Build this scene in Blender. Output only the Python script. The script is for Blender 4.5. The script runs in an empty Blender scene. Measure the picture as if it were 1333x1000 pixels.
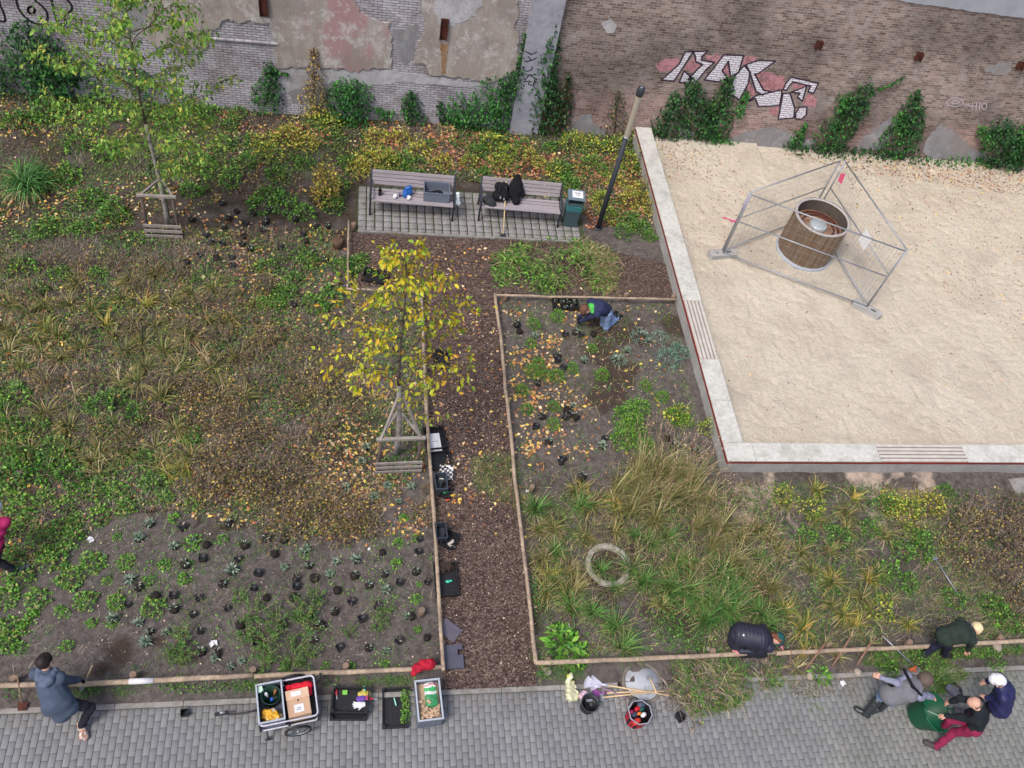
import bpy, math, random
import numpy as np
from mathutils import Vector, Matrix
from mathutils.geometry import tessellate_polygon
random.seed(7)
RNG = np.random.default_rng(7)
D = bpy.data
scene = bpy.context.scene
COL = scene.collection
pi = math.pi

# ---------------------------------------------------------------- camera
RM = np.array([[0.9839986589145034, -0.019369555152008826, -0.1771199017266599],
               [-0.09063479526355223, 0.8014381242674568, -0.5911702520070399],
               [0.15340134661072027, 0.5977639611951748, 0.7868584838165846]])
FPX, CX, CY, CAMH = 1145.973, 666.5, 500.0, 14.5

def P(px, py, z=0.0):
    """point of the photograph -> point of the world at height z"""
    d = RM @ np.array([(px - CX) / FPX, -(py - CY) / FPX, -1.0])
    t = (z - CAMH) / d[2]
    return Vector((d[0] * t, d[1] * t, z))

def W(px, py, Y=19.4):
    """point of the photograph -> point on the wall plane y = Y"""
    d = RM @ np.array([(px - CX) / FPX, -(py - CY) / FPX, -1.0])
    t = Y / d[1]
    return Vector((d[0] * t, Y, CAMH + d[2] * t))

cam = D.cameras.new('camera')
co = D.objects.new('camera', cam)
COL.objects.link(co)
M = Matrix(RM.tolist()).to_4x4()
M.translation = Vector((0, 0, CAMH))
co.matrix_world = M
cam.sensor_width = 36
cam.lens = 36 * FPX / 1333
cam.clip_end = 500
scene.camera = co

# ---------------------------------------------------------------- light
world = D.worlds.new('World'); scene.world = world; world.use_nodes = True
nt = world.node_tree
sky = nt.nodes.new('ShaderNodeTexSky'); sky.sky_type = 'NISHITA'; sky.sun_disc = False
SUN_EL, SUN_AZ = math.radians(57), math.radians(232)
sky.sun_elevation = SUN_EL; sky.sun_rotation = SUN_AZ
sky.dust_density = 4.0; sky.air_density = 1.0; sky.ozone_density = 0.6
bg = nt.nodes['Background']; bg.inputs[1].default_value = 0.14
nt.links.new(sky.outputs[0], bg.inputs[0])
sl = D.lights.new('sun', 'SUN'); sl.energy = 1.55; sl.angle = math.radians(16); sl.color = (1.0, .975, .94)
so = D.objects.new('sun', sl); COL.objects.link(so)
# direction towards the sun
sd = Vector((math.sin(SUN_AZ) * math.cos(SUN_EL), math.cos(SUN_AZ) * math.cos(SUN_EL), math.sin(SUN_EL)))
so.rotation_euler = sd.to_track_quat('Z', 'Y').to_euler()
so.location = (0, 0, 30)
vs = scene.view_settings
vs.view_transform = 'Standard'; vs.look = 'None'; vs.gamma = 1; vs.exposure = 0.28
scene.cycles.max_bounces = 6; scene.cycles.diffuse_bounces = 3; scene.cycles.glossy_bounces = 2
scene.cycles.transmission_bounces = 3; scene.cycles.transparent_max_bounces = 6

# ---------------------------------------------------------------- materials
def lin(c):
    return tuple(((v / 255) / 12.92 if v / 255 < .04045 else ((v / 255 + .055) / 1.055) ** 2.4) for v in c[:3]) + (1,)

class NT:
    def __init__(s, name):
        s.m = D.materials.new(name); s.m.use_nodes = True
        s.t = s.m.node_tree; s.b = s.t.nodes['Principled BSDF']; s.out = s.t.nodes['Material Output']
    def n(s, typ, **kw):
        o = s.t.nodes.new('ShaderNode' + typ)
        for k, v in kw.items():
            if k[0] == '_': o.inputs[k[1:].replace('_', ' ')].default_value = v
            else: setattr(o, k, v)
        return o
    def l(s, a, b): s.t.links.new(a, b)
    def noise(s, vec, scale, detail=4, rough=.55, dist=0):
        o = s.n('TexNoise', _Scale=scale, _Detail=detail, _Roughness=rough, _Distortion=dist)
        if vec is not None: s.l(vec, o.inputs['Vector'])
        return o.outputs['Fac']
    def ramp(s, fac, stops, interp='LINEAR'):
        r = s.n('ValToRGB'); cr = r.color_ramp; cr.interpolation = interp
        while len(cr.elements) < len(stops): cr.elements.new(.5)
        for e, (p, c) in zip(cr.elements, stops):
            e.position = p; e.color = c if len(c) == 4 else tuple(c) + (1,)
        s.l(fac, r.inputs[0]); return r.outputs[0]
    def mix(s, fac, a, b, mode='MIX'):
        x = s.n('MixRGB', blend_type=mode)
        for i, v in enumerate((fac, a, b)):
            if isinstance(v, (int, float)): x.inputs[i].default_value = v
            elif isinstance(v, tuple): x.inputs[i].default_value = v if len(v) == 4 else v + (1,)
            else: s.l(v, x.inputs[i])
        return x.outputs[0]
    def math(s, op, a, b=0, c=0):
        x = s.n('Math', operation=op)
        for i, v in enumerate((a, b, c)):
            if isinstance(v, (int, float)): x.inputs[i].default_value = v
            else: s.l(v, x.inputs[i])
        return x.outputs[0]
    def bump(s, h, strength=.5, dist=.02):
        b = s.n('Bump', _Strength=strength, _Distance=dist); s.l(h, b.inputs['Height'])
        s.l(b.outputs[0], s.b.inputs['Normal']); return b
    def color(s, c): s.l(c, s.b.inputs['Base Color'])
    def objco(s): return s.n('TexCoord').outputs['Object']
    def pos(s): return s.n('NewGeometry').outputs['Position']
    def rough(s, r, spec=.3):
        s.b.inputs['Roughness'].default_value = r; s.b.inputs['Specular IOR Level'].default_value = spec

BW = (0, 0, 0, 1); WH = (1, 1, 1, 1)
def g1(v): return (v, v, v, 1)

def mat(name, col, rough=.7, var=.12, vs=6, bump=.15, bs=60, bd=.004, metal=0, col2=None, spec=.3, thr=None, grain=None):
    s = NT(name); c = lin(col); v = s.objco()
    if grain:
        mp = s.n('Mapping'); mp.inputs['Scale'].default_value = grain; s.l(v, mp.inputs[0]); v = mp.outputs[0]
    f = s.noise(v, vs, 5, .6)
    lo = tuple(x * (1 - var) for x in c[:3]); hi = tuple(min(1, x * (1 + var)) for x in c[:3])
    if col2 is not None:
        t = thr or (.42, .62)
        cc = s.ramp(f, [(t[0], c), (t[1], lin(col2))])
        f2 = s.noise(v, vs * 5, 3)
        cc = s.mix(1, cc, s.ramp(f2, [(.3, g1(1 - var)), (.7, g1(1 + var))]), 'MULTIPLY')
    else:
        cc = s.ramp(f, [(.3, lo), (.7, hi)])
    s.color(cc); s.rough(rough, spec); s.b.inputs['Metallic'].default_value = metal
    if bump: s.bump(s.noise(v, bs, 4), bump, bd)
    return s.m

def leafmat(name, cols, trans=.18, rough=.5, jitter=.38):
    """foliage: every leaf (mesh island) takes its own tone out of the list"""
    s = NT(name); g = s.n('NewGeometry')
    n = len(cols)
    c = s.ramp(g.outputs['Random Per Island'], [(i / n, lin(k)) for i, k in enumerate(cols)], 'CONSTANT')
    r2 = s.math('FRACT', s.math('MULTIPLY', g.outputs['Random Per Island'], 37.7))
    c = s.mix(1, c, s.ramp(r2, [(0, g1(1 - jitter)), (1, g1(1 + jitter))]), 'MULTIPLY')
    s.color(c); s.rough(rough, .25)
    tr = s.n('BsdfTranslucent'); s.l(c, tr.inputs[0])
    ms = s.n('MixShader'); ms.inputs[0].default_value = trans
    s.l(s.b.outputs[0], ms.inputs[1]); s.l(tr.outputs[0], ms.inputs[2]); s.l(ms.outputs[0], s.out.inputs[0])
    return s.m

# ---------------------------------------------------------------- objects
def tag(o, label=None, cat=None, group=None, kind=None):
    if label: o['label'] = label
    if cat: o['category'] = cat
    if group: o['group'] = group
    if kind: o['kind'] = kind
    return o

def empty(name, loc, rz=0, label=None, cat=None, group=None):
    o = D.objects.new(name, None); o.empty_display_size = .1
    COL.objects.link(o); o.location = loc; o.rotation_euler = (0, 0, rz)
    return tag(o, label, cat, group)

def link(name, me, parent=None, loc=(0, 0, 0), rot=(0, 0, 0), scale=None):
    o = D.objects.new(name, me); COL.objects.link(o)
    if parent is not None: o.parent = parent
    o.location = loc; o.rotation_euler = rot
    if scale is not None: o.scale = (scale,) * 3 if isinstance(scale, (int, float)) else scale
    return o

def npmesh(name, V, F, mats, smooth=False, mi=None):
    """mesh from numpy arrays; F is (n,4) or (n,3)"""
    V = np.asarray(V, np.float32); F = np.asarray(F, np.int32)
    me = D.meshes.new(name); n, k = F.shape
    me.vertices.add(len(V)); me.vertices.foreach_set('co', V.ravel())
    me.loops.add(n * k); me.loops.foreach_set('vertex_index', F.ravel())
    me.polygons.add(n); me.polygons.foreach_set('loop_start', np.arange(0, n * k, k, dtype=np.int32))
    if smooth: me.polygons.foreach_set('use_smooth', np.ones(n, bool))
    if not isinstance(mats, (list, tuple)): mats = [mats]
    for m in mats: me.materials.append(m)
    if mi is not None: me.polygons.foreach_set('material_index', np.asarray(mi, np.int32))
    me.update(calc_edges=True)
    return me

class MB:
    """collects boxes, bars, tubes and prisms into one mesh"""
    def __init__(s): s.v = []; s.f = []; s.sm = []
    def add(s, vs, fs, smooth=False):
        k = len(s.v); s.v += [tuple(v) for v in vs]; s.f += [tuple(i + k for i in f) for f in fs]; s.sm += [smooth] * len(fs); return s
    def box(s, c, d, rot=None, taper=1.0):
        c = Vector(c); h = [x / 2 for x in d]; vs = []
        for z in (-1, 1):
            t = taper if z > 0 else 1
            for x, y in ((-1, -1), (1, -1), (1, 1), (-1, 1)):
                v = Vector((x * h[0] * t, y * h[1] * t, z * h[2]))
                if rot is not None: v = rot @ v
                vs.append(c + v)
        return s.add(vs, [(3, 2, 1, 0), (4, 5, 6, 7), (0, 1, 5, 4), (1, 2, 6, 5), (2, 3, 7, 6), (3, 0, 4, 7)])
    def bar(s, a, b, w, t, up=(0, 0, 1)):
        a = Vector(a); b = Vector(b); d = b - a; L = d.length; d.normalize()
        u = Vector(up); side = d.cross(u)
        if side.length < 1e-4: side = d.cross(Vector((0, 1, 0)))
        side.normalize(); u = side.cross(d)
        R = Matrix((d, side, u)).transposed()
        return s.box((a + b) / 2, (L, w, t), R)
    def tube(s, path, r, n=10, cap=True, closed=False):
        pts = [Vector(p) for p in path]; m = len(pts)
        rs = r if isinstance(r, (list, tuple)) else [r] * m
        vs = []; fs = []; prev = None
        for i, p in enumerate(pts):
            if closed: t = pts[(i + 1) % m] - pts[i - 1]
            else: t = pts[min(i + 1, m - 1)] - pts[max(i - 1, 0)]
            t.normalize()
            if prev is None:
                u = t.cross(Vector((0, 0, 1)))
                if u.length < 1e-3: u = t.cross(Vector((1, 0, 0)))
            else: u = prev - t * prev.dot(t)
            u.normalize(); prev = u; w = t.cross(u)
            for k in range(n):
                a = 2 * pi * k / n; vs.append(p + (u * math.cos(a) + w * math.sin(a)) * rs[i])
        for i in range(m if closed else m - 1):
            j = (i + 1) % m
            for k in range(n):
                k2 = (k + 1) % n; fs.append((i * n + k, i * n + k2, j * n + k2, j * n + k))
        s.add(vs, fs, True)
        if cap and not closed:
            b = len(s.v) - len(vs)
            s.f.append(tuple(b + k for k in reversed(range(n)))); s.sm.append(False)
            s.f.append(tuple(b + (m - 1) * n + k for k in range(n))); s.sm.append(False)
        return s
    def lathe(s, prof, n=32, c=(0, 0, 0), smooth=True):
        vs = []; fs = []; m = len(prof)
        for r, z in prof:
            for k in range(n):
                a = 2 * pi * k / n; vs.append((c[0] + r * math.cos(a), c[1] + r * math.sin(a), c[2] + z))
        for i in range(m - 1):
            for k in range(n):
                k2 = (k + 1) % n; fs.append((i * n + k, i * n + k2, (i + 1) * n + k2, (i + 1) * n + k))
        return s.add(vs, fs, smooth)
    def disc(s, c, r, n=32, ry=None):
        ry = ry or r
        return s.add([(c[0] + r * math.cos(2 * pi * k / n), c[1] + ry * math.sin(2 * pi * k / n), c[2]) for k in range(n)], [tuple(range(n))])
    def ball(s, c, r, n=12, sq=(1, 1, 1)):
        vs = []; fs = []; m = n // 2
        for i in range(1, m):
            th = pi * i / m
            for k in range(n):
                a = 2 * pi * k / n
                vs.append((c[0] + r * sq[0] * math.sin(th) * math.cos(a), c[1] + r * sq[1] * math.sin(th) * math.sin(a), c[2] + r * sq[2] * math.cos(th)))
        vs += [(c[0], c[1], c[2] + r * sq[2]), (c[0], c[1], c[2] - r * sq[2])]; T = len(vs) - 2
        for i in range(m - 2):
            for k in range(n):
                k2 = (k + 1) % n; fs.append((i * n + k, (i + 1) * n + k, (i + 1) * n + k2, i * n + k2))
        for k in range(n):
            k2 = (k + 1) % n; fs.append((T, k, k2)); fs.append((T + 1, (m - 2) * n + k2, (m - 2) * n + k))
        return s.add(vs, fs, True)
    def prism(s, poly, off):
        """solid from a planar outline (3-D points) and an offset vector"""
        poly = [Vector(p) for p in poly]; off = Vector(off); n = len(poly)
        tris = tessellate_polygon([poly])
        vs = poly + [p + off for p in poly]
        fs = [tuple(t) for t in tris] + [tuple(i + n for i in reversed(t)) for t in tris]
        fs += [(i, (i + 1) % n, (i + 1) % n + n, i + n) for i in range(n)]
        return s.add(vs, fs)
    def build(s, name, m, parent=None, bevel=0, loc=(0, 0, 0), rot=(0, 0, 0)):
        me = D.meshes.new(name); me.from_pydata(s.v, [], s.f)
        me.polygons.foreach_set('use_smooth', s.sm)
        me.materials.append(m); me.update()
        o = link(name, me, parent, loc, rot)
        if bevel:
            b = o.modifiers.new('bevel', 'BEVEL'); b.width = bevel; b.segments = 2; b.limit_method = 'ANGLE'; b.harden_normals = False
        return o

# ---------------------------------------------------------------- numpy noise
_perm = RNG.random((256, 256))
def vnoise(x, y):
    xi = np.floor(x).astype(int); yi = np.floor(y).astype(int); fx = x - xi; fy = y - yi
    fx = fx * fx * (3 - 2 * fx); fy = fy * fy * (3 - 2 * fy)
    g = lambda a, b: _perm[a & 255, b & 255]
    return (g(xi, yi) * (1 - fx) + g(xi + 1, yi) * fx) * (1 - fy) + (g(xi, yi + 1) * (1 - fx) + g(xi + 1, yi + 1) * fx) * fy
def fbm(x, y, o=4, off=0):
    s = 0; a = .5; t = 0
    for i in range(o):
        s = s + a * vnoise(x * 2 ** i + 17.3 * i + off, y * 2 ** i + 9.1 * i + off * 1.7); t += a; a *= .5
    return s / t
def inpoly(x, y, poly):
    r = np.zeros(x.shape, bool); n = len(poly); j = n - 1
    for i in range(n):
        xi, yi = poly[i][:2]; xj, yj = poly[j][:2]
        c = ((yi > y) != (yj > y)) & (x < (xj - xi) * (y - yi) / (yj - yi + 1e-12) + xi)
        r ^= c; j = i
    return r
def wpoly(pts, z=0): return [P(a, b, z)[:2] for a, b in pts]
def sample(poly, n, clump=None, thr=.5, off=0):
    """n random ground points in a world polygon, kept where a clump noise is high"""
    p = np.array(poly); lo = p.min(0); hi = p.max(0); out = []; tot = 0
    while tot < n:
        x = RNG.uniform(lo[0], hi[0], n * 2); y = RNG.uniform(lo[1], hi[1], n * 2)
        k = inpoly(x, y, poly)
        if clump: k &= fbm(x * clump, y * clump, 3, off) + RNG.normal(0, .05, x.shape) > thr
        q = np.stack([x[k], y[k]], 1); out.append(q); tot += len(q)
        if len(out) > 60: break
    return np.concatenate(out)[:n]

def gz(x, y):
    """height of the garden ground"""
    return (fbm(x * .9, y * .9, 3, 5) - .5) * .10 + (fbm(x * 5, y * 5, 3, 2) - .5) * .05 + .01

def grid_obj(name, x0, x1, y0, y1, step, zf, m, poly=None, attr=None):
    nx = int((x1 - x0) / step) + 1; ny = int((y1 - y0) / step) + 1
    X, Y = np.meshgrid(np.linspace(x0, x1, nx), np.linspace(y0, y1, ny)); Z = zf(X, Y)
    V = np.stack([X, Y, Z], -1).reshape(-1, 3)
    i = np.arange(nx * ny).reshape(ny, nx)
    F = np.stack([i[:-1, :-1], i[:-1, 1:], i[1:, 1:], i[1:, :-1]], -1).reshape(-1, 4)
    if poly is not None:
        c = V[F].mean(1); F = F[inpoly(c[:, 0], c[:, 1], poly)]
    me = npmesh(name, V, F, m, True)
    if attr is not None:
        a = me.color_attributes.new('zone', 'FLOAT_COLOR', 'POINT')
        c = attr(V[:, 0], V[:, 1]); a.data.foreach_set('color', np.concatenate([c, np.ones((len(c), 1))], 1).astype(np.float32).ravel())
    return link(name, me)
# ================================================================ SETTING
YW = 19.4
# --- soil
def soil_mat():
    s = NT('soil'); v = s.pos()
    n1 = s.noise(v, 1.1, 5, .6); n2 = s.noise(v, 9, 6, .7); n3 = s.noise(v, 60, 4, .7)
    base = s.ramp(n2, [(.28, lin((76, 70, 66))), (.5, lin((102, 95, 91))), (.72, lin((126, 118, 113)))])
    at = s.n('Attribute', attribute_name='zone'); sp = s.n('SeparateColor'); s.l(at.outputs['Color'], sp.inputs[0])
    wet, org, sandy = sp.outputs[0], sp.outputs[1], sp.outputs[2]
    j = s.noise(v, 3.5, 5, .7)
    f = s.ramp(s.math('ADD', wet, s.math('MULTIPLY', s.math('SUBTRACT', j, .5), .9)), [(.3, BW), (.8, WH)])
    base = s.mix(f, base, lin((78, 67, 60)))
    org_gap_shade = s.ramp(n2, [(.3, lin((54, 46, 42))), (.45, lin((86, 76, 68))), (.55, lin((64, 56, 49))), (.7, lin((76, 76, 56)))])  # organic soil browns, darkened to paint in shade between the plants
    f = s.ramp(s.math('ADD', org, s.math('MULTIPLY', s.math('SUBTRACT', j, .5), 1.0)), [(.4, BW), (.75, WH)])
    base = s.mix(f, base, org_gap_shade)
    f = s.ramp(s.math('ADD', sandy, s.math('MULTIPLY', s.math('SUBTRACT', j, .5), 1.2)), [(.45, BW), (.8, WH)])
    base = s.mix(f, base, lin((190, 172, 156)))
    base = s.mix(.5, base, s.ramp(n3, [(.25, g1(.35)), (.5, g1(1)), (.78, g1(1.6))]), 'MULTIPLY')
    base = s.mix(.5, base, s.ramp(n1, [(.3, g1(.8)), (.7, g1(1.2))]), 'MULTIPLY')
    s.color(base); s.rough(.95, .1)
    s.bump(s.math('ADD', s.math('MULTIPLY', n3, .6), n2), .9, .03)
    return s.m
M_soil = soil_mat()
def blob(X, Y, px, py, r, k=1.0):
    c = P(px, py); return np.clip(1.25 - np.hypot(X - c.x, (Y - c.y) * 1.0) / r / 1.3 + (fbm(X * 2.2, Y * 2.2, 5, 77) - .5) * 2.2, 0, .85) * k
def zones(X, Y):
    wet = np.zeros_like(X); org = np.zeros_like(X); sandy = np.zeros_like(X)
    for b in ((830, 440, .55), (800, 480, .6), (790, 510, .5), (780, 425, .4), (880, 420, .45), (155, 845, .25), (205, 835, .2), (235, 860, .15),
              (790, 730, .6), (960, 760, .6), (1000, 800, .5), (700, 790, .4), (870, 800, .5), (130, 870, .15)):
        wet = np.maximum(wet, blob(X, Y, *b))
    X = X + (fbm(X * .8, Y * .8, 4, 60) - .5) * 2.6; Y = Y + (fbm(X * .8, Y * .8, 4, 66) - .5) * 2.6
    p = wpoly([(-60, 140), (480, 140), (470, 250), (450, 300), (430, 380), (470, 520), (500, 640), (430, 700), (300, 670), (180, 650), (0, 760), (-200, 760), (-200, 140)])
    org = np.where(inpoly(X, Y, p), .72, org)
    p = wpoly([(690, 600), (960, 620), (1340, 640), (1400, 840), (900, 850), (700, 800)]); org = np.where(inpoly(X, Y, p), .5, org)
    org = np.where(Y > 16.6, .8, org); org = np.minimum(org, .25 + .75 * fbm(X * 1.5, Y * 1.5, 4, 70) * 1.3)
    for b in ((960, 640, .5), (1010, 650, .45), (1120, 640, .7), (1190, 640, .5), (930, 600, .25), (1090, 625, .4)):
        sandy = np.maximum(sandy, blob(X, Y, *b, k=.85))
    return np.stack([wet, org, sandy], 1)
flat = grid_obj('ground', -60, 70, -30, 60, 10, lambda X, Y: X * 0 - .16, mat('far_soil', (112, 102, 94), .95, .3, 1, .6, 30, .02))
tag(flat, kind='structure')
g = grid_obj('soil', -14, 20, 4.6, 19.6, .05, gz, M_soil, attr=zones, poly=[(-15, 4), (21, 4), (21, 8.9), (7.55, 8.9), (7.55, 20), (-15, 20)]); tag(g, kind='structure')

# --- bark mulch path
def mulch_mat():
    s = NT('mulch'); v = s.pos()
    vo = s.n('TexVoronoi', _Scale=42.0); s.l(v, vo.inputs['Vector'])
    sp = s.n('SeparateColor'); s.l(vo.outputs['Color'], sp.inputs[0])
    c = s.ramp(sp.outputs[0], [(0, lin((64, 51, 47))), (.4, lin((90, 74, 68))), (.75, lin((112, 95, 88))), (1, lin((144, 126, 116)))])
    c = s.mix(.6, c, s.ramp(s.noise(v, 1.5, 5), [(.3, g1(.75)), (.7, g1(1.2))]), 'MULTIPLY')
    s.color(c); s.rough(.95, .1); s.bump(vo.outputs['Distance'], .8, .03); return s.m
M_mulch = mulch_mat()
def mulchz(X, Y): return gz(X, Y) * .5 + .03 + (fbm(X * 12, Y * 12, 2, 3) - .5) * .03
pathpoly = [(1.56, 4.6), (3.12, 4.6), (3.1, 13.45), (7.4, 13.45), (7.4, 14.6), (5.4, 15.15), (-.2, 15.15), (-.2, 13.5), (1.5, 13.45)]
pm = grid_obj('mulch_path', -.4, 7.6, 4.6, 15.3, .05, mulchz, M_mulch, poly=pathpoly); tag(pm, kind='structure')

# --- sand
def sand_mat():
    s = NT('sand'); v = s.pos()
    n1 = s.noise(v, .7, 4); n2 = s.noise(v, 12, 6, .7); n3 = s.noise(v, 120, 3, .7)
    c = s.ramp(n1, [(.3, lin((217, 204, 184))), (.7, lin((228, 217, 198)))])
    c = s.mix(.8, c, s.ramp(n2, [(.3, g1(.86)), (.7, g1(1.08))]), 'MULTIPLY')
    c = s.mix(.7, c, s.ramp(s.noise(v, 34, 4, .75), [(.25, g1(.84)), (.6, g1(1.05))]), 'MULTIPLY')
    c = s.mix(.6, c, s.ramp(n3, [(.25, g1(.75)), (.75, g1(1.15))]), 'MULTIPLY')
    f = s.ramp(s.noise(v, .9, 7, .7, .5), [(.48, BW), (.66, WH)]); c = s.mix(s.math('MULTIPLY', f, .35), c, lin((172, 158, 144)))
    s.color(c); s.rough(.95, .1); s.bump(s.math('ADD', s.noise(v, 34, 4, .75), s.math('MULTIPLY', n2, 2)), .9, .03); return s.m
def sandz(X, Y):
    d = fbm(X * 3.2, Y * 3.6, 3, 11); e = fbm(X * 9, Y * 9, 3, 4)
    pits = -np.clip(.45 - fbm(X * 5, Y * 5.5, 2, 31), 0, 1) * .12
    return .06 + (d - .5) * .015 + pits * .7 + (e - .5) * .022 + np.clip(Y - 18.2, 0, 1.2) * .08 * (X < 11)
g = grid_obj('sand', 7.6, 24, 9.0, 19.5, .035, sandz, sand_mat()); tag(g, kind='structure')

# --- paved walkway: single blocks laid as geometry
def paver_mat():
    s = NT('paving_block'); v = s.pos(); g = s.n('NewGeometry')
    c = s.ramp(g.outputs['Random Per Island'], [(0, lin((127, 128, 130))), (.5, lin((131, 132, 134))), (.85, lin((136, 137, 138))), (1, lin((131, 130, 131)))])
    c = s.mix(.8, c, s.ramp(s.noise(v, 1.2, 5, .65), [(.3, g1(.84)), (.7, g1(1.12))]), 'MULTIPLY')
    c = s.mix(.8, c, s.ramp(s.noise(v, 90, 4, .7), [(.3, g1(.82)), (.7, g1(1.12))]), 'MULTIPLY')
    far = s.n('SeparateXYZ'); s.l(v, far.inputs[0])
    gr = s.ramp(s.math('ADD', s.math('MULTIPLY', far.outputs[0], .08), s.math('MULTIPLY', s.noise(v, 2, 4), .5)), [(.75, BW), (1.1, WH)])
    c = s.mix(gr, c, s.mix(1, c, (1.0, 1.0, .92), 'MULTIPLY'))
    st = s.ramp(s.noise(v, 3.0, 9, .8, .6), [(.54, BW), (.70, WH)]); c = s.mix(s.math('MULTIPLY', st, .6), c, lin((106, 103, 96)))
    ky = s.math('ADD', s.math('MULTIPLY', s.math('SUBTRACT', far.outputs[1], 3.6), .45), s.math('SUBTRACT', s.noise(v, 4, 6, .7), .5)); c = s.mix(s.math('MULTIPLY', s.ramp(ky, [(.25, BW), (.6, WH)]), .5), c, lin((118, 112, 100)))
    s.color(c); s.rough(.85, .25); s.bump(s.noise(v, 150, 3), .3, .003); return s.m
M_pav = paver_mat()
def blocks(x0, x1, y0, y1, bw, bl, gap, m, name, zt=0.0, stag=True, jit=.002, keep=None, bev=.003):
    Vs = []; cols = int((x1 - x0) / bw)
    for i in range(cols):
        x = x0 + i * bw; o = (bl / 2 if i % 2 else 0) if stag else 0
        y = y1 + o
        while y > y0:
            ya = max(y - bl, y0); yb = min(y, y1)
            if yb - ya > .03 and (keep is None or keep(x + bw / 2, (ya + yb) / 2)): Vs.append((x + gap / 2, x + bw - gap / 2, ya + gap / 2, yb - gap / 2))
            y -= bl
    B = np.array(Vs); n = len(B); z = zt + RNG.normal(0, jit, n); tx = RNG.normal(0, jit, n); ty = RNG.normal(0, jit, n)
    V = np.zeros((n, 12, 3)); b = bev
    for k, (ix, iy) in enumerate(((0, 2), (1, 2), (1, 3), (0, 3))):
        sx = 1 if ix == 0 else -1; sy = 1 if iy == 2 else -1
        X = B[:, ix]; Y = B[:, iy]; zz = z + tx * sx + ty * sy
        V[:, k] = np.stack([X, Y, zz - .05], 1); V[:, 4 + k] = np.stack([X, Y, zz - b], 1)
        V[:, 8 + k] = np.stack([X + b * sx, Y + b * sy, zz], 1)
    f = [(8, 9, 10, 11)]
    for k in range(4):
        j = (k + 1) % 4; f += [(k, j, 4 + j, 4 + k), (4 + k, 4 + j, 8 + j, 8 + k)]
    F = (np.arange(n)[:, None, None] * 12 + np.array(f)[None]).reshape(-1, 4)
    return link(name, npmesh(name, V.reshape(-1, 3), F, m))
KY = 4.52   # front of the kerb
pv = blocks(-7.5, 15.5, 1.2, KY - .005, .1, .2, .0065, M_pav, 'pavement', 0.0, jit=.0012); tag(pv, kind='structure')
bed = MB().box((4, 2.6, -.06), (24, 3.9, .1)).build('pavement_joint_bed', mat('joint_sand', (88, 86, 82), .95, .3, 2, .5, 80, col2=(78, 90, 56), thr=(.5, .62))); tag(bed, kind='structure')
M_conc = mat('concrete_kerb', (150, 146, 142), .9, .15, 3, .3, 120, col2=(128, 124, 118))
k = MB(); x = -7.5
while x < 15:
    if not (4.45 < x + .5 < 5.4): k.box((x + .5, KY + .04, -.02), (.992, .08, .09))
    x += 1.0
k = k.build('kerb', M_conc, bevel=.006); tag(k, kind='structure')

# --- little terrace under the benches: square setts, wide joints
M_sett = mat('terrace_sett', (146, 143, 143), .9, .18, 4, .3, 100, col2=(132, 130, 126))
t = blocks(.02, 5.42, 15.24, 16.75, .198, .198, .028, M_sett, 'terrace_paving', .055, stag=False, jit=.003); tag(t, kind='structure')
t = MB().box((2.72, 16.0, .0), (5.5, 1.62, .07)).build('terrace_joint_bed', mat('joint_moss', (66, 66, 52), .95, .4, 6, .5, 80, col2=(70, 84, 50))); tag(t, kind='structure')
k = MB()
for i in range(6): k.box((.47 + i * .9, 15.19, .03), (.893, .055, .09))
tag(k.build('terrace_kerb', M_conc, bevel=.005), kind='structure')
# foundations of the old brick wall: rubble ledge at its foot -> part of soil strip

# ================================================================ WALLS
def brickcoord(s):
    sx = s.n('SeparateXYZ'); s.l(s.pos(), sx.inputs[0]); cb = s.n('CombineXYZ')
    s.l(sx.outputs[0], cb.inputs[0]); s.l(sx.outputs[2], cb.inputs[1]); return sx, cb.outputs[0]
def brick(s, vec, c1, c2, mo, w=.2, h=.066, ms=.007, bias=0):
    # wobble the courses slightly
    nz = s.n('TexNoise', _Scale=2.5, _Detail=3); s.l(vec, nz.inputs['Vector'])
    va = s.n('VectorMath', operation='MULTIPLY_ADD'); s.l(nz.outputs['Color'], va.inputs[0]); va.inputs[1].default_value = (.03, .012, 0); s.l(vec, va.inputs[2])
    b = s.n('TexBrick', _Scale=1.0, _Mortar_Size=ms, _Mortar_Smooth=.25, _Bias=bias, _Brick_Width=w, _Row_Height=h)
    for i, c in ((1, c1), (2, c2), (3, mo)): b.inputs[i].default_value = lin(c)
    s.l(va.outputs[0], b.inputs[0]); return b
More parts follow.
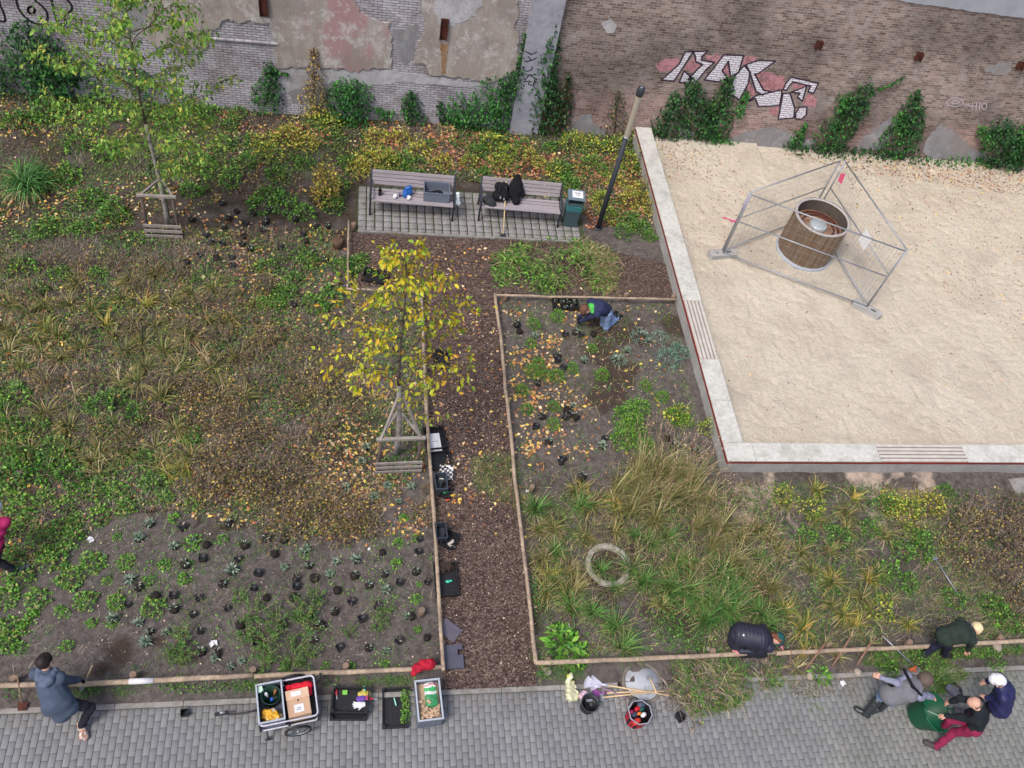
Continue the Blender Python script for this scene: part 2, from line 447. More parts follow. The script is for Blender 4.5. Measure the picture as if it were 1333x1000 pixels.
def wall_right_mat():
    s = NT('old_brown_brick'); sx, vec = brickcoord(s); v = s.pos()
    b = brick(s, vec, (118, 100, 93), (164, 144, 135), (182, 174, 169))
    b2 = brick(s, vec, (144, 112, 105), (172, 140, 132), (186, 178, 174))
    low = s.ramp(s.math('ADD', s.math('MULTIPLY', sx.outputs[2], -.35), s.noise(v, .8, 4)), [(.02, BW), (.22, WH)])
    c = s.mix(low, b.outputs[0], b2.outputs[0])
    # single bricks of another tone
    b3 = brick(s, vec, (0, 0, 0), (255, 255, 255), (128, 128, 128), bias=0)
    c = s.mix(.55, c, s.ramp(b3.outputs[0], [(0, g1(.82)), (.5, g1(1)), (1, g1(1.16))]), 'MULTIPLY')
    up = s.ramp(s.math('ADD', s.math('MULTIPLY', sx.outputs[2], .25), s.noise(v, 1.2, 5)), [(1.25, BW), (1.55, WH)])
    c = s.mix(s.math('MULTIPLY', up, .25), c, lin((150, 92, 88)))
    # lime bloom, smeared
    f = s.ramp(s.noise(v, 1.5, 10, .82, .8), [(.50, BW), (.62, WH)])
    c = s.mix(s.math('MULTIPLY', f, .6), c, lin((182, 174, 172)))
    f = s.ramp(s.noise(v, 4.5, 8, .8, .5), [(.54, BW), (.60, WH)]); c = s.mix(s.math('MULTIPLY', f, .45), c, lin((92, 74, 68)))
    f = s.ramp(s.noise(v, 11, 6, .8), [(.58, BW), (.62, WH)]); c = s.mix(s.math('MULTIPLY', f, .5), c, lin((190, 184, 180)))
    f = s.ramp(s.noise(v, .55, 6, .65), [(.38, g1(.56)), (.62, g1(1.13))])
    c = s.mix(.9, c, f, 'MULTIPLY')
    c = s.mix(.7, c, s.ramp(s.noise(v, 45, 5, .8), [(.25, g1(.55)), (.75, g1(1.35))]), 'MULTIPLY')
    s.color(c); s.rough(.92, .15)
    h = s.math('ADD', s.math('MULTIPLY', b.outputs['Fac'], -1), s.math('MULTIPLY', s.noise(v, 30, 5, .7), .6)); s.bump(h, .8, .012); return s.m
def wall_left_mat():
    s = NT('whitewashed_brick'); sx, vec = brickcoord(s); v = s.pos()
    b = brick(s, vec, (188, 184, 194), (212, 208, 216), (128, 120, 124), ms=.008)
    c = s.mix(s.ramp(s.noise(v, 1.3, 6, .7), [(.46, BW), (.66, WH)]), b.outputs[0], s.mix(.6, b.outputs[0], lin((150, 128, 120)), 'MULTIPLY'))
    f = s.ramp(s.noise(v, 1.4, 9, .78, 1.0), [(.5, BW), (.62, WH)]); c = s.mix(s.math('MULTIPLY', f, .55), c, lin((150, 140, 136)))
    f = s.ramp(s.noise(v, 2.2, 9, .8, .6), [(.55, BW), (.63, WH)]); c = s.mix(s.math('MULTIPLY', f, .7), c, lin((206, 203, 210)))
    c = s.mix(.9, c, s.ramp(s.noise(v, .7, 5), [(.3, g1(.72)), (.7, g1(1.1))]), 'MULTIPLY')
    c = s.mix(.7, c, s.ramp(s.noise(v, 40, 5, .8), [(.28, g1(.65)), (.7, g1(1.2))]), 'MULTIPLY')
    s.color(c); s.rough(.9, .15); s.bump(s.math('ADD', s.math('MULTIPLY', b.outputs['Fac'], -1), s.math('MULTIPLY', s.noise(v, 30, 5), .5)), .8, .012); return s.m
def plaster_mat(name, base, c2, c3, pink=0.0):
    s = NT(name); v = s.pos()
    mp = s.n('Mapping'); mp.inputs['Scale'].default_value = (1.3, 1, .35); s.l(v, mp.inputs[0])
    c = s.ramp(s.noise(mp.outputs[0], 1.6, 7, .65, .1), [(.38, lin(base)), (.48, lin(c2)), (.60, lin(base))])
    sp = s.n('SeparateXYZ'); s.l(v, sp.inputs[0])
    if pink:
        # old pink limewash survives between two chimneys: a vertical band of the room that stood here
        band = s.math('SUBTRACT', 1.0, s.math('ABSOLUTE', s.math('MULTIPLY', s.math('ADD', sp.outputs[0], .35), .62)))
        f = s.math('ADD', s.math('MULTIPLY', band, .33), s.noise(mp.outputs[0], 2.6, 8, .75, .2))
        c = s.mix(s.math('MULTIPLY', s.ramp(f, [(.70, BW), (.80, WH)]), .75), c, lin((182, 138, 142)))
    fl = s.ramp(s.noise(v, 2.6, 9, .8, .15), [(.515, BW), (.58, WH)])
    c = s.mix(s.math('MULTIPLY', fl, .75), c, lin(c3))
    f2 = s.ramp(s.noise(v, 5.5, 9, .85, .2), [(.60, BW), (.64, WH)]); c = s.mix(s.math('MULTIPLY', f2, .7), c, lin((186, 182, 180)))
    f3 = s.ramp(s.noise(v, 1.1, 7, .7, .1), [(.50, BW), (.60, WH)]); c = s.mix(s.math('MULTIPLY', f3, .55), c, lin((146, 136, 130)))
    c = s.mix(.7, c, s.ramp(s.noise(v, 30, 6, .8), [(.25, g1(.75)), (.75, g1(1.2))]), 'MULTIPLY')
    s.color(c); s.rough(.92, .15); s.bump(s.noise(v, 12, 8, .8), .6, .02); return s.m
M_wr = wall_right_mat(); M_wl = wall_left_mat()
M_pl = plaster_mat('beige_plaster', (180, 170, 164), (164, 152, 144), (206, 202, 200), 1)
M_plw = plaster_mat('white_plaster', (190, 188, 192), (176, 172, 176), (204, 202, 206))
M_plg = plaster_mat('grey_cement', (150, 150, 154), (138, 136, 138), (166, 164, 166))

def ragged(pts, step=.10, amp=.035, Y=YW):
    w = [W(a, b, Y) for a, b in pts]; out = []
    for i, a in enumerate(w):
        b = w[(i + 1) % len(w)]; n = max(1, int((b - a).length / step))
        for k in range(n):
            q = a.lerp(b, k / n); out.append(Vector((q.x + RNG.normal(0, amp), q.y, q.z + RNG.normal(0, amp))))
    return out
def wallbox(name, x0, x1, z0, z1, y, dep, m, parent):
    return MB().box(((x0 + x1) / 2, y + dep / 2, (z0 + z1) / 2), (x1 - x0, dep, z1 - z0)).build(name, m, parent)
XP0, XP1 = 3.95, 4.72    # concrete pilaster between the two firewalls
WLroot = empty('plastered_wall', (0, YW, 0), 0, 'tall whitewashed brick firewall with peeling pink and beige plaster', 'wall')
WLroot_i = Matrix.Translation((0, -YW, 0))
def wpart(mb, name, m, root, **k):
    mb.v = [(x, y - YW, z) for x, y, z in mb.v]; return mb.build(name, m, root, **k)
wpart(MB().box(((-13 + XP0) / 2, YW + .2, 4.4), (XP0 + 13, .4, 9.6)), 'brickwork', M_wl, WLroot)
def patch(pts, m, root, name='plaster_patch', t=.03, Y=YW, amp=.03):
    r = ragged(pts, .10, amp, Y); return wpart(MB().prism(r, (0, -t, 0)), name, m, root)
patch([(195, -150), (194, 22), (184, 42), (205, 60), (268, 64), (275, 44), (294, 25), (350, 29), (358, 60), (362, 86), (405, 89), (443, 88), (461, 92), (491, 89), (510, 88), (508, 30), (491, 27), (470, 16), (459, 0), (450, -150)], M_pl, WLroot)
patch([(556, -150), (548, 10), (552, 30), (548, 55), (537, 80), (557, 84), (559, 96), (599, 100), (637, 108), (669, 95), (675, 78), (672, 35), (676, 0), (690, -150)], M_pl, WLroot)
patch([(362, 90), (443, 92), (507, 92), (560, 99), (640, 112), (600, 115), (560, 108), (520, 106), (480, 112), (440, 106), (400, 112), (360, 125), (350, 98)], M_plw, WLroot, t=.010)
patch([(370, 112), (400, 114), (440, 108), (470, 114), (466, 134), (430, 138), (380, 132)], M_plg, WLroot, t=.008)
patch([(150, -120), (194, -100), (192, 20), (182, 42), (160, 44), (150, 20)], M_plg, WLroot, t=.008)
patch([(562, 8), (600, -60), (640, -60), (620, 20), (590, 33), (570, 30)], M_plw, WLroot, t=.038)
patch([(512, 40), (545, 34), (540, 70), (530, 84), (516, 80)], M_plg, WLroot, t=.006)
# projecting course of the bricked-up panel
mb = MB(); a, b = W(272, 49), W(362, 57); mb.box(((a.x + b.x) / 2, YW - .02, (a.z + b.z) / 2), (b.x - a.x, .05, .06)); wpart(mb, 'brick_ledge', M_wl, WLroot, bevel=.01)
M_rust = mat('rusty_iron', (92, 48, 38), .85, .3, 12, .5, 80, col2=(58, 34, 32))
M_stain = mat('rust_stain', (150, 112, 78), .95, .25, 8, .2, 40, col2=(158, 138, 120))
def anchor(px, py, h, w, root, Y=YW, dep=.10):
    a = W(px, py, Y); mb = MB(); mb.box((a.x - w / 2 + .01, Y - dep / 2, a.z), (.012, dep, h)); mb.box((a.x + w / 2 - .01, Y - dep / 2, a.z), (.012, dep, h)); mb.box((a.x, Y - .045, a.z), (w - .03, .012, h))
    wpart(mb, 'iron_anchor', M_rust, root)
anchor(343, 6, .55, .2, WLroot); anchor(578, 37, .55, .19, WLroot)
patch([(573, 56), (584, 56), (582, 72), (580, 95), (575, 95), (574, 72)], M_stain, WLroot, 'rust_stain', .034, amp=.01)
# black painted letters on the white wall
M_blk = mat('black_paint', (30, 28, 34), .8, .2, 10, .2)
def strokes(lst, ox, oy, sc, wd, m, root, name, Y=YW, t=.004):
    mb = MB()
    for st in lst:
        w = [W(ox + a / sc, oy + b / sc, Y) for a, b in st]
        # smooth the stroke
        for _ in range(2):
            q = [w[0]]
            for i in range(len(w) - 1): q += [w[i].lerp(w[i + 1], .25), w[i].lerp(w[i + 1], .75)]
            w = q + [w[-1]]
        for i in range(len(w) - 1):
            d = (w[i + 1] - w[i]);
            if d.length < 1e-4: continue
            d.normalize(); nn = Vector((-d.z, 0, d.x)) * wd / 2; e = d * wd * .25
            off = Vector((0, -t - .0008 * (i % 2), 0)); a, b = w[i] - e + off, w[i + 1] + e + off
            k = len(mb.v); mb.add([a - nn, b - nn, b + nn, a + nn], [(0, 1, 2, 3)])
    return wpart(mb, name, m, root)
oval = lambda cx, cy, rx, ry, n=14, a0=0: [(cx + rx * math.cos(a0 + 2 * pi * i / n), cy + ry * math.sin(a0 + 2 * pi * i / n)) for i in range(n + 1)]
strokes([[(140, -120), (128, -40), (130, 20), (150, 80), (220, 160), (300, 195), (350, 190), (378, 150), (372, 95), (345, 60), (310, 30), (262, -10), (230, -80)], oval(247, 80, 28, 28),
         [(-60, 20), (0, 40), (30, 100), (48, 175), (0, 165), (-60, 150)], [(-20, -60), (0, 40)],
         [(395, -80), (410, 20), (425, 90), (455, 195), (525, 195), (502, 115), (548, 100), (572, 65), (556, 25), (510, -20), (470, -90)]], 0, 0, 6.06, .05, M_blk, WLroot, 'painted_letters')
# pilaster
PIL = empty('concrete_pilaster', (0, YW, 0), 0, 'smooth grey concrete pilaster between the white wall and brown brick wall', 'pilaster')
wpart(MB().box(((XP0 + XP1) / 2, YW + .1, 4.4), (XP1 - XP0, .5, 9.8)), 'shaft', mat('smooth_concrete', (166, 166, 176), .85, .12, 1.5, .15, 50, col2=(150, 150, 160)), PIL)
Yp = YW - .15
strokes([[(413, 222), (440, 238), (462, 225)], [(440, 238), (425, 228)], [(412, 268), (440, 262), (462, 250)], [(440, 262), (425, 246)], [(410, 290), (400, 300), (420, 312), (445, 300), (440, 288)],
         [(415, 325), (455, 325)], [(430, 325), (410, 348)], [(435, 328), (465, 345)], [(405, 355), (440, 350), (420, 365), (445, 370)],
         [(455, 345), (445, 372), (458, 385)]], 560, 0, 3.333, .025, M_blk, PIL, 'tag_lettering', Y=Yp)
# right wall
WR = empty('brick_wall', (0, YW, 0), 0, 'long brown brick firewall with white graffiti behind the sand pit', 'wall')
wpart(MB().box(((XP1 + 26) / 2, YW + .2, 4.4), (26 - XP1, .4, 9.6)), 'brickwork', M_wr, WR)
for pts in ([(884, 167), (895, 166), (904, 172), (900, 192), (882, 190)], [(947, 181), (975, 172), (1003, 166), (1025, 170), (1040, 178), (1030, 194), (970, 192), (945, 190)],
            [(1040, 180), (1060, 182), (1056, 196), (1036, 195)], [(1128, 177), (1150, 160), (1165, 152), (1173, 155), (1160, 178), (1147, 196), (1112, 194)],
            [(1200, 198), (1212, 172), (1225, 163), (1247, 174), (1262, 190), (1292, 206), (1290, 216), (1240, 212), (1205, 205)],
            [(735, 168), (749, 160), (756, 150), (768, 147), (776, 165), (792, 174), (788, 184), (760, 180), (735, 178)],
            [(1280, 90), (1300, 82), (1318, 80), (1316, 94), (1290, 97)]): patch(pts, M_plg, WR, 'cement_patch', .012)
patch([(784, 30), (794, 26), (803, 34), (800, 43), (788, 42)], M_plw, WR, 'cement_patch', .01, amp=.02)
# cement render above the brickwork on the right
patch([(1130, -8), (1180, 2), (1250, 12), (1340, 24), (1500, 44), (1500, -200), (1130, -200)], mat('blue_grey_render', (160, 164, 172), .9, .1, 2, .3, 40), WR, 'render_band', .03, amp=.01)
for a in ((1065, 57), (1195, 72), (1327, 84)): anchor(a[0], a[1], .22, .15, WR, dep=.16)
# graffiti: white letters edged in violet-black on pink clouds, painted over the bricks
def paint_mat(name, c1, c2, mo, spread=None):
    s = NT(name); sx, vec = brickcoord(s); b = brick(s, vec, c1, c2, mo, ms=.011); c = b.outputs[0]
    c = s.mix(.6, c, s.ramp(s.noise(s.pos(), 20, 5, .7), [(.3, g1(.8)), (.7, g1(1.15))]), 'MULTIPLY'); s.color(c); s.rough(.85, .2)
    s.bump(s.math('MULTIPLY', b.outputs['Fac'], -1), .8, .01)
    if spread:
        tr = s.n('BsdfTransparent'); ms = s.n('MixShader')
        s.l(s.ramp(s.noise(s.pos(), 9, 6, .8), [(spread - .05, BW), (spread + .05, WH)]), ms.inputs[0]); s.l(tr.outputs[0], ms.inputs[1]); s.l(s.b.outputs[0], ms.inputs[2]); s.l(ms.outputs[0], s.out.inputs[0])
    return s.m
M_gw = paint_mat('graffiti_white', (236, 234, 242), (226, 224, 234), (168, 156, 164))
M_gp = paint_mat('graffiti_pink', (206, 140, 150), (190, 116, 128), (176, 150, 150), .44)
M_gd = mat('graffiti_outline', (58, 46, 62), .8, .2, 10, .2)
def gz5(pts): return [(850 + a / 5.554, 40 + b / 5.554) for a, b in pts]
pinks = [[(10, 250), (80, 205), (180, 195), (215, 230), (150, 280), (60, 300)], [(215, 270), (300, 185), (340, 260), (290, 300)], [(380, 180), (470, 170), (520, 195), (450, 240), (395, 215)],
         [(770, 280), (960, 345), (945, 425), (810, 440), (740, 330)], [(650, 185), (750, 200), (700, 260), (650, 250)], [(1075, 510), (1130, 450), (1185, 490), (1175, 550), (1110, 550)],
         [(840, 560), (915, 550), (895, 610), (845, 600)], [(495, 310), (535, 215), (570, 320), (540, 335)], [(690, 370), (745, 455), (690, 490)], [(1010, 380), (1130, 400), (1010, 430)]]
mb = MB()
for q in pinks: mb.prism([p + Vector((0, -.001, 0)) for p in ragged(gz5(q), .08, .02)], (0, -.0015, 0))
wpart(mb, 'graffiti_cloud', M_gp, WR)
letters = [[(60, 358), (190, 240), (232, 152), (290, 152), (250, 215), (215, 270), (150, 365)],
           [(292, 152), (395, 145), (355, 185), (350, 212), (445, 228), (390, 275), (300, 385), (255, 350), (330, 270), (360, 245), (310, 225), (303, 180)],
           [(190, 372), (225, 290), (285, 345), (258, 382)],
           [(370, 355), (440, 270), (510, 175), (655, 180), (620, 300), (560, 330), (545, 220), (500, 290), (540, 345), (470, 368)],
           [(530, 505), (590, 330), (660, 250), (700, 300), (690, 380), (625, 500), (575, 465)],
           [(672, 245), (760, 215), (885, 220), (760, 310), (735, 312), (800, 430), (850, 440), (790, 465), (745, 440), (700, 300)],
           [(690, 510), (750, 468), (930, 428), (930, 460), (915, 540), (762, 550), (740, 490)],
           [(940, 425), (960, 380), (1000, 335), (1195, 380), (1160, 455), (1122, 440), (1140, 400), (1010, 370), (985, 400), (965, 430)],
           [(940, 455), (990, 450), (1025, 560), (1018, 630), (905, 640)],
           [(1000, 445), (1110, 400), (1080, 510), (1045, 480), (1062, 450)], [(1030, 600), (1060, 552), (1112, 552), (1108, 610), (1070, 640), (1032, 635)]]
mb = MB(); mo = MB()
for q in letters:
    w = [W(a, b) for a, b in gz5(q)]
    mb.prism([p + Vector((0, -.003, 0)) for p in w], (0, -.0015, 0))
    for i, a in enumerate(w):
        b = w[(i + 1) % len(w)]; d = (b - a).normalized(); nn = Vector((-d.z, 0, d.x)) * .022; e = d * .015; off = Vector((0, -.0055 - .0006 * (i % 2), 0))
        mo.add([a - nn - e + off, b - nn + e + off, b + nn + e + off, a + nn - e + off], [(0, 1, 2, 3)])
wpart(mb, 'graffiti_letters', M_gw, WR); wpart(mo, 'graffiti_outline', M_gd, WR)
strokes([oval(1090, 360, 30, 15), oval(1092, 360, 13, 6), [(1120, 372), (1135, 368), (1148, 374)], [(1152, 358), (1150, 386)], [(1166, 360), (1164, 388)], [(1150, 373), (1166, 374)], [(1178, 362), (1176, 388)], oval(1193, 374, 9, 12)],
        840, 0, 2.704, .02, mat('pale_paint', (196, 190, 204), .8, .1), WR, 'pale_scribble')
# dim room-side edge: footing stones along the wall
# ================================================================ BUILT THINGS
M_wood = mat('weathered_rail', (178, 158, 136), .85, .22, 3, .4, 60, col2=(148, 130, 114), grain=(1, 1, 1))
M_woodd = mat('post_wood', (132, 112, 96), .9, .3, 8, .4, 60)
M_grey = mat('grey_slat', (160, 152, 156), .8, .15, 4, .3, 80, grain=(.3, 4, 4))
M_iron = mat('dark_cast_iron', (52, 56, 64), .6, .15, 8, .2, 60, spec=.4)
M_galv = mat('galvanised_steel', (160, 164, 172), .45, .15, 6, .1, 60, metal=.6)
M_black = mat('black_plastic', (34, 34, 38), .5, .2, 10, .1, 60, spec=.45)
M_blackm = mat('matt_black_cloth', (24, 24, 28), .95, .3, 12, .4, 70)
M_greyp = mat('grey_plastic', (112, 120, 134), .5, .1, 6, .05, 40, spec=.4)
M_greypl = mat('pale_grey_plastic', (176, 182, 192), .5, .08, 6)
M_white = mat('white_paper', (226, 226, 228), .7, .05, 6)
M_soilc = mat('potting_soil', (62, 50, 44), .95, .4, 20, .8, 60)
M_card = mat('cardboard', (196, 162, 134), .85, .08, 4, .1, 60)
M_broom = mat('raw_broomstick', (214, 186, 148), .7, .12, 5, .1, 50, grain=(1, 1, 1))
M_green = mat('green_plastic', (20, 92, 62), .45, .12, 5, .1, 40, spec=.45)

# --- seat wall of the sand pit
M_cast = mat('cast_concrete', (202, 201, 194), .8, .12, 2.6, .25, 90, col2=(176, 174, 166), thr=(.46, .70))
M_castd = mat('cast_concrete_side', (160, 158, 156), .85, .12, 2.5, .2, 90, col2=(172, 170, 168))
M_red = mat('red_band', (132, 52, 44), .7, .2, 6, .1)
sw = empty('seat_wall', (7.37, 8.75, 0), 0, 'low pale concrete seat wall with a red line round the sand pit', 'wall')
X0, Y0, TW, HT = 7.37, 8.75, .44, .45
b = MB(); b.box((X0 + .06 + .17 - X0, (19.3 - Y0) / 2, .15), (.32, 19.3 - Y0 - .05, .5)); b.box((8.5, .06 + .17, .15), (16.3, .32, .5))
b.build('wall_core', M_castd, sw)
rd = MB(); rd.box((.20, (19.3 - Y0) / 2, HT - .075), (.402, 19.3 - Y0 - .002, .06)); rd.box((8.6, .20, HT - .075), (17.2, .402, .0604)); rd.build('red_line', M_red, sw)
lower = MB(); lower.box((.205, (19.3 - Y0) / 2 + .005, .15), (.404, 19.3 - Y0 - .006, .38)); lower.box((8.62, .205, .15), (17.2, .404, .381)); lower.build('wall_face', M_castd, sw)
# coping slabs: run along y then along x; slatted seats replace the coping for a stretch
ya, yb = 11.35, 13.05
ys = [0.0, 1.28, 2.45]; cop = MB()
def slab_y(a, c): MB().box((TW / 2, (a + c) / 2, HT - .022), (TW, c - a - .008, .044)).build('coping_slab', M_cast, sw, bevel=.012)
def slab_x(a, c): MB().box(((a + c) / 2, TW / 2, HT - .022), (c - a - .008, TW, .044)).build('coping_slab', M_cast, sw, bevel=.012)
for a, c in ((TW, 1.5), (1.5, ya - Y0), (yb - Y0, 6.2), (6.2, 8.4), (8.4, 10.6)): slab_y(a, c)
fx0, fx1 = 10.75 - X0, 12.75 - X0
for a, c in ((0, .62), (.62, 1.75), (1.75, fx0), (fx1, 7.2), (7.2, 9.0), (9.0, 11)): slab_x(a, c)
M_slat = mat('grey_seat_slat', (196, 190, 182), .85, .12, 5, .3, 60)
def slatseat(along, a, c):
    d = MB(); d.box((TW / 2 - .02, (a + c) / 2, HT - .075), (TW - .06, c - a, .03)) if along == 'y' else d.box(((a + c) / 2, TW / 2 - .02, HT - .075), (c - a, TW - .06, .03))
    d.build('seat_shadow_board', M_iron, sw)  # dark sheet added to stand for the shade in the slat gaps
    m = MB(); n = 5; w = TW / n
    for i in range(n):
        o = (i + .5) * w
        if along == 'y': m.box((o, (a + c) / 2, HT - .035), (w - .026, c - a - .01, .06))
        else: m.box(((a + c) / 2, o, HT - .035), (c - a - .01, w - .026, .06))
    m.build('seat_slats', M_slat, sw, bevel=.005)
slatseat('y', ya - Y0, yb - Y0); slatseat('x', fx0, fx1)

# --- timber rails
def rail_fence(label, rails, posts, seed):
    root = empty('timber_rail_fence', (rails[0][0][0][0], rails[0][0][0][1], 0), 0, label, 'fence')
    o = Vector(root.location)
    for path, r in rails:
        pts = [Vector(p) - o for p in path]; q = []
        for i in range(len(pts) - 1):
            n = max(2, int((pts[i + 1] - pts[i]).length / .35))
            for k in range(n): q.append(pts[i].lerp(pts[i + 1], k / n) + Vector((random.gauss(0, .006), random.gauss(0, .006), random.gauss(0, .006))))
        q.append(pts[-1])
        MB().tube(q, [r * random.uniform(.92, 1.06) for _ in q], 10).build('rail', M_wood, root)
    for (x, y) in posts:
        MB().tube([(x - o.x, y - o.y, -.1), (x - o.x, y - o.y, .21), (x - o.x, y - o.y, .225)], [.055, .055, .045], 12).build('post', M_woodd, root)
RZ = .22
def R3(px, py, z=RZ): p = P(px, py, z); return (p.x, p.y, z)
rail_fence('peeled log rails edging the large planting bed left of the bark path',
           [([R3(-60, 896), R3(0, 893), R3(185, 887), R3(330, 879)], .042), ([R3(331, 879.5), R3(450, 875), R3(577, 868)], .04),
            ([R3(577, 873), R3(566, 690), R3(557, 560), R3(552, 470), R3(548, 382)], .034), ([R3(552, 379), R3(500, 378), R3(450, 376)], .022), ([R3(452, 376), R3(454, 287)], .022)],
           [(P(x, y).x, P(x, y).y + .11) for x, y in ((20, 898), (175, 893), (330, 886), (450, 881), (560, 876))] + [(P(x, y).x - .1, P(x, y).y) for x, y in ((565, 655), (558, 500), (556, 800), (552, 400))] + [(P(460, 300).x, P(460, 300).y), (P(440, 372).x, P(440, 372).y)], 1)
rail_fence('peeled log rails edging the bed between bark path and seat wall',
           [([R3(645, 383), R3(655, 470), R3(668, 600), R3(685, 750), R3(698, 864)], .036), ([R3(644, 384), R3(760, 387), R3(880, 390)], .028),
            ([R3(697, 863), R3(900, 855), R3(1010, 849)], .042), ([R3(1010, 850), R3(1180, 843), R3(1333, 834), R3(1420, 830)], .04)],
           [(P(x, y).x, P(x, y).y + .1) for x, y in ((712, 872), (925, 860), (1075, 850), (1298, 842), (1180, 848))] + [(P(x, y).x + .1, P(x, y).y) for x, y in ((651, 392), (684, 640))] + [(P(x, y).x, P(x, y).y - .1) for x, y in ((812, 386), (873, 388))], 2)
# warning tape wrapped round the left rail
a, b_ = Vector(R3(168, 887.3)), Vector(R3(200, 886))
tp = MB().tube([a, b_], .046, 12); o = tp.build('barrier_tape', mat('white_red_tape', (222, 218, 222), .4, .1, 30, 0, col2=(170, 70, 80), thr=(.66, .7)))
tag(o, 'white barrier tape with dark red marks wrapped round the front log rail', 'tape')

# --- lamp post
L = P(778, 298); lr = empty('street_lamp', L, 0, 'tall slim lamp post with dark shaft and glass cylinder head beside the bin', 'street lamp')
MB().tube([(0, 0, -.1), (0, 0, 2.74)], .062, 20).build('pole', M_iron, lr)
MB().lathe([(.0, 0), (.1, 0), (.1, .04), (.064, .06)], 20).build('base_flange', M_iron, lr)
MB().lathe([(.0, 2.74), (.07, 2.74), (.07, 2.80), (.0, 2.80)], 20).build('collar', M_galv, lr)
MB().lathe([(.062, 2.80), (.064, 3.2), (.066, 3.86)], 20).build('lamp_tube', mat('lamp_acrylic', (170, 162, 146), .25, .06, 3, 0, spec=.5), lr)
MB().lathe([(.0, 3.86), (.08, 3.86), (.085, 3.9), (.085, 4.02), (.07, 4.05), (.0, 4.05)], 24).build('cap', M_iron, lr)
MB().lathe([(.0, 4.051), (.035, 4.051), (.03, 4.06), (0, 4.062)], 16).build('cap_sensor', M_galv, lr)

# --- benches
def bench(loc, rz, label):
    r = empty('park_bench', loc, rz, label, 'bench', 'slatted park benches on the little terrace')
    m = MB()
    for i in range(5): m.box((0, -.30 + i * .092, .44 + .012 * abs(i - 2)), (1.9, .078, .035))
    m.build('seat', M_grey, r, bevel=.005)
    m = MB()
    for i in range(4):
        y = .19 + i * .028; z = .58 + i * .088; m.box((0, y, z), (1.9, .03, .075), Matrix.Rotation(-.3, 3, 'X'))
    m.build('backrest', M_grey, r, bevel=.005)
    for sx in (-.97, .97):
        MB().tube([(sx, -.30, .0), (sx, -.26, .25), (sx, -.3, .44), (sx, -.32, .62)], .024, 8).build('leg', M_iron, r)
        MB().tube([(sx, .30, .0), (sx, .16, .3), (sx, .2, .55), (sx, .30, .9)], .024, 8).build('leg', M_iron, r)
        MB().bar((sx, -.3, .42), (sx, .18, .42), .03, .04).build('seat_bearer', M_iron, r)
        MB().bar((sx, -.36, .64), (sx, .22, .64), .055, .03).build('armrest', M_iron, r, bevel=.006)
    return r
b1 = bench((1.28, 16.02, .055), math.radians(-2), 'grey slatted bench holding drinks and a grey crate, left of the pair')
b2 = bench((3.86, 16.0, .055), math.radians(-2.5), 'grey slatted bench with dark bags and black jacket, right of the pair')

def SH(root_xy, dx, dy, dz, rz=0): return Vector((root_xy[0] + dx, root_xy[1] + dy, dz))
def open_box(name, loc, rz, size, t, m, label, cat, floor=True, rim=None, ribs=0, group=None, rimm=None, tilt=(0, 0), feet=False):
    r = empty(name, loc, rz, label, cat, group); r.rotation_euler = (tilt[0], tilt[1], rz)
    w, l, h = size; b = MB()
    b.box((0, 0, t / 2), (w, l, t)); 
    for sx in (-1, 1): b.box((sx * (w / 2 - t / 2), 0, (h + t) / 2), (t, l - 2 * t, h - t))
    for sy in (-1, 1): b.box((0, sy * (l / 2 - t / 2), (h + t) / 2), (w, t, h - t))
    if ribs:
        for i in range(ribs):
            x = -w / 2 + w * (i + .5) / ribs
            for sy in (-1, 1): b.box((x, sy * (l / 2 + .004), h * .45), (.012, .008, h * .75))
    b.build('body', m, r)
    if rim:
        q = MB(); 
        for sx in (-1, 1): q.box((sx * (w / 2), 0, h), (rim, l + rim, rim * .8))
        for sy in (-1, 1): q.box((0, sy * (l / 2), h), (w - rim, rim, rim * .8))
        q.build('rim', rimm or m, r, bevel=rim * .2)
    return r
# crate on the left bench
cr = open_box('storage_crate', (1.83, 15.98, .535), math.radians(-2), (.60, .40, .26), .012, M_greyp, 'dark grey plastic crate standing open on the left bench', 'crate', rim=.022)
open_box_in = MB(); open_box_in.ball((0, 0, 0), .055, 12, (1, 1, .6)); o = open_box_in.build('white_cup', M_white, None, loc=(1.87, 15.98, .60)); tag(o, 'small white round container inside the grey crate on the bench', 'container')
o = MB().box((0, 0, .03), (.25, .2, .06)).ball((.13, 0, .05), .09, 10, (1, 1, .5)).build('dark_cloth', M_blackm, None, loc=(1.78, 15.99, .55), rot=(0, 0, .3)); tag(o, 'dark bundle lying in the grey crate on the bench', 'cloth')
def cup(loc, label, m=M_white, r=.045, h=.11):
    o = MB().lathe([(0, 0), (r * .75, 0), (r, h), (r * .93, h), (r * .7, .01), (0, .01)], 16).build('paper_cup', m, None, loc=loc); tag(o, label, 'cup'); return o
cup((.86, 15.84, .51), 'white paper cup on the left bench, nearer the dark bottle')
cup((1.18, 15.82, .51), 'white paper cup on the left bench, in front of the blue bag')
cup((.98, 15.93, .51), 'small purple cup on the left bench between two white cups', mat('purple_plastic', (84, 66, 120), .5), .03, .08)
bt = empty('bottle', (.52, 15.95, .51), 0, 'small dark bottle standing at the left end of the left bench', 'bottle')
MB().lathe([(0, 0), (.045, 0), (.045, .15), (.018, .2), (.016, .23), (0, .23)], 16).build('glass_body', mat('dark_glass', (30, 22, 22), .2, .1, 5, 0, spec=.6), bt)
MB().lathe([(0, .23), (.018, .23), (.018, .26), (0, .26)], 12).build('bottle_cap', M_black, bt)

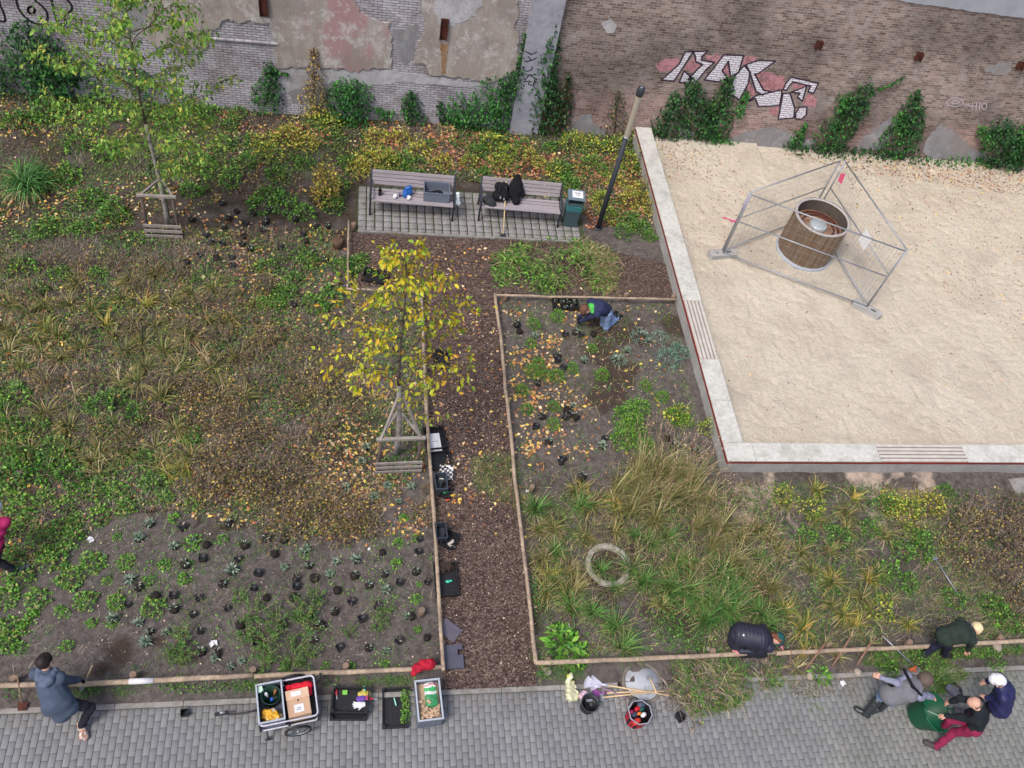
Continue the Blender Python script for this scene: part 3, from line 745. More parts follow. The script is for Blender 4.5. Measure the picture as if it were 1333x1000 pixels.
# --- surface nets: soft shapes (bags, jackets, people) from blended tapered limbs
def surface_net(Dg, o, h):
    ins = Dg < 0
    nx, ny, nz = Dg.shape
    c = np.zeros((nx - 1, ny - 1, nz - 1), int)
    for i in (0, 1):
        for j in (0, 1):
            for k in (0, 1): c += ins[i:nx - 1 + i, j:ny - 1 + j, k:nz - 1 + k]
    act = (c > 0) & (c < 8); idx = np.full(act.shape, -1); ids = np.argwhere(act); idx[act] = np.arange(len(ids))
    acc = np.zeros((len(ids), 3)); cnt = np.zeros(len(ids))
    cor = [(i, j, k) for i in (0, 1) for j in (0, 1) for k in (0, 1)]
    for a in cor:
        for ax in range(3):
            if a[ax]: continue
            b = list(a); b[ax] = 1
            da = Dg[ids[:, 0] + a[0], ids[:, 1] + a[1], ids[:, 2] + a[2]]; db = Dg[ids[:, 0] + b[0], ids[:, 1] + b[1], ids[:, 2] + b[2]]
            m = (da < 0) != (db < 0); t = np.where(m, da / np.where(m, da - db, 1), 0)
            p = np.array(a, float)[None].repeat(len(ids), 0); p[:, ax] += t
            acc[m] += p[m]; cnt[m] += 1
    V = (ids + acc / cnt[:, None]) * h + o
    F = []
    for ax in range(3):
        sl0 = [slice(None)] * 3; sl1 = [slice(None)] * 3; sl0[ax] = slice(0, -1); sl1[ax] = slice(1, None)
        a = ins[tuple(sl0)]; b = ins[tuple(sl1)]; e = np.argwhere(a != b)
        u, v = (ax + 1) % 3, (ax + 2) % 3
        e = e[(e[:, u] > 0) & (e[:, v] > 0) & (e[:, u] < Dg.shape[u] - 1) & (e[:, v] < Dg.shape[v] - 1)]
        q = []
        for du, dv in ((1, 1), (0, 1), (0, 0), (1, 0)):
            w = e.copy(); w[:, u] -= du; w[:, v] -= dv; q.append(idx[w[:, 0], w[:, 1], w[:, 2]])
        q = np.stack(q, 1); fl = ~a[e[:, 0], e[:, 1], e[:, 2]]; q[fl] = q[fl][:, ::-1]; F.append(q)
    F = np.concatenate(F); return V, F[(F >= 0).all(1)]

def soft(name, prims, m, h=.012, k=.03, fold=0, fs=30, parent=None, cut=None, seed=0, org=(0, 0, 0)):
    """prims: (a, b, ra, rb[, squash vector]) tapered limbs, melted together"""
    A = []
    for p in prims: A += [(Vector(p[0]), p[2]), (Vector(p[1]), p[3])]
    lo = np.array([min(a[i] - r for a, r in A) for i in range(3)]) - .05; hi = np.array([max(a[i] + r for a, r in A) for i in range(3)]) + .05
    n = np.ceil((hi - lo) / h).astype(int) + 1
    Dg = np.full(n, .5, np.float32)
    ax = [lo[i] + np.arange(n[i]) * h for i in range(3)]
    for p in prims:
        a = np.array(p[0], float); b = np.array(p[1], float); ra, rb = p[2], p[3]
        mg = max(ra, rb) + k + .03
        l = np.maximum(((np.minimum(a, b) - mg - lo) / h).astype(int), 0); u = np.minimum(((np.maximum(a, b) + mg - lo) / h).astype(int) + 2, n)
        X = ax[0][l[0]:u[0], None, None]; Y = ax[1][None, l[1]:u[1], None]; Z = ax[2][None, None, l[2]:u[2]]
        ab = b - a; L = max((ab ** 2).sum(), 1e-9)
        t = np.clip(((X - a[0]) * ab[0] + (Y - a[1]) * ab[1] + (Z - a[2]) * ab[2]) / L, 0, 1)
        dx = X - a[0] - t * ab[0]; dy = Y - a[1] - t * ab[1]; dz = Z - a[2] - t * ab[2]
        if len(p) > 4 and p[4] is not None:   # wide axis, widening factor
            w = np.array(p[4][0], float); w /= np.linalg.norm(w); f = p[4][1]
            s = dx * w[0] + dy * w[1] + dz * w[2]; c = s * (1 - 1 / f); dx = dx - c * w[0]; dy = dy - c * w[1]; dz = dz - c * w[2]
        d = np.sqrt(dx * dx + dy * dy + dz * dz) - (ra + (rb - ra) * t)
        S = Dg[l[0]:u[0], l[1]:u[1], l[2]:u[2]]
        hh = np.clip(.5 + .5 * (S - d) / k, 0, 1)
        S[...] = S * (1 - hh) + d * hh - k * hh * (1 - hh)
    if fold:
        X, Y, Z = np.meshgrid(*ax, indexing='ij', sparse=True); s = seed * 1.7
        f = np.sin(X * fs + 3 * np.sin(Y * fs * .4 + s)) * np.sin(Y * fs * .8 + 2.5 * np.sin(Z * fs * .5 + s)) + .6 * np.sin(Z * fs * 1.3 + 2 * np.sin(X * fs * .6 + s))
        Dg = Dg + f * fold
    if cut is not None:
        X, Y, Z = np.meshgrid(*ax, indexing='ij', sparse=True)
        for pt, nn in cut: Dg = np.maximum(Dg, (X - pt[0]) * nn[0] + (Y - pt[1]) * nn[1] + (Z - pt[2]) * nn[2])
    V, F = surface_net(Dg, lo, h)
    return link(name, npmesh(name, V - np.array(org), F, m, True), parent)

# blue bag, backpack, dark bag, jacket on the benches
M_blue = mat('blue_plastic_film', (36, 92, 170), .35, .2, 14, .4, 30, spec=.5)
o = soft('plastic_bag', [((1.12, 15.95, .56), (1.2, 15.98, .60), .06, .05), ((1.12, 15.97, .62), (1.14, 15.98, .70), .05, .035), ((1.18, 15.97, .6), (1.2, 15.99, .7), .04, .045)], M_blue, .01, .03, .006, 60)
o.scale = (1.25, 1.25, 1.25); o.location = (-.29, -3.99, -.14); tag(o, 'crumpled bright blue bag standing on the left bench', 'bag')
o = soft('white_bag', [((2.33, 15.9, .5), (2.33, 15.95, .68), .07, .045), ((2.36, 15.84, .48), (2.35, 15.9, .45), .05, .05)], mat('white_film', (214, 222, 226), .4, .08, 12, .4, 30), .01, .03, .006, 60); tag(o, 'white plastic bag hanging at the right arm of the left bench', 'bag')
o = soft('handbag', [((3.02, 15.88, .60), (3.12, 15.84, .58), .10, .11), ((3.04, 15.92, .72), (3.10, 15.90, .70), .06, .06), ((3.2, 15.78, .54), (3.1, 15.8, .54), .05, .07)], mat('charcoal_cloth', (50, 54, 56), .9, .2, 14, .5, 60), .012, .04, .006, 40)
tag(o, 'charcoal cloth bag slumped at the left end of the right bench', 'bag')
bp = empty('backpack', (3.38, 15.95, .52), 0, 'black backpack leaning on the backrest of the right bench', 'backpack')
soft('pack_body', [((3.28, 16.0, .66), (3.44, 15.98, .66), .13, .13), ((3.29, 16.12, .84), (3.43, 16.10, .85), .10, .10)], M_blackm, .012, .06, .005, 34, bp, org=(3.38, 15.95, .52))
MB().tube([(-.08, .0, .16), (-.09, -.02, .3), (-.06, .12, .4)], .012, 8).tube([(.08, .0, .16), (.1, -.02, .3), (.06, .1, .42)], .012, 8).build('strap', M_black, bp)
for q_ in ((-.05, -.10, .2), (.04, -.10, .16)): MB().box(q_, (.028, .02, .05)).build('buckle', M_greypl, bp)
o = soft('jacket', [((3.74, 16.32, .98), (3.70, 16.1, .74), .07, .15, ((1, 0, 0), 1.15)), ((3.70, 16.1, .74), (3.74, 15.93, .58), .13, .10), ((3.80, 16.28, .9), (3.9, 16.05, .66), .06, .06), ((3.66, 16.25, .88), (3.56, 16.05, .66), .06, .06)], M_blackm, .012, .05, .007, 34)
tag(o, 'black jacket hung over the backrest of the right bench', 'jacket')
# stick leaning on the bench
br = empty('hand_brush', P(655, 306, .06), 0, 'pale handled tool leaning against the right bench', 'brush')
t0 = P(655, 306, .06); t1 = Vector((3.47, 16.2, .93))
MB().tube([t0 * 0 + Vector((0, 0, .03)), t1 - t0], .016, 8).build('handle', M_broom, br)
MB().box((.0, -.03, .02), (.12, .05, .06)).build('head', M_iron, br, bevel=.01)

# --- litter bin
bn = empty('litter_bin', P(741, 290, .055), math.radians(-6), 'small green grey litter bin with teal bag right of the benches', 'bin')
M_bin = mat('bin_green', (66, 84, 88), .55, .12, 6, .1, 40)
MB().box((0, 0, .26), (.34, .32, .52), taper=1.08).build('body', M_bin, bn, bevel=.02)
MB().box((0, 0, .58), (.375, .355, .2), taper=1.02).build('bin_bag', mat('teal_bin_bag', (58, 116, 120), .35, .2, 10, .7, 25, .02, spec=.5), bn, bevel=.03)
MB().box((0, 0, .70), (.38, .36, .04)).box((-.18, .0, .78), (.02, .34, .16)).box((.18, .0, .78), (.02, .34, .16)).box((0, .17, .78), (.36, .02, .16)).build('hood', M_bin, bn, bevel=.01)
MB().box((0, .0, .88), (.42, .38, .05)).build('lid', mat('bin_lid', (104, 122, 134), .5, .1, 5), bn, bevel=.02)
MB().box((0.02, .0, .909), (.26, .24, .005)).build('lid_label', M_white, bn)
MB().box((.02, .04, .9135), (.14, .02, .002)).box((.02, -.03, .9135), (.11, .016, .002)).build('lid_print', M_iron, bn)

# --- slatted timber tub in the sand pit
c0 = P(1046, 328, .05); TB = empty('wooden_tub', (c0.x - .02, c0.y + .0, .06), 0, 'large round wooden slatted tub standing in the sand inside the fence', 'tub')
s_ = NT('tub_staves'); g_ = s_.n('NewGeometry'); v_ = s_.objco(); mp_ = s_.n('Mapping'); mp_.inputs['Scale'].default_value = (6, 6, .8); s_.l(v_, mp_.inputs[0])
c_ = s_.ramp(g_.outputs['Random Per Island'], [(0, lin((118, 96, 76))), (.5, lin((142, 118, 94))), (1, lin((132, 120, 106)))])
c_ = s_.mix(.8, c_, s_.ramp(s_.noise(mp_.outputs[0], 4, 5), [(.3, g1(.7)), (.7, g1(1.2))]), 'MULTIPLY'); s_.color(c_); s_.rough(.85, .2)
RT, HTB = .67, 1.10
st = MB(); n = 84
for i in range(n):
    a = 2 * pi * i / n; ca, sa = math.cos(a), math.sin(a); w = 2 * pi * RT / n
    st.box((RT * ca, RT * sa, .08 + HTB / 2), (.03, w - .012, HTB), Matrix.Rotation(a, 3, 'Z'))
st.build('staves', s_.m, TB)
MB().lathe([(RT - .03, .1), (RT - .03, HTB + .07)], 64).build('lining', mat('tub_lining', (92, 82, 74), .9, .2, 8), TB)
MB().lathe([(RT + .045, 0), (RT + .05, .08), (RT - .03, .085), (RT - .04, 0)], 64).build('base_ring', M_greypl, TB)
MB().lathe([(RT + .02, HTB + .06), (RT + .025, HTB + .085), (RT - .04, HTB + .088), (RT - .045, HTB + .06)], 64).build('rim', mat('worn_steel_rim', (176, 170, 166), .5, .1, 8), TB)
MB().lathe([(RT - .04, .84), (.22, .86)], 64).build('inner_floor', mat('rusty_floor', (128, 92, 72), .85, .3, 5, .3, 30, col2=(150, 124, 104)), TB)
for r_ in (.52, .41): MB().lathe([(r_ + .02, .85), (r_ + .02, .89), (r_ - .02, .89), (r_ - .02, .85)], 56).build('inner_ring', M_rust, TB)
MB().lathe([(.22, .85), (.22, .93), (.2, .95), (0, .955)], 40).build('hub_disc', mat('galvanised_disc', (186, 194, 198), .45, .15, 8, .1, 40, metal=.3), TB)

# --- mobile site fence: three panels round the tub
M_mesh = M_galv
def fence_panel(a, b, label, H=2.0, name='site_fence'):
    a = Vector(a); b = Vector(b); r = empty(name, a, 0, label, 'site fence', 'mesh fence panels round the wooden tub')
    d = b - a; d.z = 0; Lh = d.length; u = d.normalized(); e = u * .03
    z0, z1 = .12, H
    p = lambda s, z: u * s + Vector((0, 0, z))
    for s in (.03, Lh - .03): MB().tube([p(s, .0), p(s, z1)], .021, 10).build('upright', M_galv, r)
    for z in (z0, 1.15, z1 - .02): MB().tube([p(.03, z), p(Lh - .03, z)], .017 if z != 1.15 else .014, 8).build('cross_tube', M_galv, r)
    w = MB(); n = int((Lh - .06) / .1)
    for i in range(1, n): w.tube([p(.03 + i * .1, z0), p(.03 + i * .1, z1 - .02)], .0026, 4, cap=False)
    for i in range(1, 9): w.tube([p(.03, z0 + i * .21), p(Lh - .03, z0 + i * .21)], .0026, 4, cap=False)
    w.build('wire_mesh', M_galv, r)
    return r
FA = P(938, 333, .06); FB = P(1127, 404, .06); FC = P(1043, 258, .06)
# third corner stands behind the tub: its foot is hidden, its head shows at the top
best = None
for i in range(200):
    for j in range(120):
        pass
    break
FC = W(1098, 208, 18.0)   # head of the far corner (z ~ 2)
for yy in np.arange(15.5, 19.0, .02):
    q = W(1098, 208, yy)
    if abs(q.z - 2.06) < .02: FC = Vector((q.x, q.y, .06)); break
fence_panel(FA, FB, 'mesh fence panel nearest the camera in front of the wooden tub')
fence_panel(FB + Vector((.03, .05, 0)), FC + Vector((.05, 0, 0)), 'mesh fence panel right of the wooden tub with white notice on it')
fence_panel(FC + Vector((-.05, 0, 0)), FA + Vector((0, .06, 0)), 'mesh fence panel left of and behind the wooden tub')
M_foot = mat('fence_foot_concrete', (168, 166, 164), .9, .15, 6, .4, 60)
def foot(c, ang, label):
    r = empty('concrete_block', c, ang, label, 'concrete block', 'concrete feet of the mesh fence')
    b = MB(); b.prism([(-.33, -.11, 0), (.33, -.11, 0), (.38, 0, 0), (.33, .11, 0), (-.33, .11, 0), (-.38, 0, 0)], (0, 0, .12)); b.build('block', M_foot, r, bevel=.012)
    MB().box((-.15, 0, .1215), (.05, .03, .004)).box((.15, 0, .1215), (.12, .045, .004)).build('socket', M_iron, r)
foot(FA + Vector((.02, 0, .0)), math.radians(8), 'pale concrete fence foot left of the tub')
foot(FB + Vector((-.02, -.02, .0)), math.radians(-38), 'concrete fence foot at the front right corner, with dark slots')
foot(FC, math.radians(65), 'concrete fence foot behind the tub near the ivy')
# notice and tapes
def flat(name, pts, m, label, cat, t=.004):
    o = pts[0]; q = [Vector(p) - Vector(o) for p in pts]; n = (q[1] - q[0]).cross(q[2] - q[0]).normalized() * t
    ob = MB().prism(q, n).build(name, m, None, loc=o); return tag(ob, label, cat)
fd = (FC - FB).normalized()
def onp(s, z): q = FB + Vector((.03, .05, 0)) + fd * s; return Vector((q.x - .012, q.y - .012, z))
flat('notice', [onp(1.05, 1.0), onp(1.38, 1.05), onp(1.34, 1.45), onp(1.02, 1.4)], M_white, 'white notice sheet fixed to the right hand fence panel', 'sign')
M_pinkt = mat('pink_tape', (220, 92, 130), .5, .1, 10)
flat('tape_marker', [onp(2.78, 1.58), onp(2.95, 1.55), onp(2.98, 1.75), onp(2.84, 1.86)], M_pinkt, 'pink tape tied to the far end of the right fence panel', 'tape')
q = FA + Vector((0, 0, 1.15))
o = MB().tube([(0, 0, 0), (-.1, .02, -.03), (-.22, .06, .0), (-.34, .05, .04)], [.012, .03, .012, .028], 6).build('tape_streamer', M_pinkt, None, loc=q); tag(o, 'pink tape end blowing from the left fence corner', 'tape')
o = MB().tube([(0, .0, 0), (.02, .03, -.25), (.0, .0, -.42)], [.02, .024, .018], 8).build('tape_wrap', mat('lilac_tape', (170, 140, 180), .5), None, loc=FA + Vector((.03, .03, 1.85))); tag(o, 'lilac tape wound round the top of the left fence corner', 'tape')

# --- tree stakes
M_stake = mat('weathered_stake', (150, 142, 136), .9, .25, 4, .4, 60, grain=(1, 1, .2))
M_staked = mat('dark_stake', (92, 80, 74), .9, .25, 4, .4, 60, grain=(1, 1, .2))
def stakes(c, w, dpt, H, rz, label, top, brace=True):
    r = empty('tree_stakes', c, rz, label, 'tree stakes')
    hw, hd = w / 2, dpt / 2
    for x, y in ((-hw, -hd), (hw, -hd), (0, hd)): MB().tube([(x, y, -.05), (x * .93, y * .93, H)], .034, 10).build('stake', M_staked, r)
    for z in (.10, .25, .40): MB().bar((-hw - .06, -hd - .045, z), (hw + .06, -hd - .045, z), .025, .07).build('slat', M_stake, r)
    MB().bar((-hw - .06, -hd - .0, H + .01), (hw + .06, -hd, H + .01), .06, .05).build('cross_rail', M_stake, r)
    MB().bar((-hw, -hd + .03, H - .02), (0, hd, H - .02), .04, .05).build('cross_rail', M_stake, r)
    MB().bar((hw, -hd + .03, H - .02), (0, hd, H - .02), .04, .05).build('cross_rail', M_stake, r)
    for x in (-hw, hw) if brace else ():  MB().bar((x * .95, -hd, H), (top[0] + (.04 if x > 0 else -.04), top[1], top[2]), .04, .04).build('brace', M_stake, r)
    return r
T1 = P(219, 300); T2 = P(515, 594)
stakes((T2.x + .02, T2.y - .04, 0), .76, .64, 1.15, math.radians(3), 'grey timber stakes and slats round the young yellow leaved tree', (-.02, .04, 2.0))
stakes((T1.x - .03, T1.y + .05, 0), .66, .6, 1.2, 0, 'dark timber stakes and slats round the taller green leaved tree', (0, 0, 1.5), False)

# --- concrete ring, cover slab, kerb fragment
rc = P(791, 737); ring = MB().lathe([(.42, -.05), (.43, .075), (.41, .085), (.345, .085), (.33, .07), (.33, -.05)], 40); 
ring = ring.build('concrete_ring', mat('mossy_ring', (170, 162, 152), .9, .25, 9, .5, 60, col2=(128, 128, 108)), None, loc=(rc.x, rc.y, .0)); tag(ring, 'round weathered concrete ring lying in the grassy bed', 'ring')
cv = P(836, 889); cvr = empty('manhole_cover', (cv.x, cv.y, 0), 0, 'round pale concrete cover between the front rail and pavement', 'manhole cover')
MB().lathe([(.36, -.04), (.36, .022), (.345, .03), (.31, .03), (.30, .012)], 40).build('frame', mat('cover_frame', (122, 116, 108), .9, .2, 8, .3), cvr)
MB().lathe([(.3, .0), (.298, .024), (0, .028)], 40).build('lid', mat('painted_lid', (178, 182, 190), .8, .08, 3.4, .2, 60, col2=(150, 150, 152), thr=(.58, .66)), cvr)
setts = blocks(3.9, 5.75, 4.02, KY + .0, .1, .1, .012, M_sett, 'sett_surround', .006, stag=True, jit=.003, keep=lambda x, y: .37 < math.hypot(x - cv.x, y - cv.y) < .62); tag(setts, kind='structure')

# ================================================================ SMALL THINGS ON THE PATH AND PAVEMENT
def tray(loc, rz, label, w=.58, l=.38, h=.10, m=M_black, tilt=(0, 0), group='black nursery trays', name='nursery_tray'):
    r = empty(name, loc, 0, label, 'tray', group); r.rotation_euler = (tilt[0], tilt[1], rz)
    b = MB(); b.box((0, 0, .006), (w - .02, l - .02, .012))
    for sx in (-1, 1):
        b.box((sx * (w / 2 - .006), 0, h * .35), (.012, l - .03, h * .6)); b.box((sx * (w / 2 - .004), 0, h * .92), (.016, l, h * .13))
        for sy in (-1, 1): b.box((sx * (w / 2 - .02), sy * (l / 2 - .02), h / 2 + .012), (.045, .045, h + .02))
    for sy in (-1, 1):
        b.box((0, sy * (l / 2 - .006), h * .35), (w - .03, .012, h * .6)); b.box((0, sy * (l / 2 - .004), h * .92), (w, .016, h * .13))
    for i in range(7): b.box((-w / 2 + w * (i + 1) / 8, 0, .016), (.01, l - .04, .008))
    for i in range(4): b.box((0, -l / 2 + l * (i + 1) / 5, .0165), (w - .04, .01, .009))
    b.build('tray_body', m, r); return r
def at(px, py, z=.05): p = P(px, py, z); return (p.x, p.y, z)
# column of trays beside the left rail
z_p = .045
tr = tray(at(566, 573), math.radians(97), 'black tray with white sheet lying in it, farthest of the trays beside the path', .5, .4)
o = MB().box((0, 0, 0), (.26, .40, .004)).build('paper_sheet', M_white, None, loc=at(565, 576, .10), rot=(.05, 0, math.radians(7))); tag(o, 'white printed sheet lying in the farthest tray on the path', 'paper')
o = MB().box((0, 0, 0), (.05, .012, .001)).box((.06, 0, 0), (.04, .012, .001)).build('print_mark', M_greyp, o, loc=(0, .02, .003))
tray(at(572, 601), math.radians(10), 'upside down black tray beside the white gridded paper', .42, .36, .09, tilt=(.12, .1))
o = MB().box((0, 0, 0), (.26, .3, .004)).build('paper_sheet', M_white, None, loc=at(581, 615, .09), rot=(.1, -.06, math.radians(-6))); tag(o, 'white sheet half under black grid near the second tray', 'paper')
gd = MB()
for i in range(6): gd.box((-.16 + i * .064, 0, 0), (.012, .24, .012))
for i in range(4): gd.box((0, -.11 + i * .073, 0), (.34, .012, .0125))
tag(gd.build('plastic_grid', M_black, None, loc=at(580, 616, .115), rot=(.06, 0, math.radians(-40))), 'black plastic grid lying on the white sheet', 'grid')
open_box('folding_crate', at(573, 633, .05), math.radians(4), (.22, .34, .2), .01, mat('slate_plastic', (66, 74, 84), .5), 'slate grey folding crate against the rail below the white sheets', 'crate', rim=.02, ribs=4)
tray(at(580, 640), math.radians(70), 'small black tray beside the slate crate', .3, .22, .08)
def leaf_bit(px, py, col, nm, label, cat, r=.04, z=.09):
    o = MB().ball((0, 0, 0), r, 8, (1, .7, .35)).ball((r * 1.2, r * .3, 0), r * .7, 8, (1, .7, .4)).build(nm, mat(nm + '_colour', col, .5), None, loc=at(px, py, z)); tag(o, label, cat)
leaf_bit(579, 641, (40, 170, 90), 'green_trowel', 'green plastic grip lying in the tray below the slate crate', 'trowel')
leaf_bit(588, 645, (226, 186, 70), 'tape_roll', 'yellow roll lying beside the small black tray', 'tape')
leaf_bit(582, 651, (220, 92, 62), 'orange_tie', 'orange tie lying beside the small black tray', 'tie', .03)
open_box('folding_crate', at(573, 697, .05), math.radians(5), (.2, .3, .2), .01, mat('slate_plastic_b', (58, 62, 74), .5), 'slate grey crate against the rail above the tray of soil', 'crate', rim=.02, ribs=4)
tray(at(585, 705), math.radians(60), 'black tray holding a pale rag, tilted beside the second slate crate', .34, .26, .09, tilt=(.0, .15))
o = soft('rag', [((0, 0, 0), (.06, .04, .01), .03, .035), ((.02, -.05, 0), (.08, -.06, .01), .025, .02)], mat('pale_rag', (186, 176, 168), .9), .01, .02, .006, 70); o.location = at(585, 708, .11); tag(o, 'crumpled pale rag in the tilted black tray', 'rag')
tr4 = tray(at(580, 756), math.radians(92), 'large black tray with dark soil clods in its far half, below the crates', .62, .40, .1)
o = soft('soil_clods', [((random.uniform(-.14, .14), random.uniform(0, .18), 0), (random.uniform(-.14, .14), random.uniform(0, .18), .02), .04, .05) for _ in range(9)], M_soilc, .012, .02, .012, 60); o.location = at(580, 744, .09); tag(o, 'dark soil clods with dead roots in the large tray', 'soil')
leaf_bit(583, 757, (70, 200, 170), 'mint_trowel', 'mint green trowel grip lying in the large black tray', 'trowel', .045)
o = MB().box((0, 0, .02), (.36, .26, .035)).box((0, 0, .04), (.32, .22, .012)).build('tray_cover', mat('mauve_grey_plastic', (92, 88, 100), .5), None, loc=at(585, 821, .06), rot=(.1, .1, math.radians(-38))); tag(o, 'mauve grey plastic lid lying askew on the path, above the square one', 'cover')
lid = MB().prism([(-.17, -.2, 0), (.17, -.2, 0), (.17, .02, 0), (.09, .02, 0), (.09, .12, 0), (.17, .12, 0), (.17, .2, 0), (-.17, .2, 0)], (0, 0, .045)).build('plastic_board', mat('slate_board', (84, 84, 98), .5), None, loc=at(589, 856, .05), rot=(0, 0, math.radians(2)), bevel=.006)
tag(lid, 'square slate plastic board with a notch at the near end of the path', 'board')
o = soft('black_sack', [((0, 0, 0), (.15, .1, 0), .06, .05), ((.0, .1, .02), (.08, .14, .05), .05, .04)], M_blackm, .012, .03, .008, 50); o.location = at(567, 465, .08); tag(o, 'black sack on the path behind the yellow leaved tree', 'sack')
tray(at(574, 470), math.radians(80), 'black tray on the path partly hidden by the yellow tree', .4, .3)
tr6 = tray(at(489, 362), math.radians(-12), 'black tray of seedlings inside the fenced mulch corner', .55, .36, .1)
tr7 = tray(at(735, 398, .03), math.radians(0), 'black tray of grey pots beside the person with green hood', .58, .3, .12)

# pavement: tray with gloves
tv = tray(at(456, 914, .09), math.radians(-4), 'black tray holding gloves and red secateurs on the pavement, upper of two', .56, .40, .12)
tray(at(454, 921, .0), math.radians(-3), 'black tray on the pavement underneath the glove tray', .56, .42, .09)
def glove(loc, rz, m, label, z=.13):
    r = []
    b = [((0, 0, 0), (.08, 0, 0), .03, .035, ((0, 1, 0), 1.4))]
    for i, (y, L) in enumerate(((-.03, .06), (-.01, .075), (.012, .07), (.032, .055))): b.append(((.1, y, 0), (.1 + L, y * 1.5, .005), .013, .011))
    b.append(((.04, .04, 0), (.08, .075, .005), .014, .012))
    o = soft('work_glove', b, m, .006, .015, 0); o.location = (*P(loc[0], loc[1], z)[:2], z); o.rotation_euler = (0, 0, rz); tag(o, label, 'glove'); return o
glove((474, 917), math.radians(182), M_white, 'white work glove lying in the black glove tray', .125)
glove((466, 910), math.radians(10), mat('purple_glove', (108, 74, 164), .7), 'purple work glove lying above the white glove', .13)
glove((468, 904), math.radians(5), mat('yellow_glove', (204, 186, 90), .7), 'yellow and purple glove lying at the back of the glove tray', .13)
def secateur(loc, rz, m, label):
    r = empty('secateurs', loc, rz, label, 'secateurs')
    MB().tube([(0, 0, 0), (.01, .06, 0), (.03, .13, 0)], .011, 8).tube([(0, 0, 0), (-.015, .06, 0), (-.02, .13, 0)], .011, 8).build('handle', m, r)
    MB().bar((0, 0, 0), (0, -.07, 0), .02, .006).build('blade', M_galv, r)
M_redp = mat('red_handle', (206, 62, 74), .45, .1, 8, 0, spec=.45)
secateur((*P(438, 905, .13)[:2], .13), math.radians(8), M_redp, 'red handled secateurs at the left end of the glove tray')
secateur((*P(486, 910, .13)[:2], .14), math.radians(80), M_redp, 'red handled secateurs at the right end of the glove tray')
o = MB().box((0, 0, .02), (.08, .07, .03)).build('lime_box', mat('lime_plastic', (130, 200, 84), .5), None, loc=(*P(449, 902, .11)[:2], .11), bevel=.005); tag(o, 'small lime green packet in the glove tray', 'packet')
o = MB().tube([(0, 0, 0), (.0, .1, .02)], .014, 8).build('mint_trowel', mat('mint_plastic', (130, 220, 190), .5), None, loc=(*P(475, 902, .14)[:2], .14), rot=(0, 0, .15)); tag(o, 'mint green tool handle at the back of the glove tray', 'tool')
# pavement: seedling tray
tv2 = tray(at(514, 923, .0), math.radians(90), 'black tray with a row of green seedlings on the pavement', .62, .40, .08)
o = MB().tube([(0, 0, 0), (.03, -.13, .0)], .01, 8).build('plant_label_stick', mat('mint_plastic_b', (150, 226, 206), .5), None, loc=(*P(513, 908, .1)[:2], .1)); tag(o, 'mint green stick lying beside the green seedlings', 'stick')
# grey tall crate with soil bags
gc = open_box('transport_crate', (*P(556, 921, 0)[:2], 0), math.radians(4), (.38, .62, .40), .012, M_greyp, 'tall grey crate packed with soil bags and wood chips on the pavement', 'crate', rim=.028, rimm=M_greypl, ribs=5)
gcl = Vector(gc.location)
s_ = NT('printed_soil_bag'); v_ = s_.objco(); sp_ = s_.n('SeparateXYZ'); s_.l(v_, sp_.inputs[0])
c_ = s_.ramp(s_.math('ADD', s_.math('MULTIPLY', sp_.outputs[1], 2.4), s_.math('MULTIPLY', s_.noise(v_, 12, 3), .25)), [(0, lin((60, 140, 90))), (.22, lin((210, 214, 208))), (.36, lin((70, 170, 100))), (.5, lin((226, 226, 220))), (.56, lin((206, 120, 140))), (.62, lin((226, 226, 220))), (.74, lin((52, 168, 92)))], 'CONSTANT'); s_.color(c_); s_.rough(.35, .5)
o = soft('soil_bag', [((-.02, -.1, 0), (-.02, .2, 0), .05, .05, ((1, 0, 0), 2.3))], s_.m, .012, .03, .005, 40); o.location = gcl + Vector((.06, .06, .30)); o.rotation_euler = (0, 0, .1); tag(o, 'green and white printed soil bag in the tall grey crate', 'bag')
mb = MB()
for i in range(26): mb.box((random.uniform(-.14, .12), random.uniform(-.27, .1) if i % 2 else random.uniform(-.27, -.15), random.uniform(.0, .05)), (random.uniform(.03, .09), random.uniform(.02, .05), .02), Matrix.Rotation(random.uniform(0, 3), 3, 'Z') @ Matrix.Rotation(random.uniform(-.5, .5), 3, 'X'))
mb.box((0, 0, -.04), (.34, .58, .02)); o = mb.build('wood_offcuts', mat('wood_offcut', (196, 168, 140), .8, .25, 12), None, loc=gcl + Vector((-.0, 0, .31)), rot=(0, 0, .07)); tag(o, 'pale wood offcuts and packets filling the tall grey crate', 'wood offcuts')
# red jacket on the rail
o = soft('red_jacket', [((-.13, 0, 0), (.12, .03, 0), .06, .07), ((-.17, -.08, -.04), (-.1, 0, 0), .04, .06), ((0, .08, .02), (.13, .08, .0), .05, .06)], mat('crimson_cloth', (176, 28, 52), .8, .2, 10, .4, 50), .012, .05, .01, 38); o.location = (*P(551, 869, .28)[:2], .28); tag(o, 'crimson jacket lying over the corner of the front rail', 'jacket')
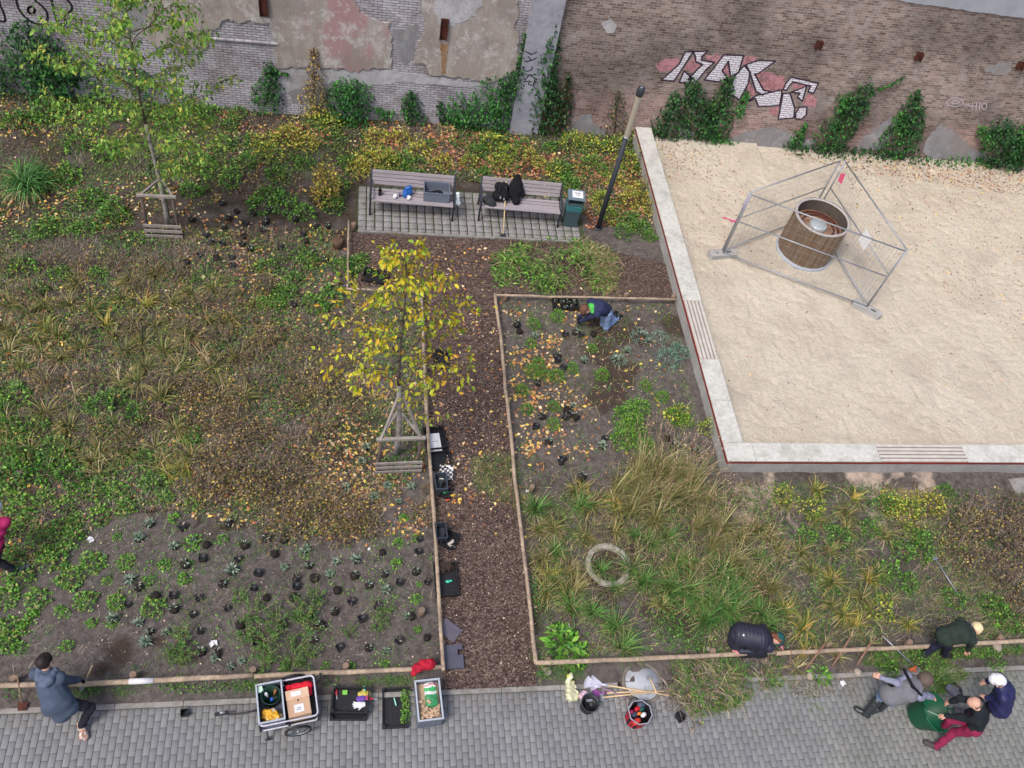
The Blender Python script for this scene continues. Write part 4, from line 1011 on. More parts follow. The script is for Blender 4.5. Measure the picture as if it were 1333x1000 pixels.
# bicycle trailer
tl = P(375, 925); TR = empty('bicycle_trailer', (tl.x, tl.y, 0), math.radians(9), 'two wheeled bicycle trailer with tubular rails holding a box and crate', 'bicycle trailer')
M_tube = mat('white_tube', (206, 204, 216), .4, .05, 5, 0, metal=.2)
def loop(z, x0=-.42, x1=.44, y0=-.31, y1=.31, r=.014, rad=.06):
    pts = []
    for cx, cy, a0 in ((x1 - rad, y1 - rad, 0), (x0 + rad, y1 - rad, pi / 2), (x0 + rad, y0 + rad, pi), (x1 - rad, y0 + rad, 1.5 * pi)):
        for k in range(5): a = a0 + k * pi / 8; pts.append((cx + rad * math.cos(a), cy + rad * math.sin(a), z))
    return MB().tube(pts, r, 8, closed=True)
loop(.27).build('lower_rail', M_tube, TR); loop(.50).build('upper_rail', M_tube, TR)
for x in (-.42, .0, .44):
    for y in (-.31, .31): MB().box((x, y, .385), (.03, .03, .25)).build('rail_bracket', M_black, TR, bevel=.004)
MB().box((0, 0, .255), (.84, .60, .012)).build('floor_panel', M_black, TR)
for sy in (-1, 1):
    MB().lathe([(.2, -.018), (.205, 0), (.2, .018), (.175, .012), (.172, 0), (.175, -.012)], 36).build('tyre', M_black, TR, loc=(.12, sy * .40, .205), rot=(pi / 2, 0, 0))
    rim_ = MB().lathe([(.176, -.01), (.165, -.01), (.165, .01), (.176, .01)], 36)
    for k in range(18): a = 2 * pi * k / 18; rim_.tube([(.02 * math.cos(a + .3), .02 * math.sin(a + .3), .01 * (-1) ** k), (.168 * math.cos(a), .168 * math.sin(a), 0)], .0018, 4)
    rim_.tube([(0, 0, -.03), (0, 0, .03)], .02, 10); rim_.build('wheel_rim', M_galv, TR, loc=(.12, sy * .40, .205), rot=(pi / 2, 0, 0))
MB().tube([(.12, -.4, .205), (.12, .4, .205)], .012, 8).build('axle', M_iron, TR)
MB().tube([(-.42, .02, .27), (-.6, .03, .2), (-.78, .05, .16), (-.98, .1, .17)], .015, 10).build('drawbar', M_black, TR)
MB().box((-.98, .1, .18), (.2, .05, .05)).build('hitch_coupling', M_black, TR, bevel=.012); MB().tube([(-1.0, .1, .215), (-.92, .1, .215)], .018, 8).build('hitch_pin', M_galv, TR)
MB().tube([(-.33, -.38, .0), (-.33, -.34, .27)], .012, 8).bar((-.38, -.38, .01), (-.27, -.38, .01), .03, .02).build('parking_leg', M_iron, TR)
MB().tube([(.46, .2, .5), (.53, .26, .52), (.55, .3, .55)], .02, 8).build('handle_grip', M_black, TR)
def onT(x, y, z): c, s = math.cos(math.radians(9)), math.sin(math.radians(9)); return Vector((tl.x + c * x - s * y, tl.y + s * x + c * y, z))
tb_ = open_box('storage_bin', onT(-.235, 0, .262), math.radians(9), (.37, .58, .33), .012, M_greyp, 'grey rectangular bin with pale rim on the trailer, holding bucket', 'bin', rim=.026, rimm=M_greypl, ribs=3)
bk = empty('bucket', onT(-.22, .11, .28), 0, 'dark green bucket of tools inside the grey trailer bin', 'bucket')
MB().lathe([(0, .0), (.115, 0), (.145, .27), (.15, .27), (.15, .285), (.138, .285), (.11, .01), (0, .012)], 32).build('bucket_body', mat('dark_green_plastic', (24, 58, 48), .5), bk)
for k, (dx, dy, col) in enumerate(((-.05, .02, (190, 192, 200)), (.01, -.04, (40, 90, 190)), (.04, .05, (150, 100, 60)))):
    MB().tube([(dx, dy, .1), (dx * 1.5, dy * 1.4, .27)], .022, 8).build('tool_grip', mat('grip_%d' % k, col, .5), bk)
o = soft('yellow_sack', [((-.08, 0, 0), (.1, -.02, 0), .06, .07), ((-.08, .06, .03), (.02, .06, .03), .05, .05), ((.03, -.06, .02), (.12, -.06, .02), .04, .04)], mat('yellow_film', (226, 170, 44), .35, .15, 9, .3, 30, col2=(232, 214, 190), thr=(.55, .6), spec=.5), .012, .03, .012, 50); o.location = onT(-.25, -.17, .42); tag(o, 'crumpled yellow sack in the near half of the trailer bin', 'sack')
o = MB().box((0, 0, 0), (.09, .1, .02)).build('mint_packet', mat('mint_packet_c', (196, 226, 204), .5), None, loc=onT(-.37, .23, .55), rot=(0, 0, .4), bevel=.01); tag(o, 'pale mint round packet in the far left corner of the trailer bin', 'packet')
bx = empty('cardboard_box', onT(.17, -.07, .27), math.radians(11), 'brown cardboard box with white labels on the trailer', 'box')
MB().box((0, 0, .13), (.34, .40, .26)).build('carton', M_card, bx, bevel=.004); MB().box((0, .125, .27), (.345, .15, .02)).build('flap', mat('cardboard_pale', (214, 180, 152), .85), bx, bevel=.003)
MB().box((.0, -.09, .262), (.14, .12, .003)).build('paper_label', M_white, bx); MB().box((-.02, .13, .2815), (.15, .07, .002)).build('paper_label', M_white, bx); MB().box((0, .03, .262), (.02, .03, .003)).build('hand_slot', M_black, bx)
MB().box((.0, -.085, .2645), (.06, .012, .001)).box((-.01, -.11, .2645), (.08, .01, .001)).build('label_print', M_greyp, bx)
o = soft('red_blanket', [((-.16, 0, 0), (.14, .04, 0), .05, .06), ((.1, 0, -.04), (.17, -.06, -.06), .05, .045)], mat('scarlet_cloth', (214, 34, 56), .7, .15, 8, .3, 50, spec=.2), .012, .04, .008, 45); o.location = onT(.2, .17, .46); tag(o, 'scarlet cloth tucked behind the cardboard box on the trailer', 'cloth')
o = soft('dark_bundle', [((-.14, 0, 0), (.14, .02, 0), .07, .07)], M_blackm, .014, .03, .008, 45); o.location = onT(.2, .24, .36); tag(o, 'dark bundle at the far side of the trailer behind the scarlet cloth', 'bundle')

# tools by the manhole cover
def leaf_rake(name, c, yaw, hm, tm, L, label, fan=.24):
    r = empty(name, (c[0], c[1], .03), yaw, label, 'rake')
    MB().tube([(0, 0, .02), (L, 0, .04)], .0135, 10).build('handle', hm, r)
    b = MB()
    for i in range(17):
        a = math.radians(-32 + 4 * i); e = Vector((-math.cos(a) * fan, math.sin(a) * fan, -.0)); b.bar((-.01, 0, .02), (e.x, e.y, .015), .009, .004); b.bar((e.x, e.y, .015), (e.x * 1.04, e.y * 1.04, -.015), .009, .004)
    b.tube([(-fan * .55 * math.cos(a), fan * .55 * math.sin(a), .022) for a in (math.radians(-32 + 8 * i) for i in range(9))], .005, 6)
    b.build('tine_fan', tm, r); MB().tube([(-.03, 0, .02), (.07, 0, .022)], .018, 10).build('socket', tm, r)
M_lilac = mat('white_rake', (206, 206, 222), .5, .05, 6); M_purp = mat('purple_rake', (150, 82, 150), .5, .1, 6)
c = P(786, 892, .03); e = P(898, 911, .03); leaf_rake('leaf_rake', c, math.atan2(e.y - c.y, e.x - c.x), M_broom, M_lilac, (e - c).length, 'white fan rake with long pale handle crossing the round cover')
c = P(776, 893, .03); e = P(820, 911, .03); leaf_rake('leaf_rake', (c.x, c.y - .0, .0), math.atan2(e.y - c.y, e.x - c.x), mat('violet_handle', (150, 120, 140), .6), M_lilac, (e - c).length, 'fan rake with violet handle ending at the red and black bag', .2)
c = P(784, 903, .03); e = P(874, 900, .03); leaf_rake('leaf_rake', (c.x, c.y, 0), math.atan2(e.y - c.y, e.x - c.x), M_broom, M_purp, (e - c).length, 'purple fan rake lying right of the black bucket', .16)
def hoe(a, b, label, zt=.05, head='hoe', za=.05, zb=.05, hm=M_broom, nm='hoe'):
    A = P(a[0], a[1], za); B = P(b[0], b[1], zb); r = empty(nm, A, 0, label, 'hoe' if nm == 'hoe' else 'tool')
    d = (B - A); MB().tube([(0, 0, 0), d], .013, 8).build('handle', hm, r); u = d.normalized(); s = Vector((-u.y, u.x, 0))
    MB().bar(s * -.06 - u * .0, s * .06, .06, .012).build('head', M_galv, r); return r
hoe((784, 908), (870, 899), 'pale wooden tool handle lying below the purple rake', za=.06, zb=.09)
hoe((846, 882), (855, 903), 'short pale wooden handle standing across the round cover', za=.05, zb=.1)
c = P(764, 921); bu = empty('bucket', c, 0, 'black bucket with trowels left of the rakes on the pavement', 'bucket')
MB().lathe([(0, 0), (.115, 0), (.145, .24), (.15, .24), (.15, .26), (.138, .26), (.11, .012), (0, .014)], 32).build('bucket_body', mat('charcoal_plastic', (48, 52, 58), .5), bu)
MB().lathe([(0, .1), (.07, .1), (.085, .22), (.09, .22), (.07, .11)], 20, (.02, -.01, 0)).build('pot_inside', M_black, bu); MB().box((.0, .05, .2), (.1, .04, .03)).build('trowel_blade', M_galv, bu)
MB().tube([(-.145, 0, .24), (-.1, .12, .245), (0, .165, .25), (.1, .12, .245), (.145, 0, .24)], .004, 6).build('bail', M_galv, bu)
o = soft('plastic_sack', [((0, -.1, .05), (0, .14, .06), .07, .05, ((1, 0, 0), 1.5)), ((-.02, .16, .1), (.0, .22, .14), .035, .05), ((.07, -.1, .04), (.1, -.06, .06), .05, .03)], mat('cream_film', (206, 204, 168), .35, .15, 7, .4, 30, col2=(226, 214, 60), thr=(.6, .66), spec=.5), .012, .03, .012, 45); o.location = P(742, 901, 0); tag(o, 'crumpled cream and yellow plastic sack left of the black bucket', 'sack')
o = soft('pink_sack', [((0, 0, .05), (.06, .05, .05), .05, .04)], mat('pink_white_film', (226, 190, 204), .4, .1, 8, .4, 30), .01, .02, .01, 60); o.location = P(756, 908, 0); tag(o, 'small pink and white bag between cream sack and black bucket', 'bag')
# red and black shopping bag
M_redw = mat('red_woven', (196, 40, 56), .6)
c = P(826, 936); sb = empty('shopping_bag', c, math.radians(28), 'black and red striped shopping bag full of tools on the pavement', 'shopping bag')
w, l, h = .42, .38, .36
MB().lathe([(0, .01), (.17, 0), (.20, h), (.19, h), (.165, .02), (0, .022)], 8, smooth=False).build('bag_body', mat('black_woven', (36, 30, 36), .6, .2, 20, .3, 60), sb)
for k in (3, 4, 5, 6):
    for f_ in (.25, .62):
        a0 = 2 * pi * k / 8; a1 = 2 * pi * (k + 1) / 8; pb = [V_ for V_ in (Vector((.172 * math.cos(a0), .172 * math.sin(a0), .01)).lerp(Vector((.172 * math.cos(a1), .172 * math.sin(a1), .01)), f_), Vector((.203 * math.cos(a0), .203 * math.sin(a0), h)).lerp(Vector((.203 * math.cos(a1), .203 * math.sin(a1), h)), f_))]
        MB().bar(pb[0], pb[1], .032, .006, up=(math.cos((a0 + a1) / 2), math.sin((a0 + a1) / 2), 0)).build('red_stripe', M_redw, sb)
MB().tube([(.2 * math.cos(2 * pi * k / 8), .2 * math.sin(2 * pi * k / 8), h + .004) for k in range(8)], .011, 6, closed=True).build('binding', mat('grey_binding', (158, 156, 170), .6), sb)
for k, (x, y, z, col, r_) in enumerate(((-.12, -.08, .3, (200, 60, 50), .07), (.13, .1, .3, (70, 76, 92), .08), (-.06, .03, .27, (60, 66, 84), .06), (.02, .08, .3, (190, 30, 40), .05), (.06, -.05, .27, (226, 226, 230), .05), (.1, .04, .26, (26, 90, 80), .05), (0, 0, .3, (226, 120, 40), .035), (-.1, .09, .28, (170, 40, 90), .045))):
    MB().ball((x, y, z), r_, 10, (1.2, .8, .6)).build('bag_content', mat('content_%d' % k, col, .5, .2, 12), sb)
MB().tube([(-.1, l / 2, h), (-.06, l / 2 + .05, h + .07), (.04, l / 2 + .05, h + .07), (.1, l / 2, h)], .009, 6).build('carry_handle', M_black, sb)
# single pots and scraps
def pot(loc, rz, label, s=.11, tip=0):
    r = empty('nursery_pot', loc, rz, label, 'plant pot'); r.rotation_euler = (tip, 0, rz)
    b = MB(); w = s / 2
    for k in range(4): b.box((0, 0, 0), (0, 0, 0)) if 0 else None
    b.add([(-w * .8, -w * .8, 0), (w * .8, -w * .8, 0), (w * .8, w * .8, 0), (-w * .8, w * .8, 0), (-w, -w, s), (w, -w, s), (w, w, s), (-w, w, s), (-w * .9, -w * .9, s), (w * .9, -w * .9, s), (w * .9, w * .9, s), (-w * .9, w * .9, s),
           (-w * .75, -w * .75, .01), (w * .75, -w * .75, .01), (w * .75, w * .75, .01), (-w * .75, w * .75, .01)],
          [(3, 2, 1, 0), (12, 13, 14, 15)] + [(i, (i + 1) % 4, 4 + (i + 1) % 4, 4 + i) for i in range(4)] + [(4 + i, 4 + (i + 1) % 4, 8 + (i + 1) % 4, 8 + i) for i in range(4)] + [(8 + i, 8 + (i + 1) % 4, 12 + (i + 1) % 4, 12 + i) for i in range(4)])
    b.build('pot_body', M_black, r)
pot(P(241, 930), .1, 'single empty black pot on the pavement left of the trailer')
pot(P(882, 929, .04), .4, 'black pot tipped over beside the weedy verge', .13, 1.2)
def scrap(px, py, label, m=M_white, s=.07, z=.03, cat='scrap', name='paper_scrap'):
    p = P(px, py, z); z2 = p.z + (float(gz(np.array([p.x]), np.array([p.y]))[0]) if p.y > 4.6 else 0)
    b = MB(); k = [(-.5, -.3, 0), (.1, -.5, .05), (.5, -.1, .15), (.4, .4, .02), (-.1, .3, .12), (-.4, .5, 0)]
    o = MB().prism([(x * s, y * s, z_ * s * 2) for x, y, z_ in k], (0, 0, .004)).build(name, m, None, loc=(p.x, p.y, z2), rot=(.2, .15, random.uniform(0, 6))); tag(o, label, cat)
scrap(278, 838, 'white crumpled paper in bare soil below the middle of the left bed', s=.13); scrap(118, 703, 'white paper scrap beside the green mounds at the left', s=.11)
scrap(480, 716, 'small white scrap on soil below the brown shrubs', s=.05); scrap(1097, 890, 'white cup crushed flat on the pavement beside the bending woman', s=.11)
scrap(686, 640, 'white tag in the bed just inside the right rail', s=.06); scrap(740, 815, 'white fork shaped tag above the big leaved plant', s=.07); scrap(176, 500, 'white scrap amid the left hand weeds', s=.08)
# long tools on the right
hoe((1217, 727), (1248, 775), 'long grey handled hoe lying in weeds right of the tufts', hm=M_galv, za=.12, zb=.1)
hoe((1195, 872), (1149, 828), 'grey metal pole lying across the front rail', za=.06, zb=.32, hm=M_galv, nm='metal_pole')
# garden trowel and spade by the first person
tw = empty('hand_trowel', P(111, 893, .05), math.radians(-25), 'trowel with pale wooden handle lying across the front rail', 'trowel')
MB().tube([(0, .1, .14), (0, .26, .24)], .014, 8).build('handle', M_broom, tw); MB().prism([(-.03, 0, .05), (.03, 0, .05), (.035, -.07, .05), (0, -.12, .05), (-.035, -.07, .05)], (0, 0, .006)).bar((0, 0, .055), (0, .1, .14), .012, .01).build('blade', M_galv, tw)
sp = empty('border_spade', P(31, 918, .02), 0, 'rusty spade standing against the rail left of the blue coat', 'spade')
MB().tube([(-.02, .02, .05), (-.08, .34, .34)], .014, 8).build('shaft', M_woodd, sp); MB().box((0, -.03, .03), (.13, .12, .02), Matrix.Rotation(.3, 3, 'X')).build('blade', M_rust, sp, bevel=.004)
# round stones
for i, (px, py, s, lab) in enumerate(((712, 874, .09, 'round grey stone in the corner of the right bed'), (1298, 842, .11, 'pale round stone by the rail beside the green coat'), (923, 846, .07, 'round stone by the rail left of the crouching person'), (945, 880, .05, 'small stone in the verge below the crouching person'), (1055, 880, .08, 'loose paving stone on the pavement edge below the cut grass'), (1117, 875, .08, 'rose grey stone on the kerb right of the dock plant'))):
    p = P(px, py, .04); o = MB().ball((0, 0, 0), s, 12, (1, .85, .55)).build('stone', mat('stone_%d' % i, (164, 152, 140), .9, .2, 14, .5, 30), None, loc=p, rot=(0, 0, i)); tag(o, lab, 'stone')
o = MB().box((0, 0, 0), (.5, .35, .06)).build('paving_slab', M_conc, None, loc=P(1330, 632, .03), rot=(0, 0, .1), bevel=.01); tag(o, 'loose concrete slab on the soil beside the seat wall', 'slab')
p = P(447, 322); o = MB().tube([(0, 0, 0), (0, 0, .22), (0, 0, .23)], [.12, .115, .10], 16).build('tree_stump', mat('stump', (96, 74, 62), .9, .3, 9, .5, 30), None, loc=(p.x - .12, p.y, 0)); tag(o, 'short brown tree stump left of the mulch corner', 'stump')
# ================================================================ VEGETATION
def unit(a): return a / np.maximum(np.linalg.norm(a, axis=1, keepdims=True), 1e-9)
def leaves(base, dirs, L, Wd, droop=0.25, fold=.25, up=None):
    """leaf-shaped quads pairs: (n,3) bases, directions, lengths, widths -> V, F (two quads per leaf)"""
    n = len(base); d = unit(dirs)
    ref = np.tile([0, 0, 1.0], (n, 1)) + RNG.normal(0, .5, (n, 3)) if up is None else up
    s = unit(np.cross(d, ref)); nn = np.cross(s, d); L = np.broadcast_to(L, n)[:, None]; Wd = np.broadcast_to(Wd, n)[:, None]
    dz = np.array([[0, 0, -1.0]])
    b = base; m = base + d * L * .5 - nn * L * fold * .15; t = base + d * L + dz * L * droop
    l1 = base + d * L * .38 + s * Wd * .5 + nn * Wd * fold; r1 = base + d * L * .38 - s * Wd * .5 + nn * Wd * fold
    l2 = base + d * L * .74 + s * Wd * .34 + nn * Wd * fold * .4 + dz * L * droop * .45; r2 = base + d * L * .74 - s * Wd * .34 + nn * Wd * fold * .4 + dz * L * droop * .45
    V = np.stack([b, l1, l2, t, r2, r1, m], 1).reshape(-1, 3)
    k = np.arange(n)[:, None] * 7
    F = np.concatenate([k + [[0, 6, 2, 1]], k + [[6, 3, 3, 2]], k + [[0, 5, 4, 6]], k + [[6, 4, 4, 3]]])
    F = np.concatenate([k + [[0, 6, 2, 1]], k + [[0, 5, 4, 6]]]); T = np.concatenate([k + [[6, 3, 2]], k + [[6, 4, 3]]])
    return V, F, T
def leaves4(base, dirs, L, Wd, droop=.2, fold=.2):
    """simple small leaf: one bent quad"""
    n = len(base); d = unit(dirs); ref = np.tile([0, 0, 1.0], (n, 1)) + RNG.normal(0, .5, (n, 3)); s = unit(np.cross(d, ref)); nn = np.cross(s, d)
    L = np.broadcast_to(L, n)[:, None]; Wd = np.broadcast_to(Wd, n)[:, None]; dz = np.array([[0, 0, -1.0]])
    V = np.stack([base, base + d * L * .5 + s * Wd * .5 + nn * Wd * fold, base + d * L + dz * L * droop, base + d * L * .5 - s * Wd * .5 + nn * Wd * fold], 1).reshape(-1, 3)
    return V, (np.arange(n)[:, None] * 4 + np.array([[0, 1, 2, 3]]))
def blades(base, az, tilt, L, Wd, droop=.6, segs=4):
    """grass blades arching over: quads strips"""
    n = len(base); h = np.stack([np.cos(az), np.sin(az), 0 * az], 1); s = np.stack([-np.sin(az), np.cos(az), 0 * az], 1)
    L = np.broadcast_to(L, n); Wd = np.broadcast_to(Wd, n); pts = []; p = base.copy(); ang = tilt.copy()
    for i in range(segs + 1):
        w = (Wd * (1 - (i / segs) ** 1.6) * .5 + .0004)[:, None]; pts += [p - s * w, p + s * w]
        p = p + (h * np.sin(ang)[:, None] + np.array([[0, 0, 1.0]]) * np.cos(ang)[:, None]) * (L / segs)[:, None]; p[:, 2] = np.maximum(p[:, 2], .01); ang = ang + droop / segs * (1 + i)
    V = np.stack(pts, 1).reshape(-1, 3); k = np.arange(n)[:, None] * (2 * segs + 2)
    F = np.concatenate([k + [[2 * i, 2 * i + 1, 2 * i + 3, 2 * i + 2]] for i in range(segs)]); return V, F
def merge(parts):
    """[(V,F,material index)] -> one V,F,mi ; quads only (triangles get a repeated corner turned into tri meshes elsewhere)"""
    o = 0; Vs = []; Fs = []; ms = []
    for V, F, m in parts:
        Vs.append(V); Fs.append(F + o); ms.append(np.full(len(F), m)); o += len(V)
    return np.concatenate(Vs), np.concatenate(Fs), np.concatenate(ms)
def sph(n, flat=1.0, zmin=-.2):
    v = RNG.normal(0, 1, (n * 6 + 30, 3)); v = unit(v); v = v[v[:, 2] > zmin][:n]; return v * [1, 1, flat]

C_green = [(66, 110, 46), (88, 138, 56), (50, 88, 40), (104, 150, 66), (74, 118, 60), (122, 158, 70), (96, 120, 56)]
C_bright = [(100, 160, 50), (120, 176, 56), (86, 146, 46), (140, 186, 72), (76, 130, 48)]
C_mound = [(96, 148, 62), (120, 168, 70), (78, 126, 54), (150, 176, 78), (110, 150, 80), (164, 140, 90), (88, 134, 60)]
C_ivy = [(38, 76, 42), (50, 94, 48), (62, 110, 54), (44, 86, 50), (72, 120, 58), (36, 68, 42)]
C_ivyb = [(52, 112, 50), (66, 130, 56), (44, 98, 44), (80, 142, 60)]
C_ivyr = [(44, 70, 40), (70, 64, 42), (92, 56, 46), (48, 84, 44), (58, 92, 48)]
C_yel = [(200, 184, 74), (222, 206, 98), (170, 166, 60), (144, 152, 62), (190, 156, 70), (116, 134, 54), (150, 120, 70)]
C_ylg = [(190, 192, 66), (160, 176, 60), (118, 148, 56), (206, 198, 84), (94, 130, 50)]
C_brown = [(118, 98, 76), (148, 124, 72), (176, 150, 74), (96, 78, 66), (132, 110, 94), (98, 112, 58), (200, 172, 82), (112, 92, 84), (160, 134, 70)]
C_brown2 = [(128, 108, 96), (144, 122, 110), (104, 86, 78), (150, 132, 98), (96, 92, 66), (118, 100, 98)]
C_straw = [(170, 152, 112), (190, 172, 130), (148, 130, 90), (130, 120, 74), (110, 124, 60)]
C_sedge = [(112, 122, 58), (132, 132, 66), (94, 112, 54), (158, 144, 88), (84, 106, 50), (176, 152, 98), (120, 112, 62)]
C_sedgey = [(156, 152, 62), (178, 164, 74), (128, 136, 58), (186, 150, 78), (104, 122, 54)]
C_seed = [(184, 146, 118), (200, 164, 134), (168, 130, 106), (210, 180, 150), (156, 132, 100)]
C_grass = [(74, 124, 56), (90, 142, 62), (60, 106, 52), (112, 150, 74), (128, 140, 72)]
C_lush = [(62, 110, 54), (80, 134, 64), (52, 96, 48), (98, 150, 76)]
C_silver = [(136, 156, 136), (158, 174, 154), (118, 140, 118), (176, 186, 166), (104, 128, 104)]
C_bluegr = [(96, 136, 118), (112, 150, 130), (82, 120, 102), (134, 162, 140)]
C_litter = [(232, 200, 90), (206, 160, 110), (222, 188, 140), (190, 132, 84), (214, 170, 70), (170, 112, 78), (150, 104, 80), (230, 204, 160), (196, 118, 70)]
C_litr = [(180, 108, 76), (150, 84, 66), (196, 128, 88), (168, 120, 96), (206, 150, 110), (130, 80, 66)]
C_twig = [(100, 86, 80), (124, 108, 100), (80, 68, 64), (146, 130, 120), (172, 156, 138), (112, 104, 90)]
LM = {}
def lm(k, cols, **kw):
    if k not in LM: LM[k] = leafmat(k, [tuple(min(255, (v * .90 + sum(c) / 3 * .10) * 1.05) for v in c) for c in cols], **kw)
    return LM[k]
C_fount = [(160, 152, 92), (184, 172, 118), (134, 142, 74), (112, 130, 62), (200, 186, 134), (150, 138, 88)]
for k, c in dict(blade_fountain=C_fount, leaf_green=C_green, leaf_bright=C_bright, leaf_mound=C_mound, leaf_ivy=C_ivy, leaf_ivy_bright=C_ivyb, leaf_ivy_red=C_ivyr, leaf_yellow=C_yel, leaf_yellowgreen=C_ylg, leaf_brown=C_brown, leaf_taupe=C_brown2,
                 blade_straw=C_straw, blade_sedge=C_sedge, blade_yellow=C_sedgey, blade_seed=C_seed, blade_grass=C_grass, blade_lush=C_lush, leaf_silver=C_silver, leaf_bluegreen=C_bluegr).items(): lm(k, c)
lm('fallen_leaf', C_litter, trans=.1); lm('fallen_leaf_red', C_litr, trans=.1); lm('twig', C_twig, trans=0)
M_bark = mat('bark', (104, 90, 80), .9, .25, 14, .5, 60); M_pale = mat('limewashed_bark', (176, 172, 166), .9, .15, 10, .4, 60, col2=(140, 130, 122))
M_ball = mat('root_ball', (44, 38, 36), .95, .4, 20, .9, 50)

# ---- prototypes (mesh data shared by the copies)
def p_tuft(n, L, w, spread, tilt, mat_, droop=1.1, seeds=0, segs=4):
    a = RNG.uniform(0, 2 * pi, n); r = RNG.uniform(0, spread, n) ; b = np.stack([r * np.cos(a), r * np.sin(a), np.zeros(n)], 1)
    az = a + RNG.normal(0, .8, n); wd_ = RNG.uniform(0, 6.28); az = np.where(RNG.random(n) < .35, wd_ + RNG.normal(0, .5, n), az); parts = [(*blades(b, az, np.abs(RNG.normal(tilt, .38, n)), L * RNG.uniform(.3, 1.15, n), w * RNG.uniform(.7, 1.2, n), droop, segs), 0)]
    ms = [LM[mat_]]
    k = max(6, n // 5); a = RNG.uniform(0, 2 * pi, k); b = np.stack([RNG.uniform(0, spread, k) * np.cos(a), RNG.uniform(0, spread, k) * np.sin(a), np.zeros(k)], 1)
    parts.append((*blades(b, a, np.abs(RNG.normal(1.1, .3, k)), L * RNG.uniform(.5, .9, k), w * RNG.uniform(.7, 1.2, k), .7, segs), 1)); ms.append(LM['blade_straw'])
    if seeds:
        a = RNG.uniform(0, 2 * pi, seeds); b = np.stack([spread * .7 * np.cos(a), spread * .7 * np.sin(a), np.zeros(seeds)], 1)
        t = np.abs(RNG.normal(.35, .2, seeds)); Ls = L * RNG.uniform(1.1, 1.6, seeds)
        parts.append((*blades(b, a, t, Ls, .006, .35, 4), 1))
        h = np.stack([np.cos(a), np.sin(a), 0 * a], 1); tip = b + (h * np.sin(t + .15)[:, None] + np.array([[0, 0, 1.]]) * np.cos(t + .15)[:, None]) * (Ls * .8)[:, None]
        rep = 6; q_ = np.tile(np.linspace(-.03, .13, rep), seeds)[:, None]; tb = np.repeat(tip, rep, 0) + RNG.normal(0, .005, (seeds * rep, 3)) + np.repeat(h, rep, 0) * q_ * .45 + np.array([[0, 0, 1]]) * q_
        parts.append((*leaves4(tb, np.repeat(h, rep, 0) * .5 + RNG.normal(0, .2, (seeds * rep, 3)) + [0, 0, 1], .06, .012), 2)); ms.append(LM['blade_seed'])
    V, F, mi = merge(parts); return npmesh('tuft', V, F, ms, mi=mi)
def p_mound(n, R, H, ll, lw, mat_, mat2=None, f2=.15, zmin=0.0, stems=0, lumpy=.35):
    d = sph(n, 1, zmin); lump = 1 + lumpy * (fbm(d[:, 0] * 2.2 + 5, d[:, 1] * 2.2 + d[:, 2] + RNG.uniform(0, 9), 2) - .5) * 2
    r = RNG.uniform(.35, 1, n) ** .5 * lump; c = d * [R, R, H] * r[:, None]; c[:, 2] = np.maximum(c[:, 2], .01)
    dirs = d * [1, 1, .6] + RNG.normal(0, .55, (n, 3)) + [0, 0, .15]
    k = int(n * (1 - (f2 if mat2 else 0))); s = RNG.uniform(.7, 1.2, n)
    parts = [(*leaves4(c[:k], dirs[:k], ll * s[:k], lw * s[:k]), 0)]; ms = [LM[mat_]]
    if mat2: parts.append((*leaves4(c[k:], dirs[k:], ll * s[k:], lw * s[k:]), 1)); ms.append(LM[mat2])
    if stems:
        a = RNG.uniform(0, 2 * pi, stems); b = np.stack([R * .15 * np.cos(a), R * .15 * np.sin(a), 0 * a], 1)
        parts.append((*blades(b, a, np.abs(RNG.normal(.6, .3, stems)), np.full(stems, (R + H) * .62), .007, .3, 3), len(ms))); ms.append(LM['twig'])
    V, F, mi = merge(parts); return npmesh('mound', V, F, ms, mi=mi)
def p_rosette(n, L, w, mat_, pot_=True):
    a = np.arange(n) * 2.4; t = np.linspace(.2, 1.25, n); d = np.stack([np.cos(a) * np.sin(t), np.sin(a) * np.sin(t), np.cos(t)], 1)
    b = np.zeros((n, 3)) + [0, 0, .05 if pot_ else .02]; V, F = leaves4(b, d + RNG.normal(0, .12, (n, 3)), L * RNG.uniform(.8, 1.1, n), w, .15, .3)
    parts = [(V, F, 0)]; ms = [LM[mat_]]
    if pot_: parts.append((*ballmesh(.05, .06), 1)); ms.append(M_ball)
    V, F, mi = merge(parts); return npmesh('rosette', V, F, ms, mi=mi)
def ballmesh(r, h, n=8):
    """lumpy little root ball"""
    vs = []; prof = [(.25, -.02), (.85, 0), (1, .5), (.85, .95), (.2, 1.0)]
    for q, z in prof:
        for k in range(n): a = 2 * pi * k / n; j = random.uniform(.85, 1.15); vs.append((r * q * j * math.cos(a), r * q * j * math.sin(a), h * z))
    F = [(i * n + k, i * n + (k + 1) % n, (i + 1) * n + (k + 1) % n, (i + 1) * n + k) for i in range(4) for k in range(n)]
    F += [(4 * n + k, 4 * n + (k + 1) % n, 4 * n + (k + 2) % n, 4 * n + (k + 3) % n) for k in (0, 3)] + [(4 * n, 4 * n + 3, 4 * n + 6, 4 * n + 7)]
    return np.array(vs), np.array(F)
def squarepot(s=.09, h=.09):
    w = s / 2; v = [(x * w * k, y * w * k, z) for k, z in ((.8, 0), (1, h), (.88, h), (.85, h * .8)) for x, y in ((-1, -1), (1, -1), (1, 1), (-1, 1))]
    F = [(l * 4 + i, l * 4 + (i + 1) % 4, l * 4 + 4 + (i + 1) % 4, l * 4 + 4 + i) for l in range(3) for i in range(4)] + [(12, 13, 14, 15)]
    return np.array(v), np.array(F)
